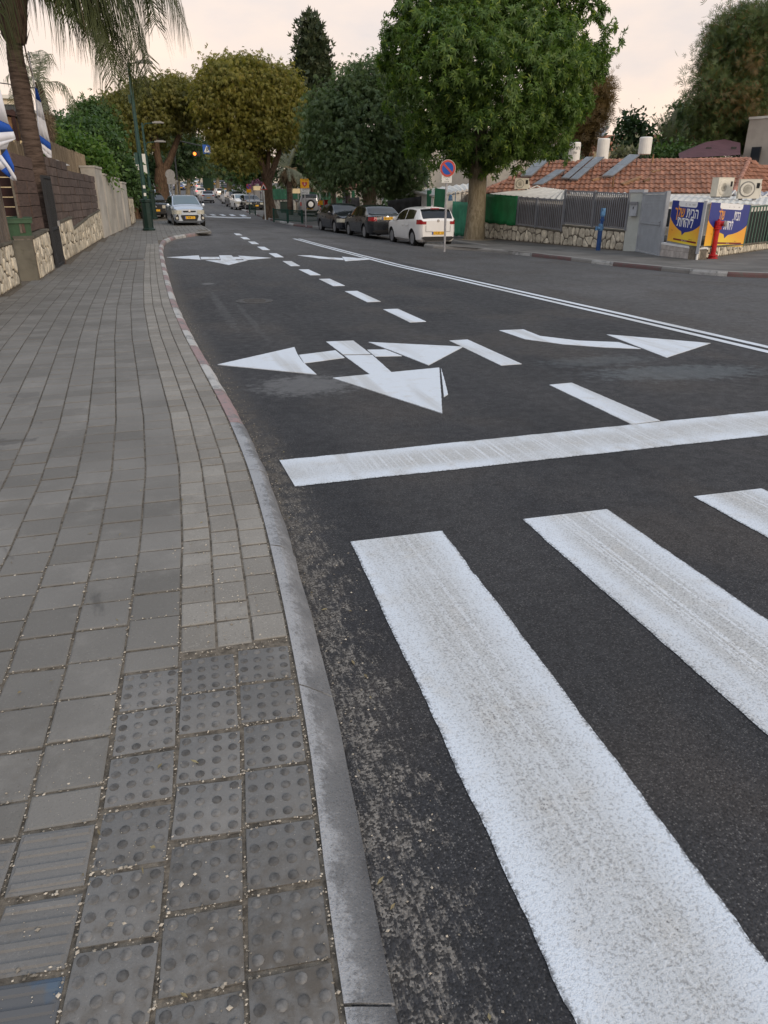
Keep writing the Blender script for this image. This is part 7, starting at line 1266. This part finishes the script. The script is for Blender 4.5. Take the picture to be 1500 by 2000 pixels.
# yellow heart sign
nb_ = G(598, 441, .12); s_ = 1/ppm(nb_)
def heart(t, B):
    z1, z2 = HT(nb_, 359), HT(nb_, 373.5); c1, c2 = B+Vector((0, -.05, z1)), B+Vector((0, -.05, z2)); w = 16.5*s_; m = MB(); signface(c1, m, rect(w, 17.5*s_), .01, .02, A_); p = t.part('yellow_plate', m, MT['signyellow'])
    hp_ = [(0, -.5), (-.28, -.22), (-.5, .08), (-.5, .32), (-.36, .47), (-.18, .46), (0, .28), (.18, .46), (.36, .47), (.5, .32), (.5, .08), (.28, -.22)]; m = MB(); signface(c1, m, [(a*w*.62, b_*w*.56-.03) for a, b_ in hp_], .031, .004, A_); t.part('heart', m, MT['signred'], p)
    x = Vector((math.cos(A_), math.sin(A_), 0)); f = Vector((math.sin(A_), -math.cos(A_), 0)); m = MB(); text_mb('עזרה', .17, c1+f*.034+Vector((0, 0, .17))+x*.06, x, (0, 0, 1), m, rtl=True); t.part('lettering', m, MT['black'], p, kind='stuff')
    m = MB(); signface(c1, m, [(-.05, -.02), (.03, .06), (.0, .0), (.06, .0), (-.02, -.10), (.0, -.03)], .036, .003, A_); t.part('flash', m, MT['signwhite'], p)
    m = MB(); signface(c2, m, rect(w, 11*s_), .01, .02, A_); p = t.part('white_plate', m, MT['signwhite']); m = MB(); text_mb('לחיים', .15, c2+f*.034+Vector((0, 0, .03))+x*.04, x, (0, 0, 1), m, rtl=True); text_mb('ברחוב', .15, c2+f*.034+Vector((0, 0, -.12))-x*.04, x, (0, 0, 1), m, rtl=True); t.part('lettering', m, MT['black'], p, kind='stuff')
pole_sign('yellow sign with red heart over a white plate, behind the green railings', nb_, HT(nb_, 352), heart, r=.04)
# warning triangle
nb_ = G(518.5, 428, .12); s_ = 1/ppm(nb_)
def tri(t, B):
    c = B+Vector((0, -.05, HT(nb_, 366))); r = 7.5*s_; T3 = lambda k: [(-r*k, -.55*r*k), (r*k, -.55*r*k), (0, 1.15*r*k)]; m = MB(); signface(c, m, T3(1), .0, .015, A_); p = t.part('red_triangle', m, MT['signred']); m = MB(); signface(c, m, T3(.66), .016, .004, A_); t.part('white_field', m, MT['signwhite'], p); m = MB(); signface(c, m, [(-.10, -.10), (.10, -.10), (.05, .04), (.0, .1), (-.05, .04)], .021, .004, A_); t.part('pictogram', m, MT['black'], p)
pole_sign('red bordered warning triangle on a pale pole before the golden brown tree', nb_, HT(nb_, 372), tri, mat='signwhite', r=.045)
nb_ = G(489, 417, .12); s_ = 1/ppm(nb_)
def np2(t, B):
    c = B+Vector((0, -.05, HT(nb_, 364))); m = MB(); signface(c, m, circ(4.6*s_), 0, .012, A_); p = t.part('red_disc', m, MT['signred']); m = MB(); signface(c, m, circ(3.7*s_), .013, .004, A_); t.part('blue_field', m, MT['signblue'], p); m = MB(); signface(c, m, [(-.19, .13), (-.13, .19), (.19, -.13), (.13, -.19)], .018, .003, A_); t.part('red_bar', m, MT['signred'], p); m = MB(); signface(c+Vector((0, 0, -8.0*s_)), m, rect(9*s_, 5.5*s_), 0, .012, A_); t.part('yellow_plate', m, MT['signyellow'])
pole_sign('small round no-parking sign with yellow plate far up the right kerb', nb_, HT(nb_, 360), np2, r=.04)
# banded post
nb_ = G(627, 436, .12); h = HT(nb_, 388); t = T('banded_post', 'red and white banded post with yellow plate left of the dark sedan', 'post', nb_); m = MB(); m.tube([nb_, nb_+Vector((0, 0, HT(nb_, 372)))], .04, 8); t.part('pole', m, MT['signwhite'])
for k in range(7): z = .25+k*(h-.2)/7; m = MB(); m.tube([nb_+Vector((0, 0, z)), nb_+Vector((0, 0, z+(h-.2)/14))], .052, 9); t.part('red_band', m, MT['red'])
m = MB(); signface(nb_+Vector((0, -.06, HT(nb_, 396))), m, rect(.30, .28), 0, .02, A_); t.part('yellow_plate', m, MT['signyellow']); m = MB(); c = nb_+Vector((0, 0, HT(nb_, 374))); m.prism([c+Vector((0, .28*math.cos(6.2832*k/20), .30*math.sin(6.2832*k/20))) for k in range(20)], Vector((.02, -.01, 0))); t.part('disc_edge', m, MT['signwhite'])
m = MB(); q = nb_+Vector((.45, .35, 0)); m.box(q+Vector((0, 0, .7)), (.22, .22, 1.4)); m.box(q+Vector((0, 0, 1.42)), (.26, .26, .06)); solo('red_pillar', 'low dark red pillar beside the banded post', 'pillar', m, MT['red'], loc=q)
# green railings
def railing(label, a, b_, h=1.0, n=22):
    A, B = Vector(a), Vector(b_); t = T('railing', label, 'railing', A, group='green pedestrian railings'); L = (B-A).length; u = (B-A)/L
    for f in (0, 1): p = A.lerp(B, f); m = MB(); m.box(p+Vector((0, 0, h/2)), (.09, .09, h+.06)); t.part('post', m, MT['greenrail'])
    for z in (.12, h-.04): m = MB(); m.beam(A+Vector((0, 0, z)), B+Vector((0, 0, z)), .05, .05); t.part('rail', m, MT['greenrail'])
    for i in range(n): p = A.lerp(B, (i+.5)/n); m = MB(); m.box(p+Vector((0, 0, h/2+.02)), (.022, .022, h-.16)); t.part('bar', m, MT['greenrail'])
r0, r1, r2, r3 = G(535, 433, .12), G(562, 435, .12), G(590, 436.5, .12), G(621, 435, .12); hr = HT(r1, 409)
railing('green bar railing nearest the golden brown tree', r0, r1, hr); railing('green bar railing in the middle under the yellow heart sign', r1+(r2-r1)*.03, r2, hr); railing('green bar railing at the right end beside the banded post', r2+(r3-r2)*.03, r3, hr)
r0, r1 = G(488, 418, .12), G(499, 420, .12); railing('short green bar railing before the black sedan far up the right kerb', r0, r1, HT(r0, 398), 10)
# green sheet fences, low stone wall, gate posts, cream boards
def sheet(name, label, a, b_, z0, z1, mat, cat, posts=4):
    a, b_ = Vector(a), Vector(b_); t = T(name, label, cat, a); n = (b_-a).cross(Vector((0, 0, 1))).normalized(); k = 8; 
    for i in range(k):
        p, q = a.lerp(b_, i/k+.004), a.lerp(b_, (i+1)/k-.004); d = n*RNG.uniform(-.02, .02); m = MB(); m.prism([p+d+Vector((0, 0, z0)), q+d+Vector((0, 0, z0)), q+d+Vector((0, 0, z1+RNG.uniform(-.03, .03))), p+d+Vector((0, 0, z1))], n*.03); t.part('panel', m, mat)
    for i in range(posts): p = a.lerp(b_, i/(posts-1)); m = MB(); m.tube([p-n*.05, p-n*.05+Vector((0, 0, z1+.25))], .04, 7); t.part('post', m, MT['galv'])
gq = lambda px, Y: (lambda p: Vector((p.x, Y, zr(p.x, Y)+.1)))(PY(px, 395, Y))
a, b_ = gq(522, 78), gq(582, 72); sheet('green_fence', 'green sheet fence above the low stone wall behind the date palm', a, b_, HT(a, 392), HT(a, 368), MT['green'], 'fence')
a, b_ = gq(584, 74), gq(648, 70); sheet('green_fence', 'dark green sheet fence behind the grey off-roader', a, b_, 0, HT(a, 374), M('dark_green_sheet', (.02, .085, .045), .6, .3, 2, world=True), 'fence'); a, b_ = gq(637, 64), gq(676, 60); sheet('green_fence', 'pale green sheet fence left of the gate post behind the dark sedan', a, b_, 0, HT(a, 384), M('pale_green_sheet', (.10, .26, .13), .6, .2, 2, world=True), 'fence', 3)
a, b_ = gq(505, 80), gq(578, 71.5); stone_wall('low pale stone wall below the green sheet fence by the date palm', a[:2], b_[:2], [(0, HT(a, 392)), (1, HT(b_, 390))], .3, .8, zf=zg)
for lb, px, py, Y, w, h in (('cream notice board behind the yellow heart sign', 578, 373, 71, .78, .40), ('cream notice board left of the warning triangle', 502, 367.5, 78, .78, .38)):
    c = PY(px, py, Y); t = T('notice_board', lb, 'notice board', (c.x, Y, zr(c.x, Y))); m = MB(); signface(c, m, rect(w, h), 0, .04, A_); t.part('board', m, M('cream_board', (.70, .56, .33), .6, .1, 3)); 
    for s in (-1, 1): m = MB(); m.tube([Vector((c.x+s*w*.42, Y+.05, zr(c.x, Y))), Vector((c.x+s*w*.42, Y+.05, c.z+h/2))], .03, 6); t.part('leg', m, MT['darkmetal'])
a = gq(556, 71); m = MB(); hb_ = HT(a, 395); m.box(a+Vector((0, -.3, hb_/2)), (.9, .5, hb_)); m.box(a+Vector((0, -.3, hb_+.03)), (1.0, .6, .06)); solo('utility_cabinet', 'dark green utility cabinet before the low pale stone wall', 'cabinet', m, MT['basegreen'], loc=a)
a = gq(487, 84); b_ = gq(508, 82); m = MB(); m.prism([a, b_, b_+Vector((0, 0, HT(b_, 359))), a+Vector((0, 0, HT(a, 359)))], (0, .25, 0)); solo('grey_wall', 'plain grey wall with magenta blossom behind the small no-parking sign', 'wall', m, MT['beige'], loc=a, kind='structure')
simple_tree('flowering_shrub', 'magenta flowering shrub over the plain grey wall', 500, 83, [(500, 360, 7), (508, 364, 6), (494, 363, 5)], 'l_bloom', 'oval', 70, 9, .2, .2, cat='shrub')
p0, p1 = gq(672, 57), gq(690, 55); t = T('gateway', 'dark gateway with blue grey posts and tiled canopy behind the dark sedans', 'gateway', p0)
for p, mt in ((p0, 'gatemetal'), (p1, 'green')): m = MB(); m.box(p+Vector((0, 0, HT(p, 372)/2)), (.2, .2, HT(p, 372))); t.part('post', m, MT[mt])
m = MB(); m.prism([p0+Vector((.1, .4, 0)), p1+Vector((-.1, .4, 0)), p1+Vector((-.1, .4, HT(p1, 376))), p0+Vector((.1, .4, HT(p0, 376)))], (0, .1, 0)); t.part('gap_shade', m, MT['redplank']); m = MB(); m.prism([p0+Vector((-.3, -.3, HT(p0, 372))), p1+Vector((1.6, -.3, HT(p1, 370))), p1+Vector((1.6, 1.2, HT(p1, 370)+.5)), p0+Vector((-.3, 1.2, HT(p0, 372)+.5))], (0, 0, .12)); t.part('canopy', m, MT['tile'])  # dark sheet stands in for the shade in the gap between the posts
a, b_ = gq(684, 53.5), gq(702, 52); cloth('bin_cover', 'grey draped cover hanging beside the shade tree trunk', up(a, 386), up(b_, 385), a+Vector((0, 0, .1)), b_+Vector((0, 0, .1)), M('grey_cover', (.09, .09, .095), .7, .2, 3), .05, 8, 6)
h0, h1 = PY(578, 300, 84), PY(740, 300, 80); t = T('house', 'cream house glimpsed between the date palm and the shade tree', 'house', (h0.x, 84, 0)); zt = PY(590, 300, 84).z; m = MB(); m.prism([Vector((h0.x, 84, -.5)), Vector((h1.x, 80, -.5)), Vector((h1.x, 80, zt)), Vector((h0.x, 84, zt))], (3, 9, 0)); t.part('wall', m, MT['cream']); m = MB(); m.prism([Vector((h0.x-.3, 83.6, zt)), Vector((h1.x+.3, 79.6, zt)), Vector((h1.x+1.8, 84.5, zt+2)), Vector((h0.x+1.5, 88.5, zt+2))], (0, 0, .15)); t.part('roof', m, MT['tile'])
for px in (600, 640, 690): q = PY(px, 330, 83.4-(px-578)*.0247); w = MB(); w.box(q+Vector((0, -.05, 0)), (1.1, .1, 1.2), rz=math.atan2(-4, h1.x-h0.x)); f = t.part('window', w, MT['white']); g_ = MB(); g_.box(q+Vector((0, -.13, 0)), (.95, .06, 1.05), rz=math.atan2(-4, h1.x-h0.x)); t.part('pane', g_, MT['pane'], f)
# hanging traffic light and crossing sign on a cantilever arm
Y = 92; pb = PY(352, 405, Y); pb = Vector((pb.x, Y, zr(pb.x, Y)+.1)); zt = PY(404, 290, Y).z; t = T('signal_mast', 'cantilever mast with lit amber light and blue crossing sign over the street', 'traffic light', pb); m = MB(); m.tube([pb, Vector((pb.x, Y, zt+.5)), Vector((pb.x+.4, Y, zt+.75)), PY(402, 288, Y)+Vector((0, 0, .05))], [.10, .08, .07, .05], 8); t.part('mast', m, MT['darkmetal'])
c = PY(404, 291.5, Y); m = MB(); signface(c, m, rect(15.5/ppm(c), 16/ppm(c)), .06, .03, A_*.3); p = t.part('blue_sign', m, MT['signblue']); m = MB(); k = 6.2/ppm(c); signface(c, m, [(-k, -k*.9), (k, -k*.9), (0, k)], .092, .005, A_*.3); t.part('white_triangle', m, MT['signwhite'], p); m = MB()
signface(c, m, circ(k*.13, 8, 0, k*.42), .099, .004); signface(c, m, [(-.03*k*4, -.1*k), (.04*k*4, -.1*k), (.09*k, .3*k), (-.08*k, .3*k)], .099, .004); signface(c, m, [(-.12*k, -.1*k), (.0, -.1*k), (-.28*k, -.75*k), (-.42*k, -.75*k)], .099, .004); signface(c, m, [(0, -.1*k), (.14*k, -.1*k), (.42*k, -.7*k), (.28*k, -.75*k)], .099, .004); t.part('walking_figure', m, MT['black'], p)
for px in (380, 387): c = PY(px, 300.5, Y); m = MB(); m.box(c, (7/ppm(c), .3, 8.5/ppm(c))); hd = t.part('signal_head', m, MT['black']); m = MB(); m.lathe([(.001, -.02), (3.0/ppm(c), -.015), (3.0/ppm(c), 0)], c+Vector((0, -.155, 0)), 14, axis='Y'); t.part('lamp', m, MT['amber'] if px == 380 else MT['black'], hd)
